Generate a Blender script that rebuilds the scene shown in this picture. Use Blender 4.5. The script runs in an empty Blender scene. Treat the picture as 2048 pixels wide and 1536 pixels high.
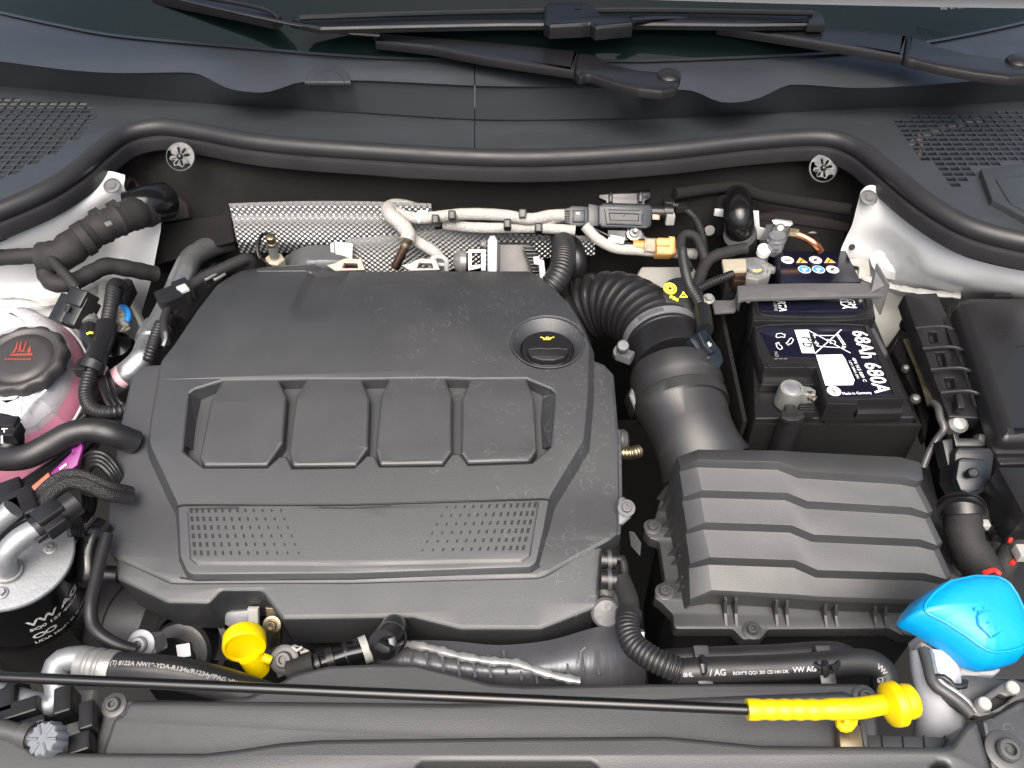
import bpy, bmesh, math, random
from mathutils import Vector, Matrix
from mathutils.geometry import tessellate_polygon
random.seed(5)
S = bpy.context.scene
C = S.collection
R = math.radians
V = Vector
# ------------------------------------------------------------ camera, sky, sun
F, H, PIT = 1607.0, 0.554, R(45)
CAM = V((0, 0, H))
FW = V((0, math.cos(PIT), -math.sin(PIT))); UP = V((0, math.sin(PIT), math.cos(PIT))); RT = V((1, 0, 0))
cd = bpy.data.cameras.new('camera'); cam = bpy.data.objects.new('camera', cd); C.objects.link(cam)
cam.location = CAM; cam.rotation_euler = (R(90) - PIT, 0, 0)
cd.sensor_width = 36; cd.lens = 36 * F / 2048; cd.clip_start = .01; cd.clip_end = 500
S.camera = cam
SUN_EL, SUN_AZ = R(62), R(186)      # azimuth measured from +y towards +x: the light comes over the photographer's shoulder
w = bpy.data.worlds.new('World'); S.world = w; w.use_nodes = True
wt = w.node_tree; bg = wt.nodes['Background']
sky = wt.nodes.new('ShaderNodeTexSky'); sky.sky_type = 'NISHITA'; sky.sun_disc = False
sky.sun_elevation = SUN_EL; sky.sun_rotation = SUN_AZ; sky.dust_density = 8; sky.air_density = 1.0; sky.ozone_density = .6
wt.links.new(sky.outputs[0], bg.inputs[0]); bg.inputs[1].default_value = .15
ld = bpy.data.lights.new('sun', 'SUN'); ld.energy = 2.5; ld.angle = R(62); ld.color = (1, .98, .95)
sun = bpy.data.objects.new('sun', ld); C.objects.link(sun)
dirs = V((math.sin(SUN_AZ) * math.cos(SUN_EL), math.cos(SUN_AZ) * math.cos(SUN_EL), math.sin(SUN_EL)))
sun.rotation_euler = dirs.to_track_quat('Z', 'Y').to_euler()
S.view_settings.view_transform = 'Standard'; S.view_settings.look = 'None'; S.view_settings.gamma = 1
S.view_settings.exposure = .78
S.cycles.max_bounces = 8; S.cycles.transparent_max_bounces = 8
# ------------------------------------------------------------ geometry helpers
def ray(x, y): return FW + RT * ((x - 1024) / F) - UP * ((y - 768) / F)
def W(x, y, z):
    r = ray(x, y); return CAM + r * ((z - H) / r.z)
def WY(x, y, Y):
    r = ray(x, y); return CAM + r * (Y / r.y)
class Pl:                                    # a plane in the place: photograph points are carried onto it
    def __init__(s, o, n, u=None):
        s.o = V(o); s.n = V(n).normalized()
        u = V(u) if u else V((1, 0, 0)); s.u = (u - s.n * u.dot(s.n)).normalized(); s.v = s.n.cross(s.u)
    def px(s, x, y):
        r = ray(x, y); t = (s.o - CAM).dot(s.n) / r.dot(s.n); d = CAM + r * t - s.o
        return (d.dot(s.u), d.dot(s.v))
    def w(s, a, b, h=0): return s.o + s.u * a + s.v * b + s.n * h
class Surf:                                  # a gently curved level surface z = f(x, y)
    n = V((0, 0, 1))
    def __init__(s, f): s.f = f
    def px(s, x, y):
        hi, lo = .12, -.12
        for _ in range(40):
            z = (hi + lo) / 2; p = W(x, y, z)
            if z > s.f(p.x, p.y): hi = z
            else: lo = z
        p = W(x, y, z); return (p.x, p.y)
    def w(s, a, b, h=0): return V((a, b, s.f(a, b) + h))
def hz(z): return Pl((0, 0, z), (0, 0, 1))
def vt(Y): return Pl((0, Y, 0), (0, -1, 0))
def tl(x, y, z, deg, yaw=0):                 # plane through a point, tipped deg towards the car's front and yawed
    n = V((0, -math.sin(R(deg)), math.cos(R(deg)))); n.rotate(Matrix.Rotation(R(yaw), 3, 'Z'))
    return Pl(W(x, y, z), n)
def area(l): return sum(a[0] * b[1] - b[0] * a[1] for a, b in zip(l, l[1:] + l[:1])) / 2
def fillet(l, r, seg=4):
    if not r: return l
    out = []; n = len(l)
    for i, p in enumerate(l):
        p = V(p[:2]); ri = r[i % len(r)] if isinstance(r, (list, tuple)) else r
        a = V(l[i - 1][:2]) - p; b = V(l[(i + 1) % n][:2]) - p
        la, lb = a.length, b.length
        if la < 1e-7 or lb < 1e-7: continue
        ang = a.angle(b)
        if ang > R(172) or ri <= 0: out.append(tuple(p)); continue
        t = min(ri / math.tan(ang / 2), la * .46, lb * .46)
        A = p + a / la * t; B = p + b / lb * t
        for k in range(seg + 1):
            s = k / seg; q = A * (1 - s) ** 2 + p * 2 * s * (1 - s) + B * s * s; out.append(tuple(q))
    return out
def offs(l, d):
    if abs(d) < 1e-9: return list(l)
    n = len(l); out = []
    for i in range(n):
        p = V(l[i]); a = (p - V(l[i - 1])); b = (V(l[(i + 1) % n]) - p)
        a = a.normalized() if a.length > 1e-9 else V((0, 0)); b = b.normalized() if b.length > 1e-9 else a
        na = V((a.y, -a.x)); nb = V((b.y, -b.x)); m = na + nb
        if m.length < 1e-5: m = na
        else: m = m / max(.35, m.length_squared / 2)
        out.append(tuple(p + m * d))
    return out
def world_of(o):
    M = Matrix.Identity(4)
    return Matrix.Translation(o.location) if o is not None and o.type == 'EMPTY' else M
def put(o, par=None, M=None):
    C.objects.link(o)
    if par is not None:
        o.parent = par; o.matrix_parent_inverse = world_of(par).inverted()
    if M is not None: o.matrix_basis = M
    return o
def tag(o, label=None, cat=None, group=None, kind=None):
    if label: o['label'] = label
    if cat: o['category'] = cat
    if group: o['group'] = group
    if kind: o['kind'] = kind
    return o
def T(name, label, cat, loc, group=None):
    o = bpy.data.objects.new(name, None); o.empty_display_size = .02; C.objects.link(o); o.location = loc
    return tag(o, label, cat, group)
def mesh(name, vs, fs, mat, par=None, smooth=True, ang=33, flat=()):
    me = bpy.data.meshes.new(name); me.from_pydata([tuple(v) for v in vs], [], fs); me.update()
    fl = set(flat)
    if smooth:
        me.polygons.foreach_set('use_smooth', [i not in fl for i in range(len(me.polygons))])
        me.set_sharp_from_angle(angle=R(ang))
    if mat: me.materials.append(mat)
    return put(bpy.data.objects.new(name, me), par)
def bmobj(name, bm, mat, par=None, ang=33):
    me = bpy.data.meshes.new(name); bm.to_mesh(me); bm.free()
    me.polygons.foreach_set('use_smooth', [True] * len(me.polygons)); me.set_sharp_from_angle(angle=R(ang))
    if mat: me.materials.append(mat)
    return put(bpy.data.objects.new(name, me), par)
def slab(name, pl, pts, mat, par=None, d=.01, b=.0015, r=0, prof=None, holes=(), hr=0, bottom=False, raw=False, cuts=None, xcuts=None, hprof=None, ang=33):
    """solid whose face is the outline pts (photograph points carried to plane pl), with an edge profile [(outward, along normal)...]"""
    conv = (lambda q: list(q)) if raw else (lambda q: [pl.px(*p[:2]) for p in q])
    prof = prof or ([(-b, 0), (-.35 * b, -.3 * b), (0, -b), (0, -d)] if b else [(0, 0), (0, -d)])
    loops = []
    for k, q in enumerate([pts] + list(holes)):
        l = conv(q)
        if (area(l) < 0) == (k == 0): l.reverse()
        loops.append(fillet(l, r if k == 0 else hr))
    vs, fs, flat = [], [], []
    tops, bots = [], []
    for k, l in enumerate(loops):
        base = len(vs); n = len(l); pr = prof if k == 0 or hprof is None else hprof
        for (o_, h) in pr: vs += [pl.w(a, c, h) for a, c in offs(l, o_)]
        for j in range(len(pr) - 1):
            for i in range(n):
                i2 = (i + 1) % n
                fs.append((base + j * n + i, base + (j + 1) * n + i, base + (j + 1) * n + i2, base + j * n + i2))
        tops.append((base, n, offs(l, pr[0][0]))); bots.append((base + (len(pr) - 1) * n, n))
    idx = [b0 + i for b0, n, _ in tops for i in range(n)]
    tri = tessellate_polygon([[V((p[0], p[1], 0)) for p in l] for _, _, l in tops])
    lst = [p for _, _, l in tops for p in l]
    for t in tri:
        a, c, e = (lst[i] for i in t)
        if (c[0] - a[0]) * (e[1] - a[1]) - (c[1] - a[1]) * (e[0] - a[0]) < 0: t = t[::-1]
        flat.append(len(fs)); fs.append(tuple(idx[i] for i in t))
    if bottom and not holes:
        b0, n = bots[0]; fs.append(tuple(range(b0 + n - 1, b0 - 1, -1)))
    if cuts or xcuts:
        bm = bmesh.new(); bv = [bm.verts.new(v) for v in vs]
        for f in fs:
            try: bm.faces.new([bv[i] for i in f])
            except ValueError: pass
        z0 = {v: v.co.copy() for v in bm.verts}
        for c_ in cuts or ():
            bmesh.ops.bisect_plane(bm, geom=bm.verts[:] + bm.edges[:] + bm.faces[:], plane_co=(0, c_, 0), plane_no=(0, 1, 0))
        for c_ in xcuts or ():
            bmesh.ops.bisect_plane(bm, geom=bm.verts[:] + bm.edges[:] + bm.faces[:], plane_co=(c_, 0, 0), plane_no=(1, 0, 0))
        for v in bm.verts:                     # vertices born on the cap follow the curve
            if v not in z0 and all(f.normal.z > .8 for f in v.link_faces if f.calc_area() > 0):
                v.co.z = pl.f(v.co.x, v.co.y)
        bmesh.ops.remove_doubles(bm, verts=bm.verts[:], dist=1e-6); bm.normal_update()
        return bmobj(name, bm, mat, par, 18)
    return mesh(name, vs, fs, mat, par, flat=flat, ang=ang)
def cr(ps, step=None, n=8):                   # Catmull-Rom through points (any dimension), returned densely
    P_ = [ps[0] * 2 - ps[1]] + list(ps) + [ps[-1] * 2 - ps[-2]]; out = []
    for i in range(1, len(P_) - 2):
        a, b, c, d = P_[i - 1:i + 3]
        for k in range(n):
            t = k / n
            out.append(.5 * ((2 * b) + (c - a) * t + (2 * a - 5 * b + 4 * c - d) * t * t + (3 * b - a - 3 * c + d) * t ** 3))
    out.append(ps[-1]); return out
def world_pts(pts): return [p if isinstance(p, Vector) else W(*p[:3]) for p in pts]
def tube(name, pts, r, mat, par=None, n=12, corr=None, step=.004, flat=1.0, upv=None, caps=True, wob=0, smooth=True, ang=40):
    """swept pipe; pts are (x, y, z[, radius]); corr=(pitch, depth) makes it a corrugated conduit"""
    ws = world_pts(pts); rs = [(p[3] if not isinstance(p, Vector) and len(p) > 3 else r) for p in pts]
    q = [V((*w_, rr)) for w_, rr in zip(ws, rs)]
    d = cr(q, n=14) if smooth and len(q) > 2 else q
    L = [0]
    for a, b in zip(d, d[1:]): L.append(L[-1] + (b.xyz - a.xyz).length)
    if corr: step = corr[0] / 6
    m = max(2, int(L[-1] / step)); sm = []; j = 0
    for k in range(m + 1):
        s = L[-1] * k / m
        while j < len(d) - 2 and L[j + 1] < s: j += 1
        t = (s - L[j]) / max(1e-9, L[j + 1] - L[j]); sm.append((d[j].lerp(d[j + 1], t), s))
    vs, fs = [], []; prev = None
    for k, (p, s) in enumerate(sm):
        a = sm[max(0, k - 1)][0].xyz; b = sm[min(m, k + 1)][0].xyz; t = (b - a).normalized()
        if prev is None:
            u = V(upv) if upv else V((0, 0, 1))
            if abs(u.dot(t)) > .95: u = V((1, 0, 0))
            x = (u - t * u.dot(t)).normalized()
        else: x = (prev - t * prev.dot(t)).normalized()
        prev = x; y = t.cross(x); rr = p.w
        if corr:
            ph = (s / corr[0]) % 1; rr -= corr[1] * (0 if ph < .5 else math.sin((ph - .5) * 2 * math.pi) ** .6)
        if wob: rr *= 1 + wob * (math.sin(s * 330 + r * 999) * .5 + math.sin(s * 790 + 1.3) * .5)
        for i in range(n):
            an = 2 * math.pi * i / n
            vs.append(p.xyz + x * (math.cos(an) * rr * flat) + y * (math.sin(an) * rr))
    for k in range(m):
        for i in range(n):
            i2 = (i + 1) % n; fs.append((k * n + i, k * n + i2, (k + 1) * n + i2, (k + 1) * n + i))
    if caps: fs.append(tuple(range(n - 1, -1, -1))); fs.append(tuple(m * n + i for i in range(n)))
    return mesh(name, vs, fs, mat, par, ang=ang)
def frame(c, ax, up=None):
    z = V(ax).normalized(); x = V(up) if up else V((1, 0, 0))
    if abs(x.dot(z)) > .95: x = V((0, 1, 0))
    x = (x - z * x.dot(z)).normalized(); y = z.cross(x)
    M = Matrix((x, y, z)).transposed().to_4x4(); M.translation = V(c); return M
def lathe(name, c, ax, prof, mat, par=None, n=32, flute=None, ang=33, cap=True, ell=1.0, up=None):
    """turned body: profile [(radius, height)...] about axis ax at c; flute=(count, depth, from, to) scallops the rim"""
    M = frame(c, ax, up); vs, fs = [], []
    if flute: n = flute[0] * 4
    for j, (r, h) in enumerate(prof):
        for i in range(n):
            rr = r
            if flute and flute[2] <= j <= flute[3] and (i % 4) in (0, 1): rr -= flute[1]
            an = 2 * math.pi * i / n; vs.append(M @ V((rr * math.cos(an) * ell, rr * math.sin(an), h)))
    for j in range(len(prof) - 1):
        for i in range(n):
            i2 = (i + 1) % n; fs.append((j * n + i, j * n + i2, (j + 1) * n + i2, (j + 1) * n + i))
    flat = []
    if cap:
        flat = [len(fs), len(fs) + 1]
        fs.append(tuple(range(n - 1, -1, -1))); fs.append(tuple((len(prof) - 1) * n + i for i in range(n)))
    return mesh(name, vs, fs, mat, par, ang=ang, flat=flat)
def sheet(name, rows, mat, par=None, k=6, th=0, ang=40, world=False):
    """smooth skin through rows of (x, y, z) photograph points"""
    g = [[p if world else W(*p) for p in r_] for r_ in rows]
    if k > 1:
        g = [cr(r_, n=k) for r_ in g]; cols = [cr([r_[i] for r_ in g], n=k) for i in range(len(g[0]))]
        g = [[cols[i][j] for i in range(len(cols))] for j in range(len(cols[0]))]
    nr, nc = len(g), len(g[0]); vs = [p for r_ in g for p in r_]; fs = []
    for j in range(nr - 1):
        for i in range(nc - 1): fs.append((j * nc + i, (j + 1) * nc + i, (j + 1) * nc + i + 1, j * nc + i + 1))
    o = mesh(name, vs, fs, mat, par, ang=ang)
    if th:
        m = o.modifiers.new('thickness', 'SOLIDIFY'); m.thickness = th; m.offset = -1
    return o
def poly(name, vs, fs, mat, par=None, ang=25):
    return mesh(name, [v if isinstance(v, Vector) else W(*v) for v in vs], fs, mat, par, ang=ang)
def box(name, c, sx, sy, sz, mat, par=None, M=None, b=.0012):
    """bevelled block of full sizes sx, sy, sz about c, in frame M's axes"""
    pl = Pl((0, 0, 0), (0, 0, 1)); M = M or Matrix.Identity(4); M = M.copy(); M.translation = V(c)
    class Q:
        n = V((0, 0, 1))
        def w(s, a, bb, h=0): return M @ V((a, bb, sz / 2 + h))
    b = min(b, sx * .3, sy * .3, sz * .3)
    return slab(name, Q(), [(-sx / 2, -sy / 2), (sx / 2, -sy / 2), (sx / 2, sy / 2), (-sx / 2, sy / 2)], mat, par,
                prof=[(-b, 0), (-.3 * b, -.3 * b), (0, -b), (0, -sz + b), (-b, -sz)], r=b, raw=True, bottom=True)
def txt(name, s, pl, p0, p1, mat, par=None, hs=1.0, h=.0003, bold=0, th=0):
    """printed words: baseline from p0 to p1 (photograph points) on plane pl"""
    cu = bpy.data.curves.new(name, 'FONT'); cu.body = s; cu.resolution_u = 2; cu.offset = bold; cu.extrude = 0
    ob = bpy.data.objects.new(name, cu); C.objects.link(ob)
    bpy.context.view_layer.update()
    me = bpy.data.meshes.new_from_object(ob.evaluated_get(bpy.context.evaluated_depsgraph_get()))
    C.objects.unlink(ob); bpy.data.objects.remove(ob)
    xs = [v.co.x for v in me.vertices] or [0, 1]; x0, x1 = min(xs), max(xs)
    A = V(pl.px(*p0)); B = V(pl.px(*p1)); e = B - A; k = e.length / max(1e-6, x1 - x0); e.normalize(); f = V((-e.y, e.x))
    for v in me.vertices:
        q = A + e * ((v.co.x - x0) * k) + f * (v.co.y * k * hs); v.co = pl.w(q.x, q.y, h)
    me.name = name; me.materials.clear(); me.materials.append(mat)
    return put(bpy.data.objects.new(name, me), par)
_lib = {}
def share(key, build):
    if key not in _lib:
        o = build(); me = o.data; bpy.data.objects.remove(o); _lib[key] = me
    return _lib[key]
def merge(name, obs, mat=None, par=None):      # join throwaway shapes into one mesh of one part
    vs, fs, sm, mats = [], [], [], []
    mi = []
    for o in obs:
        b0 = len(vs); M = o.matrix_basis
        vs += [M @ v.co for v in o.data.vertices]
        for p in o.data.polygons:
            fs.append(tuple(b0 + i for i in p.vertices)); sm.append(p.use_smooth)
        bpy.data.objects.remove(o)
    me = bpy.data.meshes.new(name); me.from_pydata(vs, [], fs); me.update()
    me.polygons.foreach_set('use_smooth', sm); me.set_sharp_from_angle(angle=R(33)); me.materials.append(mat)
    return put(bpy.data.objects.new(name, me), par)
# ------------------------------------------------------------ materials
def M_(name, col, rough=.5, metal=0, bump=0, bscale=900, spec=.5, coat=0, var=0, vscale=60, extra=None, trans=0, sss=0, dirt=0):
    m = bpy.data.materials.new(name); m.use_nodes = True; nt = m.node_tree; p = nt.nodes['Principled BSDF']
    I = p.inputs; I['Base Color'].default_value = (*col, 1); I['Roughness'].default_value = rough; I['Metallic'].default_value = metal
    I['Specular IOR Level'].default_value = spec; I['Coat Weight'].default_value = coat; I['Coat Roughness'].default_value = .08
    I['Transmission Weight'].default_value = trans
    if sss: I['Subsurface Weight'].default_value = sss; I['Subsurface Radius'].default_value = (.01, .008, .009); I['Subsurface Scale'].default_value = .6
    tc = nt.nodes.new('ShaderNodeTexCoord')
    def noise(sc, det=4):
        n = nt.nodes.new('ShaderNodeTexNoise'); n.inputs['Scale'].default_value = sc; n.inputs['Detail'].default_value = det
        nt.links.new(tc.outputs['Object'], n.inputs['Vector']); return n.outputs['Fac']
    if bump:
        b = nt.nodes.new('ShaderNodeBump'); b.inputs['Strength'].default_value = bump; b.inputs['Distance'].default_value = .001
        nt.links.new(noise(bscale, 2), b.inputs['Height']); nt.links.new(b.outputs[0], I['Normal'])
    if var:
        n = noise(vscale, 6); mp = nt.nodes.new('ShaderNodeMapRange'); mp.inputs['From Min'].default_value = .3; mp.inputs['From Max'].default_value = .7
        mp.inputs['To Min'].default_value = max(0.02, rough - var); mp.inputs['To Max'].default_value = min(1, rough + var)
        nt.links.new(n, mp.inputs['Value']); nt.links.new(mp.outputs[0], I['Roughness'])
        mx = nt.nodes.new('ShaderNodeMix'); mx.data_type = 'RGBA'; nt.links.new(noise(vscale * 2.3, 5), mx.inputs['Factor'])
        mx.inputs['A'].default_value = (*[c * (1 - var * 1.2) for c in col], 1); mx.inputs['B'].default_value = (*[min(1, c * (1 + var * 1.2)) for c in col], 1)
        nt.links.new(mx.outputs['Result'], I['Base Color'])
    if extra: extra(nt, p, tc)
    return m
def dust(nt, p, tc):                           # fine settled dust, wipe marks and grit
    a = nt.nodes.new('ShaderNodeTexNoise'); a.inputs['Scale'].default_value = 1700; nt.links.new(tc.outputs['Object'], a.inputs['Vector'])
    g = nt.nodes.new('ShaderNodeMath'); g.operation = 'GREATER_THAN'; g.inputs[1].default_value = .73; nt.links.new(a.outputs['Fac'], g.inputs[0])
    mp = nt.nodes.new('ShaderNodeMapping'); mp.inputs['Scale'].default_value = (9, 30, 20); mp.inputs['Rotation'].default_value = (0, 0, .5); nt.links.new(tc.outputs['Object'], mp.inputs['Vector'])
    b = nt.nodes.new('ShaderNodeTexNoise'); b.inputs['Scale'].default_value = 1; b.inputs['Detail'].default_value = 8; b.inputs['Distortion'].default_value = 1.2; nt.links.new(mp.outputs[0], b.inputs['Vector'])
    r = nt.nodes.new('ShaderNodeMapRange'); r.inputs['From Min'].default_value = .5; r.inputs['From Max'].default_value = .8; r.inputs['To Max'].default_value = .022; nt.links.new(b.outputs['Fac'], r.inputs['Value'])
    f = nt.nodes.new('ShaderNodeMath'); f.operation = 'MULTIPLY_ADD'; f.inputs[1].default_value = .10; nt.links.new(g.outputs[0], f.inputs[0]); nt.links.new(r.outputs[0], f.inputs[2])
    mx = nt.nodes.new('ShaderNodeMix'); mx.data_type = 'RGBA'; nt.links.new(f.outputs[0], mx.inputs['Factor'])
    nt.links.new(p.inputs['Base Color'].links[0].from_socket, mx.inputs['A']); mx.inputs['B'].default_value = (.45, .45, .44, 1)
    nt.links.new(mx.outputs['Result'], p.inputs['Base Color'])
def dust_rings(nt, p, tc):                     # dried drip rings and fine dust on the cover
    def math_(op, a, b=None, c=None):
        n = nt.nodes.new('ShaderNodeMath'); n.operation = op
        for i, q in enumerate((a, b, c)):
            if q is None: continue
            if isinstance(q, (int, float)): n.inputs[i].default_value = q
            else: nt.links.new(q, n.inputs[i])
        return n.outputs[0]
    sep = nt.nodes.new('ShaderNodeSeparateXYZ'); nt.links.new(tc.outputs['Object'], sep.inputs[0])
    wn = nt.nodes.new('ShaderNodeTexNoise'); wn.inputs['Scale'].default_value = 260; nt.links.new(tc.outputs['Object'], wn.inputs['Vector'])
    vm = nt.nodes.new('ShaderNodeVectorMath'); vm.operation = 'MULTIPLY_ADD'; vm.inputs[1].default_value = (.005, .005, 0)
    nt.links.new(wn.outputs['Color'], vm.inputs[0]); nt.links.new(tc.outputs['Object'], vm.inputs[2])
    total = None
    for sc, rad in ((62, .30), (95, .32)):
        vo = nt.nodes.new('ShaderNodeTexVoronoi'); vo.voronoi_dimensions = '2D'; vo.inputs['Scale'].default_value = sc
        nt.links.new(vm.outputs[0], vo.inputs['Vector'])
        sc_ = nt.nodes.new('ShaderNodeSeparateColor'); nt.links.new(vo.outputs['Color'], sc_.inputs[0])
        rr = math_('MULTIPLY_ADD', sc_.outputs[1], .16, rad - .1)
        ring = math_('LESS_THAN', math_('ABSOLUTE', math_('SUBTRACT', vo.outputs['Distance'], rr)), .022)
        # drips fell mostly by the filler
        fall = math_('MULTIPLY', math_('ADD', sep.outputs[0], .12), 2.2)
        fall = math_('MULTIPLY_ADD', math_('SUBTRACT', sep.outputs[1], .5), 1.2, fall)
        on = math_('GREATER_THAN', math_('MINIMUM', fall, .55), sc_.outputs[0])
        k = math_('MULTIPLY', ring, on)
        bn = nt.nodes.new('ShaderNodeTexNoise'); bn.inputs['Scale'].default_value = 420; nt.links.new(tc.outputs['Object'], bn.inputs['Vector'])
        k = math_('MULTIPLY', k, math_('GREATER_THAN', bn.outputs['Fac'], .47))
        total = k if total is None else math_('MAXIMUM', total, k)
    sp = nt.nodes.new('ShaderNodeTexNoise'); sp.inputs['Scale'].default_value = 1500; nt.links.new(tc.outputs['Object'], sp.inputs['Vector'])
    speck = math_('GREATER_THAN', sp.outputs['Fac'], .74)
    fac = math_('ADD', math_('MULTIPLY', total, .075), math_('MULTIPLY', speck, .06))
    mx = nt.nodes.new('ShaderNodeMix'); mx.data_type = 'RGBA'; nt.links.new(fac, mx.inputs['Factor'])
    mx.inputs['A'].default_value = p.inputs['Base Color'].default_value; mx.inputs['B'].default_value = (.55, .56, .57, 1)
    src = p.inputs['Base Color'].links[0].from_socket if p.inputs['Base Color'].links else None
    if src: nt.links.new(src, mx.inputs['A'])
    nt.links.new(mx.outputs['Result'], p.inputs['Base Color'])
def dimples(nt, p, tc, scale=230, st=.6, dist=.0025):     # embossed aluminium heat shield
    mp = nt.nodes.new('ShaderNodeMapping'); mp.inputs['Rotation'].default_value = (0, 0, R(45)); mp.inputs['Scale'].default_value = (scale,) * 3
    nt.links.new(tc.outputs['UV'] if False else tc.outputs['Object'], mp.inputs['Vector'])
    sx = nt.nodes.new('ShaderNodeSeparateXYZ'); nt.links.new(tc.outputs['Object'], sx.inputs[0])
    def s(a, b, kb):
        ad = nt.nodes.new('ShaderNodeMath'); ad.operation = 'MULTIPLY_ADD'; nt.links.new(b, ad.inputs[0]); ad.inputs[1].default_value = kb; nt.links.new(a, ad.inputs[2])
        ml = nt.nodes.new('ShaderNodeMath'); ml.operation = 'MULTIPLY'; nt.links.new(ad.outputs[0], ml.inputs[0]); ml.inputs[1].default_value = scale * 4
        si = nt.nodes.new('ShaderNodeMath'); si.operation = 'SINE'; nt.links.new(ml.outputs[0], si.inputs[0]); return si.outputs[0]
    yz = nt.nodes.new('ShaderNodeMath'); yz.operation = 'ADD'; nt.links.new(sx.outputs[2], yz.inputs[0]); nt.links.new(sx.outputs[1], yz.inputs[1])
    a = s(sx.outputs[0], yz.outputs[0], 1.0); b_ = s(sx.outputs[0], yz.outputs[0], -1.0)
    mu = nt.nodes.new('ShaderNodeMath'); mu.operation = 'ADD'; nt.links.new(a, mu.inputs[0]); nt.links.new(b_, mu.inputs[1])
    b = nt.nodes.new('ShaderNodeBump'); b.inputs['Strength'].default_value = st; b.inputs['Distance'].default_value = dist
    nt.links.new(mu.outputs[0], b.inputs['Height']); nt.links.new(b.outputs[0], p.inputs['Normal'])
def braid(nt, p, tc):
    wv = nt.nodes.new('ShaderNodeTexVoronoi'); wv.inputs['Scale'].default_value = 900; nt.links.new(tc.outputs['Object'], wv.inputs['Vector'])
    b = nt.nodes.new('ShaderNodeBump'); b.inputs['Strength'].default_value = .9; b.inputs['Distance'].default_value = .001
    nt.links.new(wv.outputs['Distance'], b.inputs['Height']); nt.links.new(b.outputs[0], p.inputs['Normal'])
def crinkle(nt, p, tc):
    mp = nt.nodes.new('ShaderNodeMapping'); mp.inputs['Scale'].default_value = (75, 14, 14); nt.links.new(tc.outputs['Object'], mp.inputs['Vector'])
    n = nt.nodes.new('ShaderNodeTexNoise'); n.inputs['Scale'].default_value = 1; n.inputs['Detail'].default_value = 5; nt.links.new(mp.outputs[0], n.inputs['Vector'])
    b = nt.nodes.new('ShaderNodeBump'); b.inputs['Strength'].default_value = .6; b.inputs['Distance'].default_value = .004
    nt.links.new(n.outputs['Fac'], b.inputs['Height']); nt.links.new(b.outputs[0], p.inputs['Normal'])
m = {}
m['cover'] = M_('moulded engine cover plastic', (.024, .0258, .0285), .5, spec=.9, bump=.2, bscale=1400, var=.08, vscale=12, extra=dust_rings)
m['box'] = M_('grey box plastic', (.024, .025, .0263), .48, spec=.9, bump=.2, bscale=1400, var=.06, vscale=14, extra=dust)
m['cowl'] = M_('cowl plastic', (.030, .0345, .040), .42, bump=.2, bscale=1500, var=.02, vscale=9, extra=dust)
m['blk'] = M_('black plastic', (.011, .011, .012), .33, bump=.12, bscale=1100, var=.06, vscale=30)
m['blkgloss'] = M_('smooth black plastic', (.006, .006, .0065), .18, var=.05, vscale=25)
m['navy'] = M_('dark blue grey plastic', (.007, .011, .016), .36, bump=.1, var=.06, vscale=40)
m['rub'] = M_('black rubber', (.014, .014, .015), .42, bump=.1, bscale=700, var=.08, vscale=40)
m['seal'] = M_('seal rubber', (.018, .018, .020), .47, bump=.06, bscale=900, var=.08, vscale=25)
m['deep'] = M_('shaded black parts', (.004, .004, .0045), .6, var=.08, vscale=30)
m['felt'] = M_('felt insulation', (.0125, .0115, .011), .92, bump=.8, bscale=1500, var=.06, vscale=50, spec=.2)
m['feltgrey'] = M_('pressed felt', (.032, .028, .027), .9, bump=.6, bscale=1500, var=.06, vscale=50, spec=.2)
m['tape'] = M_('cloth tape', (.020, .019, .020), .62, bump=.6, bscale=1100, var=.08, vscale=60, spec=.3)
m['white'] = M_('white car paint', (.60, .61, .61), .35, coat=.6, var=.02, vscale=8)
m['sealer'] = M_('white seam sealer', (.42, .42, .40), .6, bump=.5, bscale=300, var=.05)
m['grime'] = M_('grey painted metal', (.34, .34, .32), .5, bump=.15, bscale=200, var=.06, vscale=40)
m['foil'] = M_('embossed aluminium', (.42, .42, .415), .36, .6, extra=dimples)
m['foilw'] = M_('crinkled foil wrap', (.15, .155, .165), .45, .6, extra=crinkle)
m['steel'] = M_('bare steel', (.30, .30, .29), .42, .6, var=.1, vscale=80, bump=.05, bscale=500)
m['zinc'] = M_('dull aluminium', (.26, .27, .285), .48, .6, var=.12, vscale=70, bump=.15, bscale=400)
m['chrome'] = M_('bright metal', (.40, .40, .39), .34, .7, var=.06, vscale=90)
m['gun'] = M_('grey coated steel', (.07, .07, .07), .4, .3, bump=.1, var=.1, vscale=60)
m['brown'] = M_('oxidised sensor steel', (.22, .14, .10), .35, 1, var=.1, vscale=90)
m['copper'] = M_('copper pipe', (.62, .28, .16), .3, 1, var=.1, vscale=80)
m['brass'] = M_('pale brass', (.30, .25, .17), .4, 1, var=.1, vscale=80)
m['blue'] = M_('bright blue plastic', (.0, .26, .58), .38, bump=.12, bscale=900, var=.07, vscale=20)
m['bluepart'] = M_('blue clip', (.02, .22, .6), .4)
m['yel'] = M_('yellow plastic', (.66, .48, .0), .36, bump=.08, bscale=700, var=.08, vscale=30)
m['orange'] = M_('ochre connector plastic', (.50, .26, .07), .4, var=.04, vscale=50)
m['cream'] = M_('cream plastic', (.34, .305, .23), .45, var=.04, vscale=50)
m['greyw'] = M_('off white plastic', (.29, .285, .27), .48, var=.04, vscale=40)
m['sleeve'] = M_('white braided sleeve', (.42, .41, .385), .7, extra=braid)
m['sleeveblk'] = M_('black braided sleeve', (.018, .018, .019), .5, extra=braid)
m['ltgrey'] = M_('grey plastic cap', (.12, .13, .15), .5, bump=.2, var=.05)
m['pale'] = M_('translucent filler neck', (.40, .41, .44), .4, sss=.4, var=.03)
m['red'] = M_('red wire', (.62, .03, .02), .4)
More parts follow.
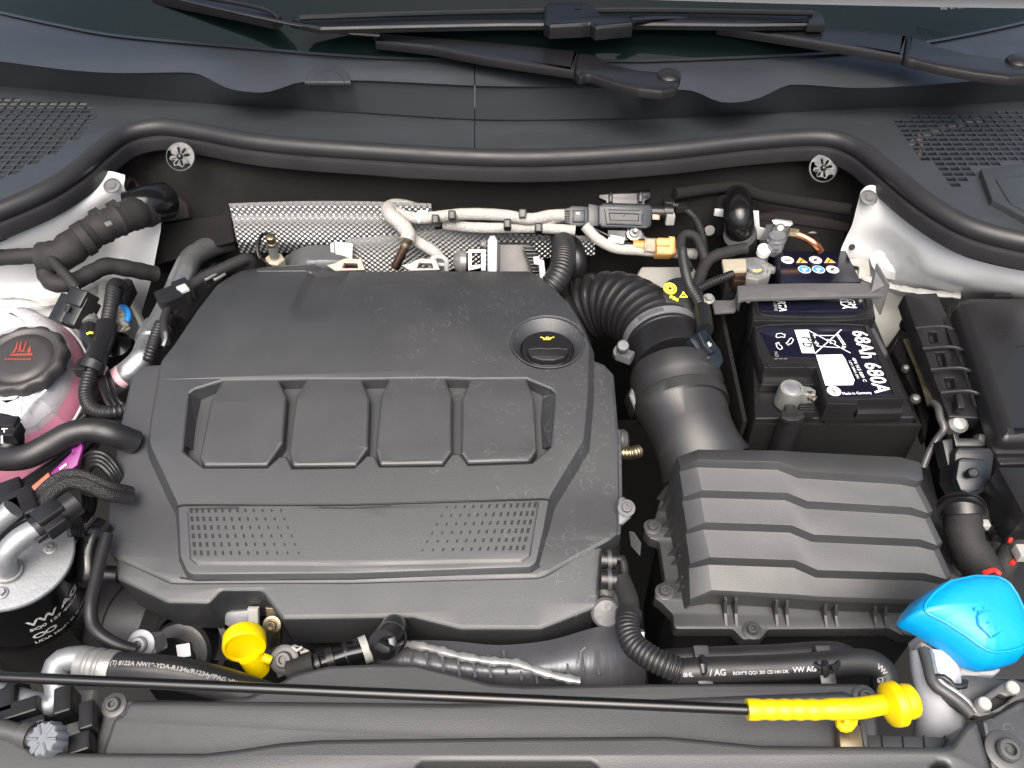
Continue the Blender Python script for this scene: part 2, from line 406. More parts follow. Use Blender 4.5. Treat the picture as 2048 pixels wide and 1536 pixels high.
m['redprint'] = M_('red print', (.24, .035, .02), .6)
m['whitep'] = M_('white print', (.82, .82, .82), .6)
m['greyp'] = M_('grey print', (.36, .36, .37), .6)
m['yelp'] = M_('yellow print', (.75, .72, .06), .6)
m['bluep'] = M_('blue print', (.04, .25, .62), .5)
m['amberp'] = M_('amber print', (.75, .40, .03), .5)
m['pinkp'] = M_('pale red print', (.72, .45, .50), .5)
m['blackp'] = M_('black print', (.01, .01, .01), .5)
m['label'] = M_('navy glossy label', (.006, .006, .014), .18, var=.02, vscale=30)
m['purple'] = M_('purple plastic', (.17, .012, .14), .4, var=.06, vscale=50)
m['orangelab'] = M_('faded orange label', (.42, .10, .05), .5, var=.1, vscale=60)
m['fluid'] = M_('pink coolant', (.60, .05, .20), .3, sss=.2)
m['glass'] = M_('dark tinted windscreen glass', (.006, .012, .011), .06, spec=.25)
m['floor'] = M_('dark undertray', (.01, .01, .01), .8, bump=.3, bscale=90)
m['asphalt'] = M_('asphalt', (.05, .05, .05), .9, bump=.8, bscale=250)
m['capgrey'] = M_('worn black cap plastic', (.03, .028, .027), .45, bump=.15, var=.08, vscale=60)
m['duct'] = M_('black grey duct plastic', (.017, .017, .0175), .42, spec=.7, bump=.2, bscale=1400, var=.06, vscale=14, extra=dust)
m['strap'] = M_('galvanised steel strap', (.13, .13, .132), .42, .4, bump=.15, bscale=300, var=.12, vscale=50)
m['cast'] = M_('dull cast metal', (.11, .112, .115), .5, .3, bump=.3, bscale=300, var=.12, vscale=60)
m['sleevefelt'] = M_('black felt', (.010, .010, .0105), .9, bump=.8, bscale=1500, var=.1, vscale=50, spec=.2)
m['pipe'] = M_('satin aluminium pipe', (.42, .44, .46), .36, .85, var=.12, vscale=50, bump=.1, bscale=500)
m['clipm'] = M_('stamped steel clip', (.085, .088, .09), .5, .5, var=.1, vscale=200)
m['tank'] = M_('milky tank plastic', (.56, .56, .60), .26, trans=.25, sss=0, bump=.08, bscale=400, var=.03, vscale=25, spec=.5)
m['tanklow'] = M_('clear tank plastic', (.82, .76, .80), .22, trans=.8)
m['tanklow'].node_tree.nodes['Principled BSDF'].inputs['IOR'].default_value = 1.1
m['tank'].node_tree.nodes['Principled BSDF'].inputs['IOR'].default_value = 1.15
def curve(pts):
    d = cr([V((p[0], p[1])) for p in pts], n=10)
    def f(x):
        for a, b in zip(d, d[1:]):
            if x <= b.x or b is d[-1]:
                t = (x - a.x) / max(1e-6, b.x - a.x); return a.y + (b.y - a.y) * t
    return f
def bolt(par, c, ax=(0, 0, 1), r=.006, kind='torx', mat=None, name='bolt'):
    """flanged screw; c in world"""
    def mk():
        if kind == 'hex':
            a = lathe('a', (0, 0, 0), (0, 0, 1), [(1.5, 0), (1.5, .15), (1.35, .3), (.9, .35)], None, n=24)
            b = lathe('b', (0, 0, 0), (0, 0, 1), [(1, .3), (1, 1.0), (.85, 1.15)], None, n=6)
            return merge('bolt', [a, b])
        a = lathe('a', (0, 0, 0), (0, 0, 1), [(1.75, 0), (1.75, .12), (1.6, .2), (1.05, .25)], None, n=28)
        b = lathe('b', (0, 0, 0), (0, 0, 1), [(1, .2), (1, .75), (.85, .95), (.6, 1.0), (.52, .98), (.52, .5), (.01, .5)], None, n=24)
        c_ = lathe('c', (0, 0, .5), (0, 0, 1), [(.22, 0), (.22, .12)], None, n=6)
        return merge('bolt', [a, b, c_])
    me = share('bolt' + kind, mk).copy() if mat else share('bolt' + kind, mk)
    me.materials.clear(); me.materials.append(mat or m['gun'])
    M = frame(c, ax) @ Matrix.Diagonal((r, r, r, 1))
    o = bpy.data.objects.new(name, me); put(o, par, M); return o
# ------------------------------------------------------------ ground and bay shell
def quadplane(name, z, s, mat, kind='structure'):
    o = mesh(name, [(-s, -s, z), (s, -s, z), (s, s, z), (-s, s, z)], [(0, 1, 2, 3)], mat, smooth=False); return tag(o, kind=kind)
quadplane('ground', -.95, 60, m['asphalt'])
o = mesh('floor', [(-.85, -.1, -.42), (.85, -.1, -.42), (.85, .9, -.42), (-.85, .9, -.42)], [(0, 1, 2, 3)], m['floor'], smooth=False); tag(o, kind='structure')
for s_ in (-1, 1):                                    # inner sides of the bay, below the wings
    o = box('wall', (s_ * .72, .42, -.25), .02, .95, .36, m['deep']); tag(o, kind='structure')
o = box('wall', (0, .9, -.22), 1.46, .02, .42, m['deep']); tag(o, kind='structure')
o = box('wall', (0, .02, -.2), 1.4, .02, .36, m['deep']); tag(o, kind='structure')
# ------------------------------------------------------------ bonnet, held open above the bay
bn = T('bonnet', 'raised white bonnet, its lower rear edge just above the windscreen', 'bonnet', (0, .93, .23))
B0, a_ = V((0, .925, .2302)), R(71)
class BP:
    n = V((0, -math.sin(a_), -math.cos(a_)))
    def w(s, a, b, h=0): return B0 + V((a, -b * math.cos(a_) - .06 * (a / .75) ** 2 * (1 - b), b * math.sin(a_) - .013 * a - .012 * (a > .1) * min(1, (a - .1) / .5))) + s.n * (h - .05 * (a / .75) ** 2)
xs = [-.76 + .095 * i for i in range(17)]
bo = [(x, 0) for x in xs] + [(.76, .5), (.70, .9)] + [(x * .9, .98 + .05 * (1 - (x / .76) ** 2)) for x in reversed(xs)] + [(-.70, .9), (-.76, .5)]
def grid_panel(name, pf, u0, u1, v0, v1, h, th, mat, par):
    vs = []; nu, nv = 20, 10
    for hh in (h, h - th):
        for j in range(nv + 1):
            for i in range(nu + 1): vs.append(pf(u0 + (u1 - u0) * i / nu, v0 + (v1 - v0) * j / nv, hh))
    K = (nu + 1) * (nv + 1); fs = []
    for j in range(nv):
        for i in range(nu):
            a = j * (nu + 1) + i; fs.append((a, a + 1, a + nu + 2, a + nu + 1)); fs.append((K + a, K + a + nu + 1, K + a + nu + 2, K + a + 1))
    for i in range(nu):
        fs.append((i, K + i, K + i + 1, i + 1)); a = nv * (nu + 1) + i; fs.append((a, a + 1, K + a + 1, K + a))
    for j in range(nv):
        a = j * (nu + 1); fs.append((a, a + nu + 1, K + a + nu + 1, K + a)); a += nu; fs.append((a, K + a, K + a + nu + 1, a + nu + 1))
    return mesh(name, vs, fs, mat, par)
bp = BP()
grid_panel('bonnet_skin', bp.w, -.76, .76, 0, 1.0, 0, .02, m['white'], bn)
grid_panel('bonnet_liner', bp.w, -.70, .70, .025, .93, .014, .012, m['felt'], bn)
# ------------------------------------------------------------ windscreen
wsn = T('windscreen', 'dark tinted windscreen glass behind the wipers', 'windscreen', (0, 1.0, .14))
GE = curve([(-80, 5), (0, 24), (110, 48), (232, 70), (444, 90), (700, 111), (919, 119), (1206, 121), (1348, 119), (1676, 104), (1861, 82), (2048, 44), (2130, 20)])
rows = []
def glass_pt(x, t):
    p = W(x, GE(x), .137); return p + V((0, t, t * .62))
xs = list(range(-80, 2131, 65))
vs = [glass_pt(x, t) for t in (-.03, .25, .6) for x in xs]; n_ = len(xs)
fs = [(j * n_ + i, j * n_ + i + 1, (j + 1) * n_ + i + 1, (j + 1) * n_ + i) for j in range(2) for i in range(n_ - 1)]
mesh('glass', vs, fs, m['glass'], wsn, ang=60)
gp_ = tl(1930, 14, .172, 31)
for k in range(2):
    txt('vin_lettering', 'MBUNNUXT6SD023457' if k else '||| || |||| | ||| || |||', gp_, (1880, 20 - 7 * k), (1990, 12 - 7 * k), m['greyp'] if k == 0 else m['whitep'], wsn, hs=.8, h=.003)
# ------------------------------------------------------------ cowl
cw = T('cowl_panel', 'wide dark grey plastic cowl panel between windscreen and rubber seal', 'cowl panel', (0, .92, .1))
WV = curve([(-80, 118), (0, 123), (137, 140), (239, 146), (376, 145), (410, 154), (461, 178), (523, 185), (560, 177), (598, 165), (650, 163), (731, 161), (947, 171), (1056, 173), (1254, 173), (1312, 181), (1382, 181), (1433, 202), (1468, 205), (1512, 198), (1550, 182), (1587, 169), (1724, 176), (1861, 169), (2048, 154), (2130, 150)])
CRS = curve([(-80, 169), (0, 173), (342, 202), (700, 226), (950, 241), (1158, 241), (1348, 236), (1690, 219), (2048, 203), (2130, 199)])
SEALP = [(-90, 452), (0, 422), (90, 383), (150, 345), (200, 302), (250, 268), (320, 254), (400, 264), (520, 285), (700, 300), (1024, 316), (1300, 304), (1500, 283), (1640, 275), (1710, 294), (1770, 338), (1850, 403), (1940, 455), (2048, 484), (2140, 496)]
SLC = curve(SEALP)
ZL, ZW, ZC = .138, .126, .079
def cowl_half(x0, x1):
    xs = [x0 + (x1 - x0) * i / 60 for i in range(61)]
    rws = []
    for f, z, dy in ((GE, ZL, -2), (GE, ZL, 3), (GE, ZL - .0025, 4.5), (GE, ZL - .003, 7)):
        rws.append([W(x, f(x) + dy, z) for x in xs])
    for t in (.35, .7, .93): rws.append([W(x, GE(x) + 7, ZL - .003).lerp(W(x, WV(x), ZW), t) + V((0, 0, .004 * math.sin(t * 3))) for x in xs])
    for dz in (.001, -.0012, -.004): rws.append([W(x, WV(x) + (0 if dz > 0 else 1.2 if dz > -.003 else 2.5), ZW + dz * .6) for x in xs])
    rws.append([W(x, WV(x) + 4, ZW - .004) for x in xs])
    rws.append([W(x, CRS(x) - 3, ZC + .003) for x in xs]); rws.append([W(x, CRS(x), ZC) for x in xs])
    vs = [p for r_ in rws for p in r_]; n = len(xs)
    fs = [(j * n + i, (j + 1) * n + i, (j + 1) * n + i + 1, j * n + i + 1) for j in range(len(rws) - 1) for i in range(n - 1)]
    mesh('cowl_ledge', vs, fs, m['cowl'], cw, ang=28)
cowl_half(-80, 948.5); cowl_half(950.5, 2130)
PC = hz(ZC)
def inpoly(p, l):
    c = False
    for a, b in zip(l, l[1:] + l[:1]):
        if (a[1] > p[1]) != (b[1] > p[1]) and p[0] < (b[0] - a[0]) * (p[1] - a[1]) / (b[1] - a[1]) + a[0]: c = not c
    return c
def slots(region, dx, dy, w_, h_, x0):
    reg = [PC.px(*p) for p in region]; hs = []
    X0, X1 = min(p[0] for p in reg), max(p[0] for p in reg); Y0, Y1 = min(p[1] for p in reg), max(p[1] for p in reg)
    i = 0; x = X0 + x0
    while x < X1:
        y = Y0
        while y < Y1:
            yy = y + (.5 * dy if 0 else 0)
            q = [(x - w_ / 2, yy - h_ / 2), (x + w_ / 2, yy - h_ / 2), (x + w_ / 2, yy + h_ / 2), (x - w_ / 2, yy + h_ / 2)]
            if all(inpoly(c_, reg) for c_ in q): hs.append(q)
            y += dy
        x += dx
    return hs
def trough(x0, x1, region, xo):
    xs = [x0 + (x1 - x0) * i / 40 for i in range(41)]
    out = [PC.px(x, CRS(x)) for x in xs] + [PC.px(x, SLC(x) + 30) for x in reversed(xs)]
    hs = slots(region, .0128, .0114, .0110, .0091, xo)
    slab('cowl_trough', PC, out, m['cowl'], cw, prof=[(0, 0), (0, -.0022)], holes=hs, raw=True)
trough(-80, 948.5, [(-78, 186), (203, 205), (196, 252), (168, 275), (100, 320), (20, 362), (-78, 400)], .004)
trough(950.5, 2130, [(1762, 232), (2126, 214), (2126, 345), (2030, 330), (1965, 336), (1952, 372), (1905, 380), (1830, 310)], .004)
# service hatch over the right hand grille and the round boss on the ledge
hp = hz(ZC + .007)
slab('cowl_hatch', hp, [(1962, 338), (2050, 326), (2130, 330), (2130, 480), (2010, 412), (1985, 400)], m['cowl'], cw, d=.01, b=.001)
slab('cowl_hatch', hz(ZC + .0085), [(1990, 356), (2055, 345), (2130, 350), (2130, 468), (2020, 405)], m['cowl'], cw, d=.004, b=.001, r=.003)
A_, B_ = W(655, 163, ZW), W(655, 118, ZL - .003); bn_ = (A_ - B_).cross(V((1, 0, 0))); bn_ = bn_ if bn_.z > 0 else -bn_
for rx, ry, hh in ((46, 36, .0035), (33, 24, .0052)):
    pb = Pl(A_ + bn_.normalized() * hh, bn_)
    slab('cowl_boss', pb, [(655 - rx * math.cos(R(k * 10)), 163.5 - ry * math.sin(R(k * 10))) for k in range(19)], m['cowl'], cw, prof=[(-.002, 0), (-.0007, -.0003), (0, -.001), (.0004, -.004)])
box('plenum_floor', (0, .99, .010), 1.5, .24, .004, m['deep'], cw)
# loose parts glimpsed through the grilles
for pts, mt, r_, nm in (([(1800, 300, .03), (1870, 262, .03), (1960, 240, .03)], 'greyw', .004, 'drain_tube'), ([(1830, 330, .04), (1842, 300, .03), (1838, 270, .03)], 'copper', .003, 'brake_line'), ):
    o = tube(nm, pts, r_, m[mt]); tag(o, 'thin %s line glimpsed under the slots of the right cowl grille' % ('copper' if mt == 'copper' else 'pale'), 'pipe')
slab_ = slab('plenum_pan', hz(.055), [(-80, 215), (210, 225), (160, 330), (-80, 440)], m['gun'], d=.004); tag(slab_, 'greyish pan under the slots of the left cowl grille', 'pan')
# ------------------------------------------------------------ rubber seal
sl = T('bonnet_seal', 'long black rubber bonnet seal curving along the front of the cowl', 'seal', (0, .84, .1))
ZS = .104
sp_ = [(p[0], p[1], ZS) for p in SEALP]
tube('seal_bulb', sp_, .0098, m['seal'], sl, n=18, step=.006)
cl = cr([V((*W(p[0], p[1], ZS), 0)) for p in SEALP], n=8)
vs, fs = [], []
for i, p in enumerate(cl):
    a = cl[max(0, i - 1)]; b = cl[min(len(cl) - 1, i + 1)]; t = (b.xyz - a.xyz).normalized(); nn = V((t.y, -t.x, 0))
    for o_, z in ((.004, -.006), (.0115, -.008), (.0125, -.011), (.0115, -.023), (.0095, -.025), (-.012, -.025)): vs.append(p.xyz + nn * o_ + V((0, 0, z)))
for i in range(len(cl) - 1):
    for k in range(5): fs.append((i * 6 + k, i * 6 + k + 1, (i + 1) * 6 + k + 1, (i + 1) * 6 + k))
mesh('seal_lip', vs, fs, m['seal'], sl, ang=30)
bar = []
for i, p in enumerate(cl):
    a = cl[max(0, i - 1)]; b = cl[min(len(cl) - 1, i + 1)]; t = (b.xyz - a.xyz).normalized(); bar.append(p.xyz + V((-t.y, t.x, 0)) * .006 + V((0, 0, -.026)))
tube('seal_flange', bar, .008, m['deep'], sl, n=8, step=.01)
for x, y in ((1057, 352), (1970, 478)):
    box('seal_clip', W(x, y, .066) + V((0, .004, 0)), .018, .012, .006, m['blk'], sl)
# ------------------------------------------------------------ wipers
def wiper(name, label, head, arm, rod, cap, zz):
    t = T(name, label, 'wiper', W(*cap, zz))
    P2 = hz(zz)
    pr = [(-.006, 0), (-.0035, -.0006), (-.0012, -.002), (0, -.0045), (0, -.011)]
    slab('arm_head', P2, head, m['blk'], t, prof=pr, r=.009)
    slab('arm', hz(zz + .002), arm, m['blk'], t, prof=[(-.005, 0), (-.003, -.0004), (-.001, -.0015), (0, -.004), (0, -.011)], r=.001)
    tube('arm_rod', rod, .0042, m['blk'], t, n=10, flat=.5)
    lathe('pivot_cap', W(*cap, zz - .004), (0, -.15, 1), [(.0135, -.004), (.0135, .004), (.0125, .007), (.009, .0095), (.004, .0105), (.001, .0107)], m['blk'], t, n=28)
    tube('hinge_pin', [(arm[-1][0] + 4, arm[-1][1] - 4, zz - .004), (arm[-1][0] + 9, arm[-1][1] - 34, zz - .002)], .005, m['blk'], t, n=12)
    return t
wp = wiper('windscreen_wiper', 'black wiper whose domed pivot cap sits mid cowl', [(1154, 103), (1183, 106), (1198, 111), (1227, 127), (1278, 138), (1335, 142), (1360, 156), (1356, 174), (1323, 180), (1278, 175), (1227, 162), (1176, 145), (1160, 152), (1148, 140)],
       [(750, 64), (830, 70), (1000, 84), (1158, 100), (1149, 139), (1050, 125), (964, 112), (860, 92), (750, 80)][:9], [(760, 71, .167), (680, 64, .17), (590, 49, .175), (480, 26, .185), (340, -6, .195)], (1337, 160), .158)
slab('blade', hz(.176), [(300, -12), (430, -14), (500, 7), (530, 14), (562, 34), (540, 38), (480, 24)], m['blk'], wp, d=.012, b=.002)
tube('blade_spoiler', [(380, -10, .185), (500, 12, .183), (540, 24, .18), (560, 38, .178)], .0025, m['rub'], wp, n=8)
wp2 = wiper('windscreen_wiper', 'black wiper with blade lying on the glass, pivot at right edge', [(1814, 70), (1830, 72), (1850, 78), (1880, 92), (1940, 106), (2010, 115), (2060, 118), (2070, 150), (2020, 152), (1950, 143), (1880, 130), (1832, 118), (1820, 116), (1808, 112)],
       [(1435, 32), (1600, 47), (1814, 69), (1808, 110), (1700, 92), (1600, 76), (1510, 62), (1435, 51)], [(1445, 41, .172), (1380, 36, .176), (1320, 36, .18), (1250, 40, .184)], (2032, 131), .165)
bz = hz(.178)
slab('blade', bz, [(578, 42), (584, 34), (604, 29), (800, 22), (1000, 17), (1300, 14), (1500, 17), (1628, 21), (1642, 28), (1650, 46), (1500, 48), (1300, 46), (1000, 47), (800, 51), (640, 55)], m['blk'], wp2, prof=[(-.004, 0), (-.002, -.0008), (0, -.003), (0, -.008)], r=.001)
tube('blade_spine', [(600, 36, .183), (800, 29, .183), (1000, 24, .183), (1300, 21, .183), (1625, 27, .183)], .0035, m['rub'], wp2, n=8)
slab('blade_connector', hz(.19), [(1089, 10), (1097, 4), (1170, 3), (1188, 12), (1206, 30), (1266, 30), (1266, 46), (1192, 53), (1180, 45), (1165, 47), (1100, 50), (1088, 42)], m['blk'], wp2, prof=[(-.004, 0), (-.002, -.0006), (-.0006, -.002), (0, -.004), (0, -.016)], r=.002)
slab('connector_button', hz(.1912), [(1149, 8), (1163, 8), (1163, 17), (1149, 17)], m['deep'], wp2, d=.001, b=.0004)
slab('blade_end', hz(.180), [(1616, 19), (1634, 20), (1646, 28), (1652, 47), (1616, 47)], m['rub'], wp2, d=.01, b=.002)
# ------------------------------------------------------------ engine block hidden below
eb = T('engine_block', 'shadowed black engine block beneath the grey cover', 'engine', (-.06, .5, -.2))
box('block', (-.11, .49, -.18), .42, .36, .20, m['deep'], eb)
# ------------------------------------------------------------ engine cover
ec = T('engine_cover', 'large dark grey plastic engine cover with four raised pads', 'engine cover', (-.08, .5, .0))
def ss(t): t = max(0, min(1, t)); return t * t * (3 - 2 * t)
def fbody(x, y): return -.0065 * ss((.025 - abs(x + .2)) / .010) * ss((y - .612) / .03) + .022 + .155 * (y - .46) - .30 * (y - .46) ** 2 - (1.3 * (y - .58) ** 2 if y > .58 else 0) - .05 * (x + .09) ** 2
def fdeck(x, y): return fbody(x, y) - .005 - .008 * ss((y - .345) / .09)
def fskirt(x, y): return fbody(x, y) - .0075 - max(0, .33 - y) * .02
SB, SD, SK = Surf(fbody), Surf(fdeck), Surf(fskirt)
CUT = [.30 + .012 * i for i in range(38)]
XC = sorted([-.34 + .06 * i for i in range(11)] + [-.226, -.2225, -.219, -.2155, -.21, -.19, -.1845, -.181, -.1775, -.174])
edge = [(-.003, 0), (-.0015, -.0004), (-.0004, -.0012), (0, -.0026)]
# lower front skirt (runs right under the deck) with the notch for the dipstick
skirt = [(231, 1117), (233, 1157), (333, 1205), (417, 1207), (442, 1181), (523, 1181), (535, 1198), (564, 1238), (824, 1234), (922, 1258), (1082, 1258), (1197, 1213), (1204, 1092), (1085, 1100), (340, 1100)]
slab('front_skirt', SK, skirt, m['cover'], ec, prof=edge + [(-.003, -.046)], cuts=CUT, xcuts=XC, r=[.002, .004, .012, .006, .004, .008, .006, .004, .003, .012, .015, .006, .002, 0, 0])
# deck: flanks left and right of the raised body
deck = [(318, 728), (289, 729), (262, 752), (240, 850), (216, 1008), (213, 1085), (217, 1101), (231, 1117), (340, 1165), (360, 1166), (700, 1165), (1080, 1155), (1100, 1146), (1221, 1079), (1237, 1066), (1239, 1000), (1238, 870), (1228, 748), (1208, 727), (1186, 720), (1110, 720), (400, 728)]
slab('cover_deck', SD, deck, m['cover'], ec, prof=edge + [(.0, -.022)], cuts=CUT, xcuts=XC, r=[.002, .004, .006, .02, .02, .008, .008, .004, .01, .02, 0, .02, .02, .006, .006, .02, .02, .004, .006, .002, 0, 0])
slab('side_lip', Surf(lambda x, y: fdeck(x, y) - .002), [(1222, 856), (1243, 858), (1245, 1000), (1242, 1066), (1236, 1070), (1222, 1066)], m['cover'], ec, d=.016, b=.0012, cuts=CUT)
# raised body with the pad recess, the filler well and the rear channel cut into it
body = [(318, 722), (345, 688), (393, 617), (430, 570), (448, 557), (480, 540), (545, 531), (648, 529), (700, 541), (860, 541), (1060, 541), (1085, 553), (1118, 583), (1142, 606), (1163, 640), (1183, 690), (1182, 760), (1179, 815), (1172, 882), (1110, 985), (1103, 999), (1092, 1060), (1077, 1128), (1061, 1139), (700, 1152), (384, 1154), (370, 1148), (355, 1114), (351, 1012), (297, 895), (294, 880), (300, 829), (312, 760)]
recess = [(368, 891), (366, 901), (408, 934), (534, 934), (559, 912), (574, 912), (585, 936), (709, 934), (734, 910), (749, 910), (760, 932), (886, 931), (904, 907), (921, 907), (937, 929), (1064, 925), (1101, 893), (1110, 786), (1101, 777), (1052, 757), (942, 758), (892, 756), (780, 757), (727, 758), (614, 758), (558, 759), (445, 761), (390, 778), (379, 786)]
well = [(1095 + 73 * math.cos(R(k * 12)), 684 + 52 * math.sin(R(k * 12))) for k in range(30)]
bodye = [(-.0034, 0), (-.0024, -.0002), (-.0019, -.0008), (.0035, -.0115), (.004, -.02)]
slab('cover_body', SB, body, m['cover'], ec, prof=bodye, cuts=CUT, xcuts=XC, r=[.003, .01, .02, .008, .006, .008, .01, .01, .01, 0, .01, .006, .02, .004, .01, .004, .03, .02, .012, .006, .004, .02, .008, .006, 0, .008, .006, .01, .004, .006, .004, .01, .02],
     holes=[recess, well], hprof=[(-.0018, 0), (-.0006, -.0005), (0, -.0016), (0, -.023)])
# recess floor with its sloping rear wall and pads
SF = Surf(lambda x, y: fbody(x, y) - .022)
slab('recess_floor', SF, [(355, 745), (1125, 745), (1125, 945), (355, 945)], m['cover'], ec, prof=[(0, 0), (0, -.002)], cuts=CUT)
for q in ([(556, 757), (616, 756), (600, 785), (572, 785)], [(724, 756), (784, 755), (768, 783), (740, 783)], [(890, 754), (946, 756), (930, 784), (902, 784)],
          [(446, 758), (380, 786), (412, 812), (430, 796)], [(380, 786), (368, 890), (400, 906), (418, 812)], [(1110, 786), (1101, 892), (1072, 900), (1066, 806)], [(1052, 757), (1109, 786), (1072, 812), (1064, 794)]):
    a, b = SB.px(*q[0]), SB.px(*q[1]); c, d_ = SF.px(*q[2]), SF.px(*q[3])
    vs = [SB.w(*a, -.001), SB.w(*b, -.001), SF.w(*c), SF.w(*d_)]
    if (vs[1] - vs[0]).cross(vs[2] - vs[0]).z < 0: vs = [vs[1], vs[0], vs[3], vs[2]]
    mesh('recess_ramp', vs, [(0, 1, 2, 3)], m['cover'], ec, smooth=False)
SP = Surf(lambda x, y: fbody(x, y) - .0012 - 1.2 * max(0, y - .50) ** 2)
for q in ([(447, 755), (555, 753), (573, 793), (566, 884), (534, 930), (408, 931), (399, 913), (422, 800)],
          [(616, 752), (721, 751), (739, 797), (736, 895), (712, 930), (585, 931), (577, 899), (592, 793)],
          [(782, 751), (888, 750), (904, 790), (904, 902), (886, 927), (760, 929), (751, 899), (762, 789)],
          [(944, 752), (1050, 751), (1068, 793), (1074, 899), (1059, 921), (935, 925), (922, 906), (924, 793)]):
    slab('pad', SP, q, m['cover'], ec, prof=[(-.0034, .0002), (-.0020, 0), (-.0007, -.0006), (0, -.0018), (.0005, -.022)], r=.0025, cuts=CUT, xcuts=XC)
# dotted front panel
SQ = Surf(lambda x, y: fbody(x, y) + .0017)
for pts in ([(352, 1011), (366, 1008), (700, 1007.5), (1086, 996), (1103, 998), (1103, 1000), (1086, 998.6), (700, 1010), (366, 1010.6), (352, 1013.5)],):
    slab('seam', SQ, pts, m['deep'], ec, prof=[(0, 0), (0, -.001)], cuts=CUT, xcuts=XC)
slab('front_panel', Surf(lambda x, y: fbody(x, y) + .0012), [(372, 1014), (700, 1013), (1080, 1002), (1062, 1112), (1045, 1124), (700, 1132), (392, 1130), (378, 1118)], m['cover'], ec, prof=[(-.003, 0), (-.0015, -.0003), (0, -.0014)], r=[.001, 0, .001, .005, .005, 0, .006, .005], cuts=CUT, xcuts=XC)
SR = Surf(lambda x, y: fbody(x, y) + .0014)
def dash(x, y, w_, h_, sk):
    q = [SR.px(x - w_ / 2 + sk, y - h_ / 2), SR.px(x + w_ / 2 + sk, y - h_ / 2), SR.px(x + w_ / 2 - sk, y + h_ / 2), SR.px(x - w_ / 2 - sk, y + h_ / 2)]
    return [SR.w(*p, .0002) for p in q]
for side in (0, 1):
    vs, fs = [], []
    for r_ in range(6):
        for k in range(13):
            t = k / 12
            if side == 0: x = 382 + 1.5 * r_ + (180 + r_ * 5.5) * (.72 * t + .28 * t * t); y = 1021 + 17 * r_; sk = .6
            else: x = 1070 - 4.6 * r_ - (177 + r_ * 5) * (.72 * t + .28 * t * t); y = 1010 + 17 * r_ + .025 * (1070 - x); sk = 1.2
            b0 = len(vs); vs += dash(x, y, 5.6 - 2.6 * t, 10 - 5 * t, sk if side else -.5); fs.append((b0 + 3, b0 + 2, b0 + 1, b0))
    o = mesh('dash_pattern', vs, fs, m['deep'], ec, smooth=False); o['kind'] = 'stuff'
# groove line in front of the deck
slab('seam', Surf(lambda x, y: fdeck(x, y) + .0009), [(360, 1153), (384, 1157.5), (700, 1155), (1062, 1141.5), (1080, 1130), (1081, 1132), (1064, 1144), (700, 1158), (384, 1160), (360, 1156)], m['deep'], ec, prof=[(0, 0), (0, -.0008)], cuts=CUT, xcuts=XC)
# ------------------------------------------------------------ oil filler cap
oc = T('oil_filler_cap', 'black oil filler cap with yellow oil can mark, sunk into the engine cover', 'cap', W(1092, 700, 0))
wc = SB.w(*SB.px(1095, 684)); 
lathe('collar', wc + V((0, 0, -.004)), (0, -.02, 1), [(.0355, .0037), (.0345, .0040), (.0335, .0032), (.0262, -.006), (.0255, -.02)], m['cover'], oc, n=48, cap=False)
cc = wc + V((0, -.003, -.014))
lathe('cap_body', cc, (0, -.10, 1), [(.025, -.004), (.025, .006), (.0235, .008), (.02, .009), (.001, .0092)], m['blk'], oc, n=44)
M_cap = frame(cc + V((0, -.005, .0145)), (0, -.10, 1))
grip = [(-.0205, -.004), (-.018, .003), (0, .0048), (.018, .003), (.0205, -.004), (.016, -.0125), (.006, -.0165), (-.006, -.0165), (-.016, -.0125)]
class GP:
    n = V((0, 0, 1))
    def w(s, a, b, h=0): return M_cap @ V((a, b, h))
slab('grip', GP(), grip, m['blk'], oc, raw=True, prof=[(-.0018, 0), (-.0006, -.0005), (0, -.0018), (.001, -.012)], r=.003)
tube('grip_ridge', [M_cap @ V((x, y, .0002)) for x, y in ((-.0185, -.0035), (-.009, -.002), (0, -.0028), (.009, -.002), (.0185, -.0035))], .0009, m['blk'], oc, n=8)
class G2(GP):
    def w(s, a, b, h=0): return frame(cc, (0, -.10, 1)) @ V((a, b + .0125, .0094 + h))
can = [(1.3 * a, 1.3 * b) for a, b in [(-.0052, .001), (-.0042, .0012), (-.003, .0002), (-.0028, -.0012), (.0022, -.0012), (.0034, .0006), (.0055, .0014), (.0054, .0019), (.003, .0013), (.0016, .0004), (.0006, .0006), (.0006, .0012), (.0014, .0012), (.0014, .0017), (-.001, .0017), (-.001, .0012), (-.0002, .0012), (-.0002, .0006), (-.002, .0006), (-.004, .0018), (-.0052, .0016)]]
slab('oil_mark', G2(), can, m['yelp'], oc, raw=True, prof=[(0, .0003), (0, 0)])
# ------------------------------------------------------------ air filter box
ab = T('air_filter_box', 'ribbed dark grey air filter box in front of the battery', 'air filter box', W(1600, 1060, -.02))
ZA = .026
ridge = [[(1361, 934), (1397, 919), (1558, 924), (1601, 941), (1804, 953), (1836, 963), (1846, 958)],
         [(1367, 994), (1404, 980), (1574, 985), (1615, 1002), (1822, 1014), (1856, 1026), (1866, 1021)],
         [(1374, 1060), (1410, 1044), (1583, 1050), (1628, 1069), (1840, 1078), (1874, 1090), (1885, 1085)],
         [(1380, 1128), (1420, 1114), (1591, 1120), (1636, 1140), (1848, 1146), (1893, 1158), (1903, 1152)]]
back = [(1354, 914), (1396, 899), (1560, 901), (1601, 904), (1800, 914), (1838, 924), (1843, 930)]
front = [(1380, 1198), (1424, 1180), (1594, 1189), (1640, 1193), (1860, 1200), (1905, 1206), (1925, 1190)]
RH = .0085
def edge_z(i): return -.010 if i == 0 else (-.004 if i >= 6 else (-.002 if i == 5 else 0))
rows = [[W(p[0], p[1], ZA - .003 + edge_z(i)) for i, p in enumerate(back)]]
strips = []
prev = rows[0]
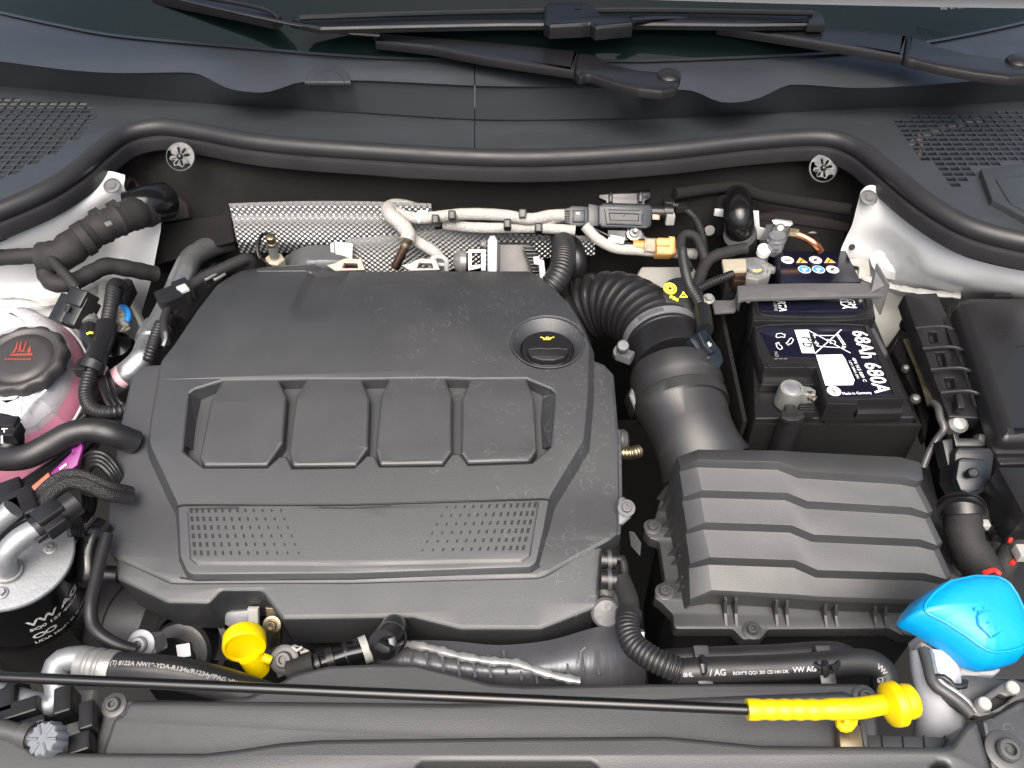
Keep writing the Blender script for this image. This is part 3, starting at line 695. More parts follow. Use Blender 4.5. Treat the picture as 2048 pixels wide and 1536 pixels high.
for k, rd in enumerate(ridge):
    top = [W(p[0], p[1], ZA - .0115 * k + edge_z(i) * (.55 if i else 1)) for i, p in enumerate(rd)]
    low = [q + V((0, -.0018, -RH)) if 0 < i < 5 else q + V((0, -.0004, -RH * (.75 if i == 0 else .9))) for i, q in enumerate(top)]
    strips.append((prev, top)); strips.append((top, low)); prev = low
fr = [W(p[0], p[1], ZA - .053 + edge_z(i)) for i, p in enumerate(front)]
strips.append((prev, fr))
fr2 = [q + V((0, -.002, -.004)) for q in fr]; strips.append((fr, fr2))
fr3 = [V((q.x, q.y + .003, -.052)) for q in fr2]; strips.append((fr2, fr3))
vs, fs = [], []
for a, b in strips:
    b0 = len(vs); n = len(a); vs += a + b
    for i in range(n - 1): fs.append((b0 + i, b0 + n + i, b0 + n + i + 1, b0 + i + 1))
# side walls left and right, rear wall
seqs = [rows[0]] + [s[1] for s in strips]
for col, dx, flip in ((0, -.004, 0), (6, .004, 1)):
    line = [s[col] for s in seqs[:-1]]; b0 = len(vs)
    for q in line: vs += [q, V((q.x + dx, q.y, -.055))]
    for i in range(len(line) - 1):
        f_ = (b0 + 2 * i, b0 + 2 * i + 1, b0 + 2 * i + 3, b0 + 2 * i + 2); fs.append(f_ if not flip else f_[::-1])
b0 = len(vs)
for q in rows[0]: vs += [q, V((q.x, q.y + .004, -.055))]
for i in range(6): fs.append((b0 + 2 * i, b0 + 2 * i + 2, b0 + 2 * i + 3, b0 + 2 * i + 1))
bm = bmesh.new(); bv = [bm.verts.new(v) for v in vs]
for f_ in fs: bm.faces.new([bv[i] for i in f_])
bmesh.ops.remove_doubles(bm, verts=bm.verts[:], dist=1e-5)
bmesh.ops.recalc_face_normals(bm, faces=bm.faces[:])
es = [e for e in bm.edges if len(e.link_faces) == 2 and e.calc_face_angle(0) > R(14)]
bmesh.ops.bevel(bm, geom=es, offset=.0017, segments=2, profile=.5, affect='EDGES', clamp_overlap=True)
bmobj('lid', bm, m['box'], ab, 40)
# flange, lower box, fins, screws
PF = hz(-.050)
flange = [(1310, 1035), (1292, 1045), (1288, 1062), (1300, 1077), (1318, 1082), (1330, 1160), (1312, 1172), (1308, 1195), (1322, 1205), (1345, 1228), (1348, 1258), (1466, 1258), (1485, 1279), (1521, 1279), (1537, 1259), (1780, 1257), (1803, 1270), (1835, 1272), (1850, 1240), (1900, 1165), (1925, 1158), (1945, 1150), (1942, 1122), (1915, 1115), (1890, 1060), (1860, 930), (1340, 930)]
slab('flange', PF, flange, m['box'], ab, d=.012, b=.0015, r=.004)
slab('lower_box', hz(-.058), [(1322, 1060), (1335, 1215), (1358, 1262), (1840, 1262), (1890, 1150), (1850, 940), (1345, 940)], m['blk'], ab, d=.14, b=.002, r=.01)
for x, y in ((1305, 1054), (1329, 1184), (1504, 1261), (1818, 1255), (1924, 1136)):
    bolt(ab, W(x, y, -.0498), r=.0046, kind='torx')
for x0 in (1452, 1554, 1652, 1751):
    for dx in (0, 21):
        x = x0 + dx; t = (x - 1452) / 300
        a = W(x, 1200 + 6 * t, -.034); b = W(x - 1, 1243 + 4 * t, -.0495)
        poly_ = [V((a.x, a.y + .012, a.z)), V((a.x, a.y, a.z)), V((b.x, a.y - .006, -.045)), V((b.x, b.y - .004, -.0495)), V((b.x, a.y + .012, -.0495))]
        vs = [p + V((s * .0011, 0, 0)) for s in (-1, 1) for p in poly_]; n = 5
        fs = [(4, 3, 2, 1, 0), (5, 6, 7, 8, 9)] + [(i, (i + 1) % 5, 5 + (i + 1) % 5, 5 + i) for i in range(5)]
        mesh('fin', vs, fs, m['box'], ab, smooth=False)
for k, (x, y) in enumerate(((1348, 960), (1351, 985), (1355, 1022), (1357, 1045), (1361, 1088), (1364, 1110), (1368, 1152), (1370, 1172))):
    a = W(x, y, -.02 - .0001 * (y - 960))
    vs = [a + V((.01, s * .001, 0)) for s in (-1, 1)] + [a + V((-.002, s * .001, -.001)) for s in (-1, 1)] + [a + V((-.012, s * .001, -.028)) for s in (-1, 1)] + [a + V((.01, s * .001, -.028)) for s in (-1, 1)]
    mesh('fin', vs, [(0, 2, 4, 6), (1, 7, 5, 3), (0, 1, 3, 2), (2, 3, 5, 4)], m['box'], ab, smooth=False)
pw = vt(W(1700, 1262, -.06).y - .0035)
for k, (s_, x0, x1, y) in enumerate((('8V0 955', 1668, 1692, 1265), ('8V0F 18A', 1668, 1692, 1273), ('PP-TD20', 1668, 1700, 1281), ('JNV 8V0F 129 607 F', 1712, 1765, 1263), ('8V0 129 607 K', 1722, 1762, 1271))):
    txt('lettering', s_, pw, (x0, y), (x1, y), m['brass'], ab, hs=1.2, h=.001)
def mm(px, py, z=0): return px / (2051 * (1 + (py - 768) / 1607) * (H / (H - z)))
# ------------------------------------------------------------ bulkhead insulation
fi = T('bulkhead_insulation', 'black brown felt insulation mat lining the bulkhead under the rubber seal', 'insulation mat', (0, .82, .0))
xs = [222, 250, 290, 340, 400, 470, 560, 700, 850, 1024, 1200, 1350, 1450, 1520, 1580, 1640, 1690, 1722]
def Yat(p, Y): return V((p.x * Y / p.y, Y, H + (p.z - H) * Y / p.y))
rows = []
for k in range(6):
    rw = []
    for x in xs:
        t0 = W(x, SLC(x) + 24, .082); Y0 = t0.y + .006; Y1 = .812 + .02 * (abs(x - 1000) / 780) ** 2
        t = k / 5; Y = Y0 + (Y1 - Y0) * min(1, t * 1.6); z = .088 - .16 * t
        rw.append(V((t0.x * Y / t0.y if k == 0 else W(x, 430, .03).x * Y / W(x, 430, .03).y, Y + .003 * math.sin(x * .02 + k), z)))
    rows.append(rw)
sheet('felt_mat', rows, m['felt'], fi, k=4, world=True)
FP = vt(.79)
slab('felt_flap', Pl(W(360, 470, .0), (0, -.75, .66)), [(250, 462), (330, 448), (395, 436), (440, 430), (458, 406), (470, 484), (420, 497), (360, 516), (302, 534), (270, 500)], m['felt'], fi, d=.008, b=.002, r=.003)
slab('felt_pad', Pl(W(330, 400, .03), (0, -.8, .6)), [(252, 346), (272, 366), (284, 376), (330, 378), (356, 392), (374, 410), (378, 437), (318, 446), (308, 410), (290, 398), (256, 394)], m['feltgrey'], fi, d=.012, b=.003, r=.004)
slab('felt_pad', Pl(W(1600, 430, .02), (0, -.8, .6)), [(1520, 424), (1560, 420), (1640, 432), (1706, 446), (1698, 466), (1640, 458), (1560, 446), (1516, 442)], m['feltgrey'], fi, d=.02, b=.005, r=.004)
slab('felt_flap', Pl(W(1600, 480, .0), (0, -.85, .5)), [(1516, 440), (1692, 464), (1680, 520), (1545, 512), (1520, 470)], m['felt'], fi, d=.006, b=.002, r=.003)
tube('felt_roll', [(1350, 388, .05), (1430, 376, .05), (1480, 374, .05), (1520, 390, .05), (1600, 405, .05), (1700, 420, .05)], .007, m['felt'], fi, n=10)
for x, y in ((430, 455),):
    pz = Pl(W(x, y, .0), (0, -.75, .66))
    lathe('plug', pz.o + pz.n * .001, pz.n, [(.0135, 0), (.0135, .003), (.011, .0055), (.005, .007), (.0005, .0072)], m['rub'], fi)
for x, y in ((360, 313), (1647, 336)):
    t = T('retaining_clip', ('silver star retaining clip at the %s end of the felt bulkhead mat' % ('left' if x < 900 else 'right')), 'clip', W(x, y, .06), 'star clips holding the bulkhead mat')
    c_ = WY(x, y, .826); ax = V((0, -.75, .66))
    K = Pl(c_, ax)
    def ring(rr, n=28): return [(rr * math.cos(2 * math.pi * i / n), rr * math.sin(2 * math.pi * i / n)) for i in range(n)]
    hs = []
    for q in range(8):
        an = q * math.pi / 4 + .2; e = V((math.cos(an), math.sin(an))); f = V((-e.y, e.x))
        hs.append([tuple(e * a + f * b) for a, b in ((.0045, -.0007), (.0095, -.0011), (.0105, 0), (.0095, .0011), (.0045, .0007))])
    slab('clip_plate', K, ring(.0165), m['clipm'], t, raw=True, prof=[(-.0015, 0), (-.0005, -.0003), (0, -.001), (0, -.0025)], holes=hs)
    lathe('stud', c_ - ax * .001, ax, [(.0036, 0), (.0036, .002), (.002, .004), (.0005, .0045)], m['blk'], t, n=14)
# ------------------------------------------------------------ heat shield
hsx = T('heat_shield', 'dimpled silver aluminium heat shield fixed along the bulkhead behind the cover', 'heat shield', W(680, 450, .0))
def hrow(py, Y, x0=457, x1=868, bow=0):
    out = []
    for i in range(9):
        x = x0 + (x1 - x0) * i / 8; out.append(WY(x, py(x) if callable(py) else py + bow * ((i - 4) / 4) ** 2, Y))
    return out
sheet('upper_shield', [hrow(402, .800, 457, 862, 5), hrow(412, .796, 460, 863, 4), hrow(430, .797, 463, 866, 3), hrow(440, .790, 466, 868, 2), hrow(455, .786, 468, 870), hrow(484, .783, 474, 870, -2), hrow(505, .79, 480, 870)], m['foil'], hsx, k=6, world=True)
sheet('lower_shield', [[WY(x, y, Y) for x, y, Y in r_] for r_ in (
    [(690, 478, .775), (780, 470, .775), (900, 458, .785), (1050, 468, .79), (1190, 472, .79)],
    [(690, 500, .765), (780, 492, .765), (900, 480, .78), (1050, 480, .785), (1190, 486, .785)],
    [(690, 550, .76), (780, 545, .755), (900, 540, .77), (1050, 520, .785), (1190, 510, .785)])], m['foil'], hsx, k=6, world=True)
lathe('grommet', W(763, 452, .012) + V((0, -.012, 0)), (0, -.7, .7), [(.011, 0), (.011, .002), (.008, .004), (.0025, .0045), (.002, .002)], m['ltgrey'], hsx, n=24)
# hot parts seen over the rear edge of the cover
tb = T('turbo_shield', 'crumpled silver foil wrapped exhaust part behind the cover', 'exhaust part', W(640, 525, -.01))
sheet('foil_wrap', [[(560, 520, -.02), (600, 496, .0), (650, 490, .005), (700, 500, .0), (740, 520, -.02)], [(555, 545, -.03), (600, 525, .006), (650, 520, .012), (700, 525, .008), (750, 545, -.03)], [(560, 575, -.05), (600, 560, -.02), (650, 560, -.015), (700, 560, -.02), (750, 575, -.05)]], m['foilw'], tb, k=5)
slab('strap', tl(686, 508, .012, 45), [(668, 482), (706, 486), (704, 532), (672, 532)], m['steel'], tb, d=.003, b=.001)
slab('strap', tl(686, 508, .009, 45), [(660, 486), (668, 484), (670, 530), (662, 528)], m['steel'], tb, d=.003, b=.0006)
for x in (680, 830):
    o = slab('injector_clip', tl(x + 20, 528, .015, 40), [(x, 520), (x + 12, 516), (x + 42, 518), (x + 50, 540), (x - 10, 542), (x - 28, 530), (x - 10, 526)], m['cream'] if x < 700 else m['greyw'], None, d=.008, b=.001, holes=[[(x + 8, 526), (x + 34, 527), (x + 36, 536), (x + 4, 536)]])
    tag(o, 'pale plastic clip behind the cover, beside the %s' % ('steel strap' if x < 700 else 'brown oxygen probe'), 'clip')
def probe(label, a, b, nut, mat):
    t = T('sensor_probe', label, 'sensor', W(*b))
    tube('probe_body', [a, ((a[0] + b[0]) / 2, (a[1] + b[1]) / 2, (a[2] + b[2]) / 2), b], mm(9, a[1]) , m[mat], t, n=16)
    A, B = W(*a), W(*b); ax = (A - B).normalized()
    lathe('probe_collar', A - ax * .004, ax, [(.0058, 0), (.0058, .003), (.005, .004), (.005, .007), (.0056, .008), (.0056, .012), (.004, .013)], m['brass'], t, n=18)
    if nut: lathe('probe_nut', B, ax, [(.011, -.004), (.011, .005), (.009, .0065), (.0055, .0065)], m['cream'], t, n=6)
    return t
p1 = probe('slim steel sensor probe with cream nut at the left rear of the cover', (543, 484, .03), (551, 524, .0), 1, 'steel')
tube('probe_lead', [(540, 468, .035), (524, 470, .03), (516, 490, .02), (520, 515, .01), (545, 536, .0)], .0022, m['blkgloss'], p1, n=8)
p2 = probe('brown oxygen sensor probe with white sleeved lead, behind the cover', (813, 486, .028), (790, 536, .0), 0, 'brown')
tube('probe_lead', [(814, 482, .03), (816, 466, .035), (800, 446, .042), (782, 430, .045), (778, 416, .04), (800, 412, .035), (832, 420, .03)], .0085, m['sleeve'], p2, n=14, wob=.05)
o = tube('sleeved_lead', [(828, 480, .02), (850, 492, .018), (875, 510, .01), (890, 540, -.01)], .0065, m['sleeve'], n=12, wob=.04); tag(o, 'short white sleeved lead curving down right of the brown probe', 'cable')
hc = T('hose_clip', 'grey plastic hose clip loop behind the cover, right of the probe', 'clip', W(880, 525, .01))
tube('clip_loop', [(860, 540, .0), (862, 520, .012), (878, 513, .015), (892, 520, .012), (893, 540, .0)], .0028, m['greyp'], hc, n=8)
tube('clip_bridge', [(858, 528, .006), (894, 530, .006)], .0022, m['greyp'], hc, n=8, smooth=False)
# exhaust gas valve with its motor
ev = T('exhaust_valve', 'bright metal valve flange with black ribbed motor behind the cover', 'valve', W(990, 510, .0))
lathe('valve_boss', W(930, 524, .0), (-1, -.1, .1), [(.006, -.004), (.013, .0), (.014, .006), (.010, .011), (.002, .014)], m['chrome'], ev, n=24)
slab('valve_bracket', tl(955, 515, .012, 45), [(936, 498), (972, 498), (972, 542), (962, 542), (962, 506), (944, 506), (944, 530), (962, 528), (962, 536), (936, 542)], m['chrome'], ev, d=.006, b=.001)
slab('valve_flange', tl(985, 510, .018, 45), [(974, 480), (980, 470), (990, 470), (996, 480), (996, 545), (974, 545)], m['zinc'], ev, d=.02, b=.002, r=.002)
bolt(ev, W(969, 488, .016), (-1, -.2, .2), .004, 'hex', m['steel'])
slab('motor', tl(1030, 515, .02, 40), [(996, 484), (1062, 484), (1074, 500), (1092, 560), (996, 560)], m['blk'], ev, d=.03, b=.003, r=.003)
for k in range(6): slab('rib', tl(1030, 500, .0225, 40), [(1000, 489 + 9 * k), (1036 - 4 * (k % 2), 489 + 9 * k), (1036 - 4 * (k % 2), 492 + 9 * k), (1000, 492 + 9 * k)], m['blk'], ev, d=.004, b=.0006)
for k in range(9): slab('rib', tl(1070, 520, .024, 40), [(1046 + k * 2.5, 492 + 7 * k), (1070 + k * 2.5, 492 + 7 * k), (1071 + k * 2.5, 495 + 7 * k), (1047 + k * 2.5, 495 + 7 * k)], m['blk'], ev, d=.005, b=.0005)
slab('bracket_tab', tl(1080, 540, .028, 40), [(1066, 513), (1078, 512), (1080, 518), (1088, 520), (1092, 556), (1080, 558), (1078, 530), (1068, 528)], m['greyp'], ev, d=.002, b=.0005)
# ------------------------------------------------------------ white sensor cables
def cable(label, pts, r, mat='sleeve', name='sensor_cable', **k):
    o = tube(name, pts, r, m[mat], n=k.pop('n', 14), **k); return tag(o, label, 'cable')
cable('upper white sleeved cable running from the heat shield to the dark blue module', [(790, 425, .04), (830, 436, .04), (870, 434, .044), (930, 428, .046), (1000, 430, .046), (1060, 438, .044), (1100, 431, .044), (1128, 430, .044)], .0066, wob=.03)
cable('white sleeved cable crossing under the module plug', [(1060, 444, .036), (1090, 440, .038), (1126, 434, .040)], .0055, wob=.03)
cable('lower white sleeved cable clipped below the upper one', [(888, 449, .03), (950, 455, .032), (1010, 456, .032), (1080, 456, .032), (1150, 461, .03)], .0060, wob=.03)
cable('white sleeved cable looping from module plug down to the ochre connector', [(1170, 452, .03), (1195, 478, .02), (1230, 496, .012), (1275, 500, .008), (1340, 505, .004), (1392, 508, .0)], .0062, wob=.03)
for k, (x, y) in enumerate(((872, 441), (905, 433), (1015, 450), (1045, 430), (1077, 458))):
    o = box('cable_clip', W(x, y, .048 if k != 1 else .052), .0085, .010, .022, m['blk'] if k != 3 else m['gun'], M=Matrix.Rotation(R(45), 4, 'X'), b=.002)
    tag(o, ('black clip on the white cables, nearest the heat shield', 'dark clip on the upper white cable, second from the left', 'black clip joining both white cables at mid run', 'grey clip on the upper white cable near the module', 'black clip on the lower white cable near the module')[k], 'clip', 'clips on the white cables')
tie = lathe('cable_band', W(846, 434, .042), (1, 0, .05), [(.0072, -.006), (.0076, -.005), (.0076, .005), (.0072, .006)], m['whitep'], n=20); tag(tie, 'white band around the upper cable beside the heat shield', 'band')
# ------------------------------------------------------------ dark blue sensor module
sm = T('sensor_module', 'dark blue grey electronic sensor box mounted on the bulkhead', 'sensor module', W(1250, 430, .03))
TP = lambda h: Pl(W(1250, 432, .035) + V((0, -.7, .7)) * h, (0, -.7, .72))
slab('mount', TP(-.012), [(1198, 376), (1300, 376), (1302, 396), (1290, 402), (1288, 470), (1300, 478), (1216, 484), (1212, 402), (1198, 396)], m['blkgloss'], sm, d=.006, b=.001)
for x in (1218, 1278): slab('mount_post', TP(-.006), [(x, 383), (x + 8, 383), (x + 8, 404), (x, 404)], m['blk'], sm, d=.01, b=.001)
slab('housing', TP(0), [(1196, 410), (1208, 404), (1300, 407), (1308, 414), (1304, 452), (1294, 458), (1204, 456), (1196, 448)], m['navy'], sm, d=.022, b=.003, r=.003)
slab('housing_lid', TP(.0025), [(1208, 416), (1288, 419), (1286, 452), (1212, 449)], m['navy'], sm, d=.004, b=.0012, r=.001, prof=[(-.006, -.001), (-.005, -.0002), (-.0028, 0), (-.0008, -.0006), (0, -.004)])
lathe('rivet', TP(.0015).o + V((-.002, .001, 0)), (0, -.7, .72), [(.0022, 0), (.0018, .001), (.0003, .0013)], m['navy'], sm, n=14)
slab('plug_socket', TP(-.002), [(1176, 406), (1198, 410), (1198, 452), (1176, 454)], m['navy'], sm, d=.018, b=.0012)
slab('plug', TP(-.001), [(1120, 418), (1138, 414), (1142, 410), (1177, 412), (1177, 452), (1142, 454), (1138, 448), (1120, 446)], m['navy'], sm, d=.02, b=.0015)
for k in range(5): slab('plug_rib', TP(.0008), [(1123, 421 + 5 * k), (1140, 420 + 5 * k), (1140, 422 + 5 * k), (1123, 423 + 5 * k)], m['navy'], sm, d=.002, b=.0003)
slab('plug_latch', TP(.002), [(1146, 420), (1170, 420), (1170, 444), (1146, 444)], m['navy'], sm, d=.004, b=.001)
slab('label_print', TP(.0024), [(1152, 424), (1160, 424), (1160, 429), (1152, 429)], m['greyp'], sm, d=.0005, b=0)
for a, b_, r_ in (((1302, 424), (1326, 425), 13), ((1326, 424), (1344, 425), 16)):
    A = TP(-.008).w(*TP(-.008).px(*a)); B = TP(-.008).w(*TP(-.008).px(*b_))
    tube('outlet', [A, B], mm(r_, 425), m['blk'], sm, smooth=False)
slab('side_label', TP(.0015), [(1305, 428), (1320, 429), (1320, 440), (1305, 439)], m['brown'], sm, d=.004, b=.0005)
lathe('fixing_nut', TP(-.007).w(*TP(-.007).px(1268, 467)), (0, -.6, .8), [(.009, 0), (.009, .001), (.006, .002), (.0055, .005), (.003, .006), (.003, .011), (.002, .012)], m['steel'], sm, n=12)
cable('thin ribbed black lead from the sensor box curving down towards the air duct', [(1335, 408, .038), (1352, 412, .038), (1372, 420, .034), (1392, 440, .03), (1404, 470, .024), (1408, 500, .016), (1412, 540, .01)], .0048, 'rub', 'ribbed_lead', corr=(.0034, .0012))
lead = T('hose_stub', 'small black connector stubs at the right end of the sensor box', 'connector', W(1345, 412, .036))
box('stub', W(1337, 407, .038), .012, .008, .010, m['blk'], lead); box('stub', W(1362, 416, .036), .014, .010, .010, m['blk'], lead); box('stub', W(1340, 438, .03), .010, .008, .014, m['greyw'], lead)
# ochre connector
oc_ = T('ochre_connector', 'ochre electrical connector in front of the sensor box', 'connector', W(1310, 490, .01))
XA = V((1, -.12, 0)).normalized()
tube('connector_nose', [W(1266, 491, .012), W(1290, 492, .012)], .0062, m['orange'], oc_, smooth=False, n=14)
lathe('connector_ring', W(1288, 492, .012), XA, [(.0085, 0), (.0095, .0006), (.0095, .002), (.0085, .0026)], m['cream'], oc_, n=20)
tube('connector_neck', [W(1292, 492, .012), W(1312, 493, .012)], .0095, m['cream'], oc_, smooth=False, n=8, ang=20)
slab('connector_body', tl(1330, 490, .022, 40), [(1312, 478), (1316, 474), (1342, 475), (1352, 484), (1354, 506), (1344, 510), (1314, 509)], m['orange'], oc_, d=.02, b=.0022, r=.001)
slab('connector_latch', tl(1345, 480, .026, 40), [(1338, 472), (1350, 473), (1352, 486), (1340, 485)], m['orange'], oc_, d=.006, b=.001)
slab('connector_step', tl(1330, 490, .0232, 40), [(1314, 488), (1340, 489), (1340, 492), (1314, 491)], m['orange'], oc_, d=.003, b=.0005)
cable('thin black wire from the module to the ochre connector', [(1186, 456, .03), (1214, 470, .026), (1240, 482, .02), (1268, 490, .013)], .0012, 'blkgloss', 'thin_wire', n=6)
tag(box('cable_marker', W(1233, 479, .022), .018, .007, .006, m['whitep'], M=Matrix.Rotation(R(-20), 4, 'Z')), 'small white marker sleeve on the thin wire left of the ochre connector', 'marker')
cable('black ribbed lead curving over the ochre connector to the air mass sensor', [(1378, 540, .02), (1364, 505, .024), (1362, 480, .028), (1372, 468, .03), (1392, 474, .03), (1404, 500, .024), (1410, 520, .018)], .0052, 'tape', 'taped_lead', wob=.04)
cable('long black ribbed conduit leading down to the air mass sensor plug', [(1364, 500, .028), (1368, 530, .03), (1378, 570, .032), (1395, 600, .032), (1406, 625, .03)], .0054, 'rub', 'ribbed_lead', corr=(.0036, .0012))
cable('short ribbed black conduit between the brake reservoir and battery sensor', [(1396, 578, .02), (1420, 566, .022), (1448, 555, .024), (1466, 548, .026)], .0048, 'rub', 'ribbed_lead', corr=(.0034, .0012))
cable('taped black cable behind the brake fluid reservoir', [(1380, 600, .01), (1396, 565, .012), (1410, 530, .016), (1430, 512, .02), (1470, 500, .02), (1492, 496, .02)], .0065, 'tape', 'taped_lead', wob=.08)
# ------------------------------------------------------------ black elbow pipe by the bulkhead
el = T('elbow_pipe', 'smooth black elbow pipe emerging through the bulkhead mat', 'pipe', W(1478, 460, .0))
tube('elbow', [(1474, 385, .02), (1474, 402, .045), (1476, 425, .05), (1479, 455, .035), (1482, 490, .0), (1484, 530, -.05)], .0165, m['blkgloss'], el, n=22)
tube('elbow_cuff', [(1480, 468, .03), (1482, 492, .005), (1483, 510, -.015)], .0185, m['rub'], el, n=20)
slab('mat_opening', vt(.80), [(1434, 398), (1446, 392), (1500, 394), (1510, 420), (1510, 470), (1434, 470)], m['deep'], el, d=.002, b=0)
o = slab('body_panel', vt(.797), [(1430, 420), (1452, 421), (1452, 436), (1428, 432)], m['white'], d=.003, b=.0008); tag(o, 'sliver of white body metal left of the black elbow pipe', 'panel')
o = slab('body_panel', vt(.797), [(1503, 424), (1518, 424), (1520, 456), (1540, 462), (1536, 482), (1503, 478)], m['white'], d=.003, b=.0008); tag(o, 'white body metal patch right of the black elbow pipe', 'panel')
o = lathe('plug', WY(1419, 461, .805), (0, -1, .2), [(.0065, 0), (.006, .001), (.0005, .0012)], m['greyw'], n=18); tag(o, 'small pale round plug left of the black elbow pipe', 'plug')
# expansion valve and copper line
xv = T('expansion_valve', 'bare metal expansion valve block with a copper line', 'valve', W(1562, 460, .02))
slab('valve_cap', tl(1563, 446, .045, 35), [(1544, 440), (1552, 437), (1584, 441), (1587, 448), (1580, 453), (1548, 448)], m['chrome'], xv, d=.003, b=.0008)
slab('valve_block', tl(1562, 460, .034, 55), [(1548, 448), (1580, 452), (1582, 462), (1576, 478), (1568, 494), (1536, 494), (1534, 480), (1546, 462)], m['zinc'], xv, d=.03, b=.002)
lathe('valve_stud', W(1560, 458, .04), (-.25, -.7, .7), [(.0062, 0), (.0062, .003), (.0045, .006), (.003, .007)], m['steel'], xv, n=14)
tube('valve_tube', [(1555, 470, .042), (1552, 488, .03), (1548, 500, .018)], .009, m['zinc'], xv, n=18, corr=(.005, .0007))
tube('copper_line', [(1578, 466, .036), (1592, 468, .036), (1612, 476, .034), (1630, 488, .03), (1640, 502, .02)], .0045, m['copper'], xv, n=14)
lathe('line_nut', W(1584, 466, .036), (1, -.15, -.05), [(.0062, -.004), (.0062, .006), (.005, .007)], m['brass'], xv, n=8)
o = lathe('grommet_ring', WY(1622, 476, .80), (0, -1, .3), [(.009, 0), (.0085, .002), (.005, .002), (.0045, .0)], m['greyw'], n=20); tag(o, 'pale ring grommet in the bulkhead behind the copper line', 'grommet')
# ------------------------------------------------------------ brake fluid reservoir
br = T('brake_reservoir', 'off white brake fluid reservoir with black cap marked in yellow', 'reservoir', W(1350, 590, -.03))
slab('tank', hz(-.004), [(1272, 545), (1280, 528), (1392, 528), (1400, 548), (1416, 600), (1400, 680), (1330, 640), (1290, 600)], m['greyw'], br, d=.06, b=.008, r=.008)
cc = W(1363, 596, .022)
BN = V((.1, -.35, 1)).normalized()
lathe('cap', cc, BN, [(.0225, -.012), (.0228, .004), (.0215, .0062), (.018, .007), (.001, .0072)], m['blk'], br, n=40)
BP_ = Pl(cc + BN * .0074, BN)
def disc(n=24, r=1, c=(0, 0)): return [(c[0] + r * math.cos(2 * math.pi * i / n), c[1] + r * math.sin(2 * math.pi * i / n)) for i in range(n)]
cx, cy = BP_.px(1340, 577)
slab('brake_mark', BP_, disc(24, .0072, (cx, cy)), m['yelp'], br, raw=True, prof=[(0, .0002), (0, 0)], holes=[disc(20, .0052, (cx, cy))])
slab('brake_mark', BP_, disc(24, .0042, (cx, cy)), m['yelp'], br, raw=True, prof=[(0, .0002), (0, 0)], holes=[disc(16, .0018, (cx, cy))])
tr = [BP_.px(1367, 583), BP_.px(1376, 595), BP_.px(1358, 595)]; ce = V(tr[0]) * .33 + V(tr[1]) * .33 + V(tr[2]) * .33
slab('warning_mark', BP_, tr, m['yelp'], br, raw=True, prof=[(0, .0002), (0, 0)], holes=[[tuple(ce + (V(p) - ce) * .6) for p in tr]])
txt('warning_mark', '!', BP_, (1366, 593), (1368, 593), m['yelp'], br)
for k in range(3): slab('cap_print', BP_, [(1340 + 6 * k, 590 + 3 * k), (1345 + 6 * k, 591 + 3 * k), (1344 + 6 * k, 597 + 3 * k), (1339 + 6 * k, 596 + 3 * k)], m['yelp'], br, prof=[(0, .0002), (0, 0)], holes=[[(1341.2 + 6 * k, 591.8 + 3 * k), (1343.4 + 6 * k, 592.3 + 3 * k), (1343 + 6 * k, 595.4 + 3 * k), (1340.6 + 6 * k, 595 + 3 * k)]])
# ------------------------------------------------------------ inner wings
wl = T('inner_wing', 'white painted inner wing on the left with dark harness across it', 'inner wing', W(100, 560, .0))
sheet('wing_skin', [
    [(-90, 470, .092), (0, 452, .09), (60, 430, .088), (110, 405, .088), (150, 380, .088), (185, 352, .088), (215, 342, .088), (250, 350, .088)],
    [(-90, 500, .075), (0, 480, .074), (60, 462, .074), (110, 440, .074), (150, 420, .074), (190, 400, .074), (220, 385, .074), (254, 385, .072)],
    [(-90, 540, .055), (0, 525, .05), (60, 510, .046), (110, 495, .044), (150, 478, .042), (200, 450, .04), (240, 430, .04), (320, 425, .035)],
    [(-90, 580, .02), (0, 570, .016), (60, 562, .012), (110, 552, .008), (150, 540, .004), (200, 520, .0), (240, 505, -.002), (310, 520, -.01)],
    [(-90, 620, .01), (0, 610, .004), (60, 602, .0), (110, 596, -.004), (150, 590, -.01), (200, 580, -.02), (240, 570, -.03), (300, 570, -.04)],
    [(-90, 680, .0), (0, 670, -.01), (60, 665, -.02), (110, 660, -.03), (150, 660, -.04), (200, 650, -.05), (240, 640, -.07), (280, 640, -.09)],
    [(-90, 760, -.06), (0, 760, -.07), (60, 760, -.08), (110, 760, -.09), (150, 760, -.10), (200, 750, -.11), (240, 740, -.13), (270, 740, -.15)]], m['white'], wl, k=5)
lathe('cap_bolt', W(224, 371, .085), (0, -.5, 1), [(.0095, 0), (.0092, .0008), (.0075, .0012), (.007, .0004), (.0045, .0004), (.004, .0014), (.0005, .0014)], m['cast'], wl, n=28)
for pts in ([(-60, 596, .012), (40, 592, .01), (90, 602, .002), (150, 590, -.006), (210, 560, -.012)], [(-60, 618, .01), (60, 612, .004), (130, 604, -.006), (200, 590, -.018)]):
    tube('seam_sealer', pts, .0028, m['sealer'], wl, n=8, wob=.35, flat=.6)
leg = T('strut_bracket', 'greyish painted bracket leg beside the coolant tank', 'bracket', W(250, 620, -.05))
slab('bracket_leg', tl(240, 600, -.02, 50), [(196, 566), (252, 556), (262, 600), (290, 655), (282, 664), (258, 610), (244, 588), (226, 640), (212, 680), (190, 640)], m['grime'], leg, d=.008, b=.002)
wr = T('inner_wing', 'pale grey white inner wing on the right behind the fuse box', 'inner wing', W(1850, 540, .0))
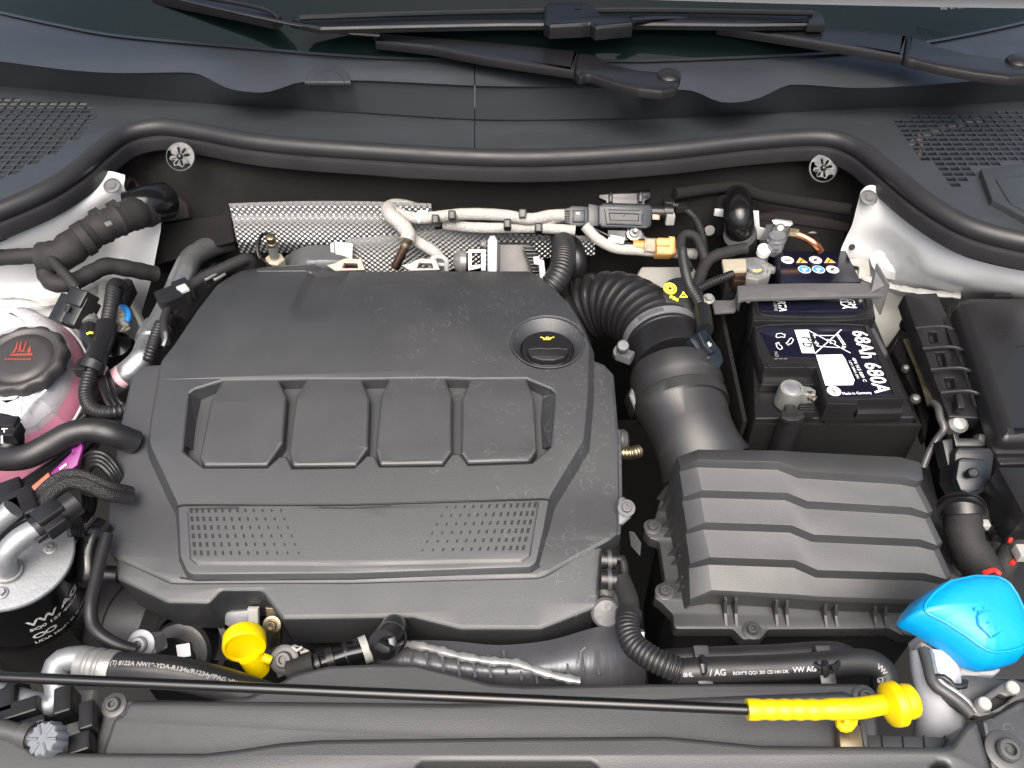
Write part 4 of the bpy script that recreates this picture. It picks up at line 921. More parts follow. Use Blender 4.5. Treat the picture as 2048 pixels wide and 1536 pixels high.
sheet('wing_skin', [
    [(1722, 382, .09), (1734, 372, .09), (1752, 372, .09), (1790, 392, .088), (1840, 432, .086), (1910, 478, .084), (1990, 505, .082), (2120, 525, .08)],
    [(1712, 420, .07), (1726, 412, .07), (1760, 415, .07), (1800, 432, .07), (1850, 465, .07), (1910, 500, .07), (1990, 520, .07), (2120, 540, .07)],
    [(1704, 450, .05), (1722, 446, .05), (1766, 456, .05), (1810, 480, .052), (1850, 505, .054), (1910, 530, .056), (1990, 545, .058), (2120, 560, .06)],
    [(1690, 480, .03), (1712, 480, .028), (1764, 492, .024), (1810, 515, .03), (1850, 538, .036), (1910, 556, .04), (1990, 566, .044), (2120, 580, .05)],
    [(1680, 512, .01), (1712, 515, .006), (1764, 530, .0), (1810, 550, .008), (1850, 562, .016), (1910, 575, .02), (1990, 585, .026), (2120, 600, .03)],
    [(1690, 560, -.04), (1720, 565, -.04), (1770, 575, -.03), (1810, 580, -.02), (1850, 585, -.012), (1910, 592, -.004), (1990, 600, .0), (2120, 620, .01)],
    [(1700, 640, -.12), (1730, 640, -.12), (1780, 640, -.11), (1820, 630, -.09), (1860, 630, -.08), (1910, 630, -.07), (1990, 640, -.06), (2120, 660, -.05)]], m['white'], wr, k=5)
lathe('cap_bolt', W(1738, 395, .084), (0, -.5, 1), [(.0095, 0), (.0092, .0008), (.0075, .0012), (.007, .0004), (.0045, .0004), (.004, .0014), (.0005, .0014)], m['cast'], wr, n=28)
lathe('tower_dimple', W(1790, 512, .012), (0, -.6, .8), [(.026, -.006), (.02, .002), (.013, .004), (.012, .002), (.0005, .003)], m['white'], wr, n=32, cap=False)
lathe('hole', W(1704, 494, .022), (0, -.8, .5), [(.0035, 0), (.003, .0016), (.0005, .0016)], m['deep'], wr, n=16)
for pts in ([(1700, 540, -.012), (1740, 560, -.008), (1790, 575, -.006), (1850, 585, .002), (1920, 592, .006)],):
    tube('seam_sealer', pts, .005, m['sealer'], wr, n=8, wob=.3, flat=.6)
slab('tower_side', tl(1770, 620, -.05, 40), [(1712, 560), (1752, 560), (1800, 580), (1822, 600), (1800, 660), (1772, 700), (1755, 690), (1740, 640)], m['grime'], wr, d=.006, b=.002, r=.01)
slab('tower_tab', tl(1712, 525, .004, 50), [(1698, 518), (1722, 514), (1738, 522), (1742, 550), (1728, 562), (1716, 556), (1720, 534), (1700, 530)], m['grime'], wr, d=.004, b=.001, r=.003)
# ------------------------------------------------------------ taped harness on the left wing
hn = T('wiring_harness', 'thick cloth taped black wiring harness lying across the left wing', 'harness', W(170, 470, .05))
tube('main_loom', [(302, 420, .05), (262, 430, .062), (225, 445, .064), (185, 465, .062), (150, 490, .058), (120, 512, .054), (85, 516, .052)], .0172, m['tape'], hn, n=16, wob=.09, upv=(0, 0, 1))
tube('thin_loom', [(110, 510, .054), (60, 512, .056), (0, 515, .058), (-90, 518, .06)], .0085, m['tape'], hn, n=12, wob=.06)
tube('loop_loom', [(140, 505, .05), (102, 525, .046), (92, 545, .042), (105, 565, .038), (140, 566, .036), (185, 545, .034), (215, 532, .032), (260, 538, .02), (310, 548, .0)], .0092, m['tape'], hn, n=12, wob=.08)
tube('drop_lead', [(100, 516, .06), (118, 535, .058), (140, 560, .052), (152, 576, .046)], .0052, m['tape'], hn, n=10, wob=.08)
tube('grommet_boot', [(262, 420, .055), (290, 410, .058), (312, 405, .055), (330, 402, .05)], .021, m['blkgloss'], hn, n=18)
tube('grommet_boot', [(214, 400, .055), (232, 388, .058), (262, 392, .055)], .018, m['deep'], hn, n=16)
for x, y in ((205, 448), (240, 432), (168, 478)):
    tube('tape_wrap', [(x + 8, y - 4, .0645), (x - 8, y + 5, .063)], .0184, m['tape'], hn, n=16, smooth=False)
slab('bare_strip', hz(.084), [(208, 445), (220, 440), (224, 446), (212, 451)], m['steel'], hn, d=.002, b=.0004)
pc = T('loose_plug', 'black two part plug hanging beside the coolant tank', 'connector', W(150, 620, .02))
RM = Matrix.Rotation(R(-24), 4, 'Z') @ Matrix.Rotation(R(30), 4, 'X')
box('plug_body', W(160, 626, .03), .022, .032, .022, m['blk'], pc, RM, .002)
box('plug_head', W(164, 600, .04), .022, .018, .02, m['blk'], pc, RM, .0015)
box('plug_side', W(136, 622, .03), .018, .03, .02, m['blk'], pc, RM, .0015)
box('plug_window', W(135, 618, .041), .005, .006, .002, m['deep'], pc, RM, .0003)
for k in range(3):
    o = tube('wire', [(148 + 3 * k, 573, .048), (155 + 2 * k, 583, .046), (160 + 2 * k, 594, .042)], .0008, m['greyw' if k != 1 else 'pinkp'], pc, n=5)
# ------------------------------------------------------------ coolant reservoir
cr_ = T('coolant_reservoir', 'milky translucent coolant tank with pink coolant, at the left edge', 'coolant tank', W(60, 760, -.02))
tank_o = [(-110, 650), (-40, 632), (30, 627), (90, 632), (130, 650), (156, 676), (170, 705), (180, 760), (166, 800), (140, 850), (100, 885), (60, 903), (0, 908), (-110, 905)]
slab('tank', hz(-.020), tank_o, m['tank'], cr_, r=.006, prof=[(-.036, .034), (-.026, .0325), (-.018, .027), (-.011, .018), (-.011, .010)], ang=50)
slab('tank_lower', hz(-.020), tank_o, m['tanklow'], cr_, r=.006, prof=[(-.0105, .0175), (-.004, .007), (0, -.004), (0, -.04), (-.004, -.062), (-.012, -.072)], bottom=True, ang=50)
slab('coolant', hz(-.020), tank_o, m['fluid'], cr_, r=.006, prof=[(-.0125, .0125), (-.006, .003), (-.0022, -.006), (-.0022, -.035), (-.006, -.055), (-.014, -.066)], bottom=True, ang=50)
for pts in ([(20, 870, .011), (60, 810, .0135), (92, 780, .0135)],):
    tube('tank_rib', pts, .0016, m['tank'], cr_, n=8, flat=.6)
tube('tank_seam', [(-60, 640, -.004), (60, 629, -.004), (130, 652, -.004), (172, 705, -.004), (181, 760, -.004), (140, 851, -.004), (60, 905, -.004), (-60, 908, -.004)], .0014, m['tank'], cr_, n=6)
lathe('filler_collar', W(42, 722, .012), (0, -.1, 1), [(.039, -.002), (.039, .004), (.036, .006), (.036, .012)], m['tank'], cr_, n=40, cap=False)
cp = W(42, 714, .030); CN = V((.02, -.16, 1)).normalized()
rc = lathe('tank_cap', cp, CN, [(.036, -.014), (.0405, -.012), (.0408, -.003), (.039, 0), (.0355, .0012), (.033, .0008), (.0315, -.001), (.029, -.0014), (.027, .0006), (.020, .0012), (.001, .0015)], m['capgrey'], cr_, flute=(12, .0022, 0, 3), ang=50)
CPp = Pl(cp + CN * .0018, CN)
emb = [[(24, 706), (32, 694), (34, 684), (36, 684), (35, 696), (29, 706)], [(36, 702), (42, 682), (44, 682), (41, 703)], [(46, 700), (52, 683), (54, 683), (49, 701)], [(54, 702), (62, 690), (62, 704), (58, 707)], [(22, 708), (62, 707), (64, 704), (66, 711), (20, 712)], [(33, 704), (44, 703), (52, 704), (46, 700), (38, 700)]]
for e in emb: slab('hot_warning_mark', CPp, e, m['redprint'], cr_, prof=[(0, .0002), (0, 0)])
for k in range(9): slab('cap_print', CPp, [(10 + 6 * k, 717), (14.5 + 6 * k, 717), (14 + 6 * k, 720.5), (9.5 + 6 * k, 720.5)], m['redprint'], cr_, prof=[(0, .0002), (0, 0)])
ho = T('hose_elbow', 'black quick connector elbow on the coolant tank at the left edge', 'hose connector', W(15, 860, .02))
tube('elbow', [(-40, 850, .03), (0, 850, .034), (18, 858, .034), (22, 885, .028), (10, 910, .02)], .0105, m['blk'], ho, n=16)
box('latch', W(12, 846, .046), .020, .012, .006, m['blk'], ho); box('latch', W(26, 866, .04), .012, .016, .012, m['blk'], ho)
for a, b in (((4, 858), (16, 858)), ((8, 852), (9, 866)), ((4, 872), (4, 886))): tube('white_mark', [W(*a, .0455), W(*b, .0455)], .0008, m['whitep'], ho, n=5, smooth=False)
o = tube('coolant_hose', [(-60, 905, .02), (0, 916, .022), (50, 914, .026), (95, 893, .03), (140, 868, .032), (185, 860, .03), (225, 868, .026), (270, 885, .01)], .0108, m['rub'], n=20); tag(o, 'thick matt black coolant hose in an S bend below the tank', 'hose')
# corrugated conduit and loom descending beside the tank
def hose(label, pts, r, mat='rub', name='hose', **k):
    o = tube(name, pts, r, m[mat], n=k.pop('n', 14), **k); return tag(o, label, 'hose')
lm = T('sensor_loom', 'black cable loom with moulded Y junction right of the coolant tank', 'cable loom', W(210, 690, .0))
tube('arched_lead', [(246, 600, -.01), (244, 578, .02), (236, 568, .03), (226, 572, .035), (222, 600, .03), (216, 640, .02), (206, 680, .015), (196, 712, .014)], .0066, m['rub'], lm, n=14)
tube('ribbed_lead', [(228, 580, .034), (222, 610, .028), (215, 645, .02)], .0072, m['rub'], lm, n=14, corr=(.0034, .0009))
tube('junction', [(214, 650, .02), (206, 680, .018), (194, 712, .017), (188, 730, .016)], .0105, m['blk'], lm, n=16)
tube('junction_arm', [(176, 655, .02), (182, 680, .018), (192, 700, .017)], .0085, m['blk'], lm, n=14)
tube('junction_cap', [(176, 640, .022), (180, 652, .021)], .0098, m['steel'], lm, n=16, smooth=False)
tube('junction_cap', [(170, 630, .022), (180, 636, .022), (190, 632, .022)], .008, m['blk'], lm, n=12)
tube('yellow_mark', [W(174, 668, .029), W(180, 665, .030), W(186, 666, .030)], .0012, m['yelp'], lm, n=6)
tube('clamp', [(190, 726, .017), (182, 742, .014)], .0125, m['blk'], lm, n=14, smooth=False)
box('clamp_tab', W(168, 736, .015), .012, .016, .012, m['blk'], lm)
tube('lower_conduit', [(184, 736, .014), (176, 762, .01), (172, 790, .006), (180, 812, .004), (200, 824, .004), (230, 824, .006), (262, 818, .004)], .0068, m['rub'], lm, n=16, corr=(.0036, .0012))
vc = T('blue_clip_valve', 'bright blue clip on a metal stub behind the looms left of the cover', 'valve', W(244, 630, -.01))
tube('stub', [(238, 620, .0), (240, 632, .004), (243, 645, .002), (247, 660, -.006)], .0075, m['cream'], vc, n=12, corr=(.004, .001))
tube('ring_clip', [(238, 616, .004), (246, 614, .008), (254, 622, .008), (256, 634, .006), (252, 644, .004)], .0035, m['bluepart'], vc, n=10)
tube('wire_clip', [(238, 648, .006), (248, 656, .006), (242, 662, .004)], .0013, m['steel'], vc, n=6)
box('plug', W(246, 590, .012), .016, .03, .02, m['blk'], vc)
lathe('black_body', W(236, 700, -.02), (.1, -.2, 1), [(.018, -.03), (.019, .0), (.016, .01), (.008, .014), (.001, .015)], m['blkgloss'], vc, n=24)
for k, pts in enumerate(([(204, 740, .0), (214, 780, .0), (228, 806, -.004), (250, 830, -.01)], [(198, 745, .002), (206, 782, .002), (220, 812, -.002), (240, 838, -.01)], [(210, 738, -.004), (222, 772, -.004), (236, 800, -.008), (255, 815, -.014)], [(150, 800, -.03), (172, 828, -.02), (190, 800, -.02), (205, 770, -.02)], [(140, 850, -.03), (166, 822, -.02), (185, 795, -.02)], [(146, 856, -.03), (176, 826, -.02), (196, 800, -.02)])):
    hose('thin black pipe dropping %s' % ('between the loom and the cover, nearest the cover', 'between the loom and the cover, nearest the tank', 'behind the loom beside the silver pipe', 'under the tank corner, topmost', 'under the tank corner, middle', 'under the tank corner, lowest')[0] if 0 else 'thin black pipe ' + ('beside the loom, middle of three', 'beside the loom, nearest the tank', 'beside the loom, nearest the cover', 'under the tank corner, topmost of three', 'under the tank corner, nearest the big hose', 'under the tank corner, between the other two')[k], pts, .0026, 'blk', 'thin_pipe', n=8)
# silver pipe up the left rear of the cover and the dark plug assembly
sp = T('silver_pipe', 'dull silver pipe bending round the left rear corner of the cover', 'pipe', W(310, 640, .0))
tube('pipe', [(470, 480, -.03), (420, 494, -.016), (385, 515, -.006), (366, 550, .0), (345, 600, .0), (322, 645, .0), (308, 668, .0), (299, 690, .0), (288, 715, -.002), (262, 742, -.008), (228, 765, -.02)], .0128, m['pipe'], sp, n=22)
tube('pipe_swage', [(316, 656, .0), (306, 672, .0), (301, 684, .0)], .0152, m['pipe'], sp, n=22)
tube('pipe_neck', [(296, 690, .001), (284, 718, .0), (258, 745, -.006)], .0118, m['pipe'], sp, n=20)
tube('red_mark', [(251, 749, -.010), (240, 756, -.013)], .0122, m['pinkp'], sp, n=18, smooth=False)
pp = T('plug_assembly', 'dark blue black plug and connector lying along the left rear edge of the cover', 'connector', W(370, 590, .02))
tube('coil_body', [(425, 560, .016), (404, 585, .016), (380, 615, .014), (358, 648, .01)], .0155, m['blkgloss'], pp, n=18)
tube('coil_shoulder', [(440, 545, .01), (425, 560, .014), (412, 576, .015)], .012, m['blkgloss'], pp, n=16)
tube('lead', [(368, 585, .03), (400, 560, .03), (440, 540, .03), (478, 522, .03), (496, 517, .028), (502, 526, .02), (500, 540, .01)], .0062, m['tape'], pp, n=12)
RP = Matrix.Rotation(R(38), 4, 'Z')
box('connector', W(348, 598, .032), .03, .022, .02, m['blk'], pp, RP, .002); box('connector', W(368, 582, .034), .016, .022, .018, m['blk'], pp, RP, .002)
box('latch', W(346, 594, .044), .018, .010, .004, m['blk'], pp, RP, .001); box('latch', W(366, 578, .044), .010, .012, .004, m['greyp'], pp, RP, .001)
tube('pigtail', [(338, 612, .03), (328, 640, .03), (330, 668, .028), (334, 690, .02)], .0042, m['tape'], pp, n=10)
tube('ribbed_lead', [(322, 648, .026), (312, 672, .024), (304, 698, .02), (296, 722, .014)], .0060, m['rub'], pp, n=14, corr=(.0034, .0012))
tube('bright_strap', [(328, 655, .03), (332, 675, .03), (326, 692, .026)], .0018, m['zinc'], pp, n=6)
for x, y in ((410, 560), (422, 545), (428, 560)): tube('bright_clip', [(x, y, .032), (x + 10, y - 5, .032), (x + 22, y - 12, .031)], .0016, m['steel'], pp, n=6)
# ------------------------------------------------------------ hose bundles towards the fuel filter
def strip(label, paths, r, mat, name, **k):
    t = T(name, label, 'hose bundle', W(*paths[0][0][:3]))
    for p in paths: tube('hose', p, r, m[mat], t, n=10, **k)
    return t
def fan(pts, n, off): return [[(x + ox * i, y + oy * i, z) for (x, y, z), (ox, oy) in zip(pts, off)] for i in range(n)]
b1 = strip('four thin black fuel lines rising beside the orange strip at the left edge', fan([(18, 988, .02), (50, 962, .02), (90, 935, .012), (130, 905, .0), (170, 870, -.01)], 4, [(5, 7), (5.5, 6), (6, 5), (6, 5), (6, 4)]), .0028, 'blk', 'fuel_lines')
box('line_holder', W(12, 996, .02), .03, .022, .018, m['blk'], b1, Matrix.Rotation(R(30), 4, 'Z'), .002)
b2 = strip('pair of braided black hoses arching from the fuel filter to the cover', fan([(30, 1035, .036), (70, 1000, .04), (105, 966, .042), (140, 950, .04), (180, 958, .036), (215, 974, .03), (260, 985, .01)], 2, [(10, 12), (10, 13), (7, 14), (3, 15), (-2, 14), (-3, 14), (0, 12)]), .0055, 'sleeveblk', 'fuel_hose')
for k, (x, y) in enumerate(((38, 1024), (18, 1044))): box('hose_coupling', W(x, y, .042), .03, .03, .02, m['blk'], b2, Matrix.Rotation(R(35), 4, 'Z'), .003)
b3 = strip('four thin black lines curving down right of the fuel filter top', fan([(62, 1068, .05), (90, 1042, .05), (118, 1024, .048), (142, 1024, .042), (158, 1042, .03), (164, 1070, .01)], 4, [(4, 5), (4, 6), (2, 7), (-3, 7), (-6, 5), (-8, 3)]), .0026, 'blk', 'fuel_lines')
b4 = strip('three thin black lines looping above the braided hoses beside the cover', fan([(168, 934, .0), (172, 915, .01), (190, 904, .016), (212, 910, .014), (232, 932, .01), (244, 960, .0)], 4, [(1, 7), (3, 7), (1, 8), (-2, 8), (-4, 6), (-4, 4)]), .0026, 'blk', 'fuel_lines')
b5 = strip('three thin black lines dropping into the dark below the braided hoses', fan([(168, 985, .0), (170, 1000, -.01), (166, 1020, -.02), (160, 1040, -.04)], 3, [(8, 2), (9, 1), (9, 1), (9, 0)]), .0028, 'blk', 'fuel_lines')
pt = T('purple_tag', 'purple plastic tab with a hole under the coolant hose', 'tab', W(130, 920, .0))
slab('tag_plate', tl(130, 920, .020, 20), [(100, 946), (163, 884), (165, 896), (154, 930), (140, 940), (104, 952)], m['purple'], pt, d=.003, b=.001, holes=[[(146, 900), (150, 898), (150, 905), (146, 908)]])
slab('tag_mark', tl(130, 920, .021, 20), [(118, 936), (132, 926), (134, 930), (120, 940)], m['pinkp'], pt, d=.0006, b=0)
o = slab('orange_strip', tl(50, 980, .022, 20), [(14, 1012), (96, 944), (100, 952), (60, 990), (22, 1016)], m['orangelab'], d=.003, b=.001); tag(o, 'faded orange strip between the fuel lines and braided hoses', 'strip')
# ------------------------------------------------------------ fuel filter
ff = T('fuel_filter', 'black fuel filter canister with bright metal top and white lettering', 'fuel filter', W(40, 1200, -.08))
AX = V((.30, -.12, 1)).normalized(); fc = W(16, 1108, .026)
lathe('filter_top', fc, AX, [(.0445, -.004), (.0455, -.003), (.0455, -.0005), (.0445, .0006), (.040, .001), (.001, .0012)], m['zinc'], ff, n=56)
lathe('canister', fc, AX, [(.041, -.16), (.0445, -.15), (.0455, -.06), (.0450, -.012), (.0442, -.004)], m['blkgloss'], ff, n=56)
lathe('canister_band', fc - AX * .085, AX, [(.0456, -.006), (.0466, -.004), (.0466, .004), (.0456, .006)], m['blkgloss'], ff, n=56, cap=False)
FT = Pl(fc + AX * .0012, AX)
q = FT.w(*FT.px(100, 1096)); bolt(ff, q, AX, .0028, 'torx', m['steel'])
q = FT.w(*FT.px(2, 1186)); bolt(ff, q, AX, .0034, 'hex', m['steel'])
q0 = FT.w(*FT.px(16, 1142))
tube('outlet_pipe', [q0, q0 + AX * .012, q0 + AX * .022 + V((.001, .004, 0)), q0 + AX * .028 + V((.008, .014, .0)), q0 + AX * .028 + V((.020, .026, 0))], .0085, m['zinc'], ff, n=18)
tube('pipe_collar', [q0 + AX * .001, q0 + AX * .004], .0105, m['steel'], ff, n=18, smooth=False)
e0 = q0 + AX * .028 + V((.016, .021, 0)); d0 = V((.62, .78, 0))
RQ = Matrix.Rotation(math.atan2(d0.y, d0.x), 4, 'Z')
tube('quick_connector', [e0, e0 + d0 * .018, e0 + d0 * .034], .0105, m['blk'], ff, n=14)
box('connector_latch', e0 + d0 * .014 + V((0, 0, .009)), .02, .016, .006, m['blk'], ff, RQ, .0015)
box('connector_step', e0 + d0 * .012 + V((.010, -.008, .003)), .016, .008, .012, m['blk'], ff, RQ, .0015)
q1 = FT.w(*FT.px(-4, 1080)); tube('inlet_pipe', [q1, q1 + AX * .02, q1 + AX * .03 + V((.012, .012, 0))], .0085, m['zinc'], ff, n=18)
# lettering wraps the canister
def wrap(s, ang0, hh, size, mat, name='lettering'):
    cu = bpy.data.curves.new(name, 'FONT'); cu.body = s; cu.size = size; cu.offset = size * .03; ob = bpy.data.objects.new(name, cu); C.objects.link(ob)
    bpy.context.view_layer.update(); me = bpy.data.meshes.new_from_object(ob.evaluated_get(bpy.context.evaluated_depsgraph_get())); bpy.data.objects.remove(ob)
    Mf = frame(fc, AX)
    for v in me.vertices:
        a = ang0 + v.co.x / .0456; v.co = Mf @ V((.0460 * math.cos(a), .0460 * math.sin(a), hh + v.co.y))
    me.materials.clear(); me.materials.append(mat); put(bpy.data.objects.new(name, me), ff)
wrap('VW AG', R(-62), -.040, .0135, m['whitep']); wrap('5Q0 127 400 F', R(-62), -.050, .0068, m['whitep']); wrap('UDA Made in Germany', R(-62), -.076, .0060, m['whitep'])
for k in range(2):
    wrap('O', R(-62 + 11 * k), -.066, .012, m['whitep']); 
# black pieces right of the filter
o = hose('glossy black pipe standing between the fuel filter and the cover', [(205, 1050, .0), (186, 1075, .0), (178, 1105, -.005), (180, 1140, -.012), (186, 1160, -.02)], .0105, 'blkgloss', 'pipe', n=18)
o = hose('black hose with yellow print running down left of the cover to the crimped hose', [(214, 1070, .01), (203, 1110, .008), (192, 1160, .006), (182, 1210, .004), (184, 1245, .0), (200, 1268, -.002), (235, 1290, -.006), (270, 1300, -.012)], .0048, 'rub', 'thin_hose', n=14)
cyl = T('pump_housing', 'grey black cylindrical housing under the front left of the cover', 'housing', W(290, 1220, -.05))
tube('housing', [(200, 1215, -.12), (250, 1227, -.12), (320, 1244, -.12), (400, 1262, -.12)], .034, m['cover'], cyl, n=32)
tube('housing_seam', [(256, 1228, -.12), (259, 1229, -.12)], .0346, m['blk'], cyl, n=32, smooth=False)
slab('housing_block', hz(-.12), [(195, 1130), (240, 1140), (300, 1190), (200, 1190)], m['cover'], cyl, d=.05, b=.003)
tube('stub_pipe', [(205, 1148, -.018), (240, 1150, -.018)], .007, m['blk'], cyl, n=12, smooth=False)
can = T('vacuum_canister', 'black stepped round canister bearing a small white sticker', 'canister', W(370, 1280, -.02))
CA = V((-.05, -.62, .78)).normalized(); c0 = W(378, 1292, -.075)
lathe('outer_ring', c0, CA, [(.034, -.03), (.035, -.004), (.033, .0), (.029, .002), (.028, -.004)], m['blk'], can, n=48, cap=False)
lathe('middle_ring', c0 + V((-.004, -.004, -.002)), CA, [(.026, -.02), (.0265, .006), (.024, .009), (.02, .010)], m['blk'], can, n=40)
lathe('front_cap', c0 + V((-.009, -.012, -.003)), CA, [(.0205, -.01), (.0205, .008), (.019, .0098), (.0175, .0095), (.001, .0095)], m['blkgloss'], can, n=40)
KP = Pl(c0 + V((-.009, -.012, -.003)) + CA * .0098, CA)
slab('sticker', KP, [(352, 1290), (379, 1286), (382, 1312), (356, 1316)], m['whitep'], can, prof=[(0, .0002), (0, 0)], r=.0008)
mb = T('mount_bracket', 'cast aluminium bracket with flanged bolt behind the crimped hose', 'bracket', W(285, 1290, -.02))
slab('bracket', tl(290, 1285, -.024, 40), [(262, 1296), (272, 1276), (308, 1274), (314, 1310), (270, 1316)], m['steel'], mb, d=.02, b=.002, r=.003)
bolt(mb, W(283, 1288, -.018), (-.1, -.6, .8), .0062, 'torx', m['zinc'])
# ------------------------------------------------------------ dipstick and front of engine
dp = T('dipstick', 'bright yellow oil dipstick ring handle in the notch of the cover', 'dipstick', W(490, 1300, -.02))
DA = V((.26, -.93, .16)).normalized(); dc = W(489, 1284, -.004)
lathe('ring_handle', dc, DA, [(.011, -.0065), (.0155, -.006), (.0166, -.004), (.0168, .004), (.0160, .0058), (.0146, .0058), (.0138, .0044), (.006, .0042), (.001, .0042)], m['yel'], dp, n=44, ell=.94)
tube('handle_neck', [dc + V((.003, -.006, -.010)), dc + V((.006, -.009, -.018)), dc + V((.008, -.010, -.025))], .0085, m['yel'], dp, n=14)
tube('neck_tab', [dc + V((.012, -.006, -.012)), dc + V((.018, -.007, -.015))], .0035, m['yel'], dp, n=10, smooth=False)
tube('dipstick_tube', [(508, 1315, -.02), (514, 1328, -.03), (516, 1350, -.06)], .0062, m['blkgloss'], dp, n=12)
nb = T('notch_parts', 'tan metal bracket and grey parts glimpsed through the notch in the cover', 'bracket', W(500, 1225, -.05))
slab('tan_bracket', tl(545, 1240, -.04, 60), [(530, 1215), (560, 1218), (562, 1290), (538, 1300)], m['brass'], nb, d=.004, b=.001)
slab('grey_block', tl(475, 1230, -.045, 50), [(448, 1224), (500, 1220), (500, 1258), (470, 1262), (448, 1250)], m['zinc'], nb, d=.01, b=.002)
slab('grey_plate', tl(512, 1240, -.042, 60), [(494, 1218), (516, 1218), (518, 1280), (500, 1284)], m['grime'], nb, d=.004, b=.001)
bolt(nb, W(544, 1250, -.03), (0, -.7, .7), .0042, 'torx', m['brass'])
sn = T('front_sensor', 'black position sensor and bracket right of the yellow dipstick', 'sensor', W(570, 1310, -.02))
slab('sensor_plate', tl(570, 1310, -.022, 40), [(546, 1296), (590, 1288), (620, 1300), (625, 1316), (580, 1336), (548, 1344), (540, 1325)], m['blkgloss'], sn, d=.01, b=.0015, r=.003)
bolt(sn, W(569, 1319, -.020), (0, -.5, .86), .0062, 'torx', m['gun'])
slab('bright_tab', tl(572, 1340, -.03, 40), [(552, 1345), (586, 1332), (592, 1342), (556, 1356)], m['zinc'], sn, d=.003, b=.0006)
tube('white_clip', [(585, 1294, -.012), (596, 1302, -.012), (604, 1294, -.012)], .0013, m['greyw'], sn, n=6)
tube('foil_lead', [(584, 1342, -.022), (606, 1334, -.018), (630, 1326, -.016)], .0085, m['tape'], sn, n=12, wob=.12)
fl = T('fuel_coupling', 'black ribbed pipe coupling under the front edge of the cover', 'coupling', W(680, 1310, -.02))
tube('coupling', [(612, 1336, -.02), (640, 1328, -.018), (670, 1318, -.016), (700, 1308, -.014), (735, 1300, -.012)], .0072, m['blkgloss'], fl, n=18)
for x, y, r_ in ((632, 1330, .0085), (654, 1322, .0088), (660, 1320, .0088), (690, 1311, .0092), (712, 1304, .0098)):
    tube('coupling_ring', [(x, y, -.016), (x + 8, y - 3, -.016)], r_, m['blk'], fl, n=18, smooth=False)
tube('white_collar', [(724, 1302, -.012), (738, 1296, -.012)], .0105, m['greyw'], fl, n=16, smooth=False)
ks = T('pressure_sensor', 'glossy black square connector under the middle front edge of the cover', 'sensor', W(775, 1280, -.01))
tube('boss', [(790, 1256, -.03), (786, 1266, -.015), (780, 1276, -.006)], .0125, m['blkgloss'], ks, n=30)
tube('socket', [(784, 1270, -.008), (774, 1282, -.001), (766, 1290, .004)], .0115, m['blkgloss'], ks, n=20)
slab('socket_mouth', Pl(W(764, 1294, .011), (-.35, -.6, .7)), [(746, 1290), (758, 1284), (780, 1296), (778, 1306), (766, 1308), (748, 1300)], m['deep'], ks, d=.006, b=.001)
slab('locking_tab', Pl(W(785, 1282, .010), (.2, -.5, .8)), [(774, 1276), (792, 1270), (798, 1290), (784, 1306), (778, 1296)], m['blkgloss'], ks, d=.006, b=.0015)
# ------------------------------------------------------------ foil wrapped charge pipe
cpipe = T('charge_pipe', 'silver foil wrapped pipe running below the front edge of the cover', 'pipe', W(1050, 1300, -.03))
sheet('foil_wrap', [[(740, 1300, -.03), (800, 1282, -.024), (900, 1282, -.024), (1000, 1290, -.022), (1100, 1280, -.02), (1190, 1255, -.022), (1240, 1250, -.03)],
                    [(740, 1325, -.03), (800, 1312, -.016), (900, 1316, -.014), (1000, 1322, -.012), (1100, 1312, -.008), (1195, 1288, -.012), (1270, 1290, -.03)],
                    [(740, 1350, -.04), (800, 1345, -.025), (900, 1345, -.016), (1000, 1350, -.012), (1100, 1345, -.010), (1200, 1330, -.014), (1290, 1330, -.035)],
                    [(740, 1390, -.06), (800, 1390, -.05), (900, 1390, -.04), (1000, 1390, -.034), (1100, 1390, -.03), (1200, 1385, -.03), (1290, 1380, -.05)]], m['foilw'], cpipe, k=7)
for k in range(13):
    x = 822 + 31 * k; y0 = 1300 + (6 if k < 6 else 14 * math.sin(k)) + k; d_ = .004 if k < 6 else 0
    tube('foil_crease', [(x, y0, -.0145 + .0004 * k + d_), (x + 2, y0 + 22, -.0128 + .0004 * k + d_), (x + 5, y0 + 46, -.0125 + .0004 * k + d_)], .0011, m['foilw'], cpipe, n=6, wob=.4)
sm_ = [(808, 1287, -.015), (860, 1296, -.010), (920, 1312, -.007), (980, 1322, -.006), (1030, 1326, -.005), (1060, 1336, -.004), (1110, 1352, -.004), (1160, 1362, -.006)]
tube('foil_seam', sm_, .0032, m['chrome'], cpipe, n=8, wob=.35, flat=.7)
tube('foil_crease', [(1155, 1326, -.007), (1162, 1318, -.0065), (1158, 1308, -.0065), (1170, 1295, -.007)], .0008, m['chrome'], cpipe, n=5)
cb = T('coupling_block', 'bright cast metal flange below the right front corner of the cover', 'flange', W(1215, 1220, -.03))
slab('cast_block', tl(1215, 1215, -.03, 40), [(1196, 1180), (1240, 1150), (1248, 1210), (1252, 1250), (1200, 1262)], m['cast'], cb, d=.02, b=.003, r=.004)
lathe('cast_boss', W(1212, 1225, -.02), (0, -.6, .8), [(.012, -.01), (.012, .002), (.01, .004), (.004, .004)], m['cast'], cb, n=20)
slab('bright_clip', tl(1280, 1275, -.02, 40), [(1270, 1262), (1290, 1264), (1290, 1284), (1272, 1282)], m['chrome'], cb, d=.01, b=.001)
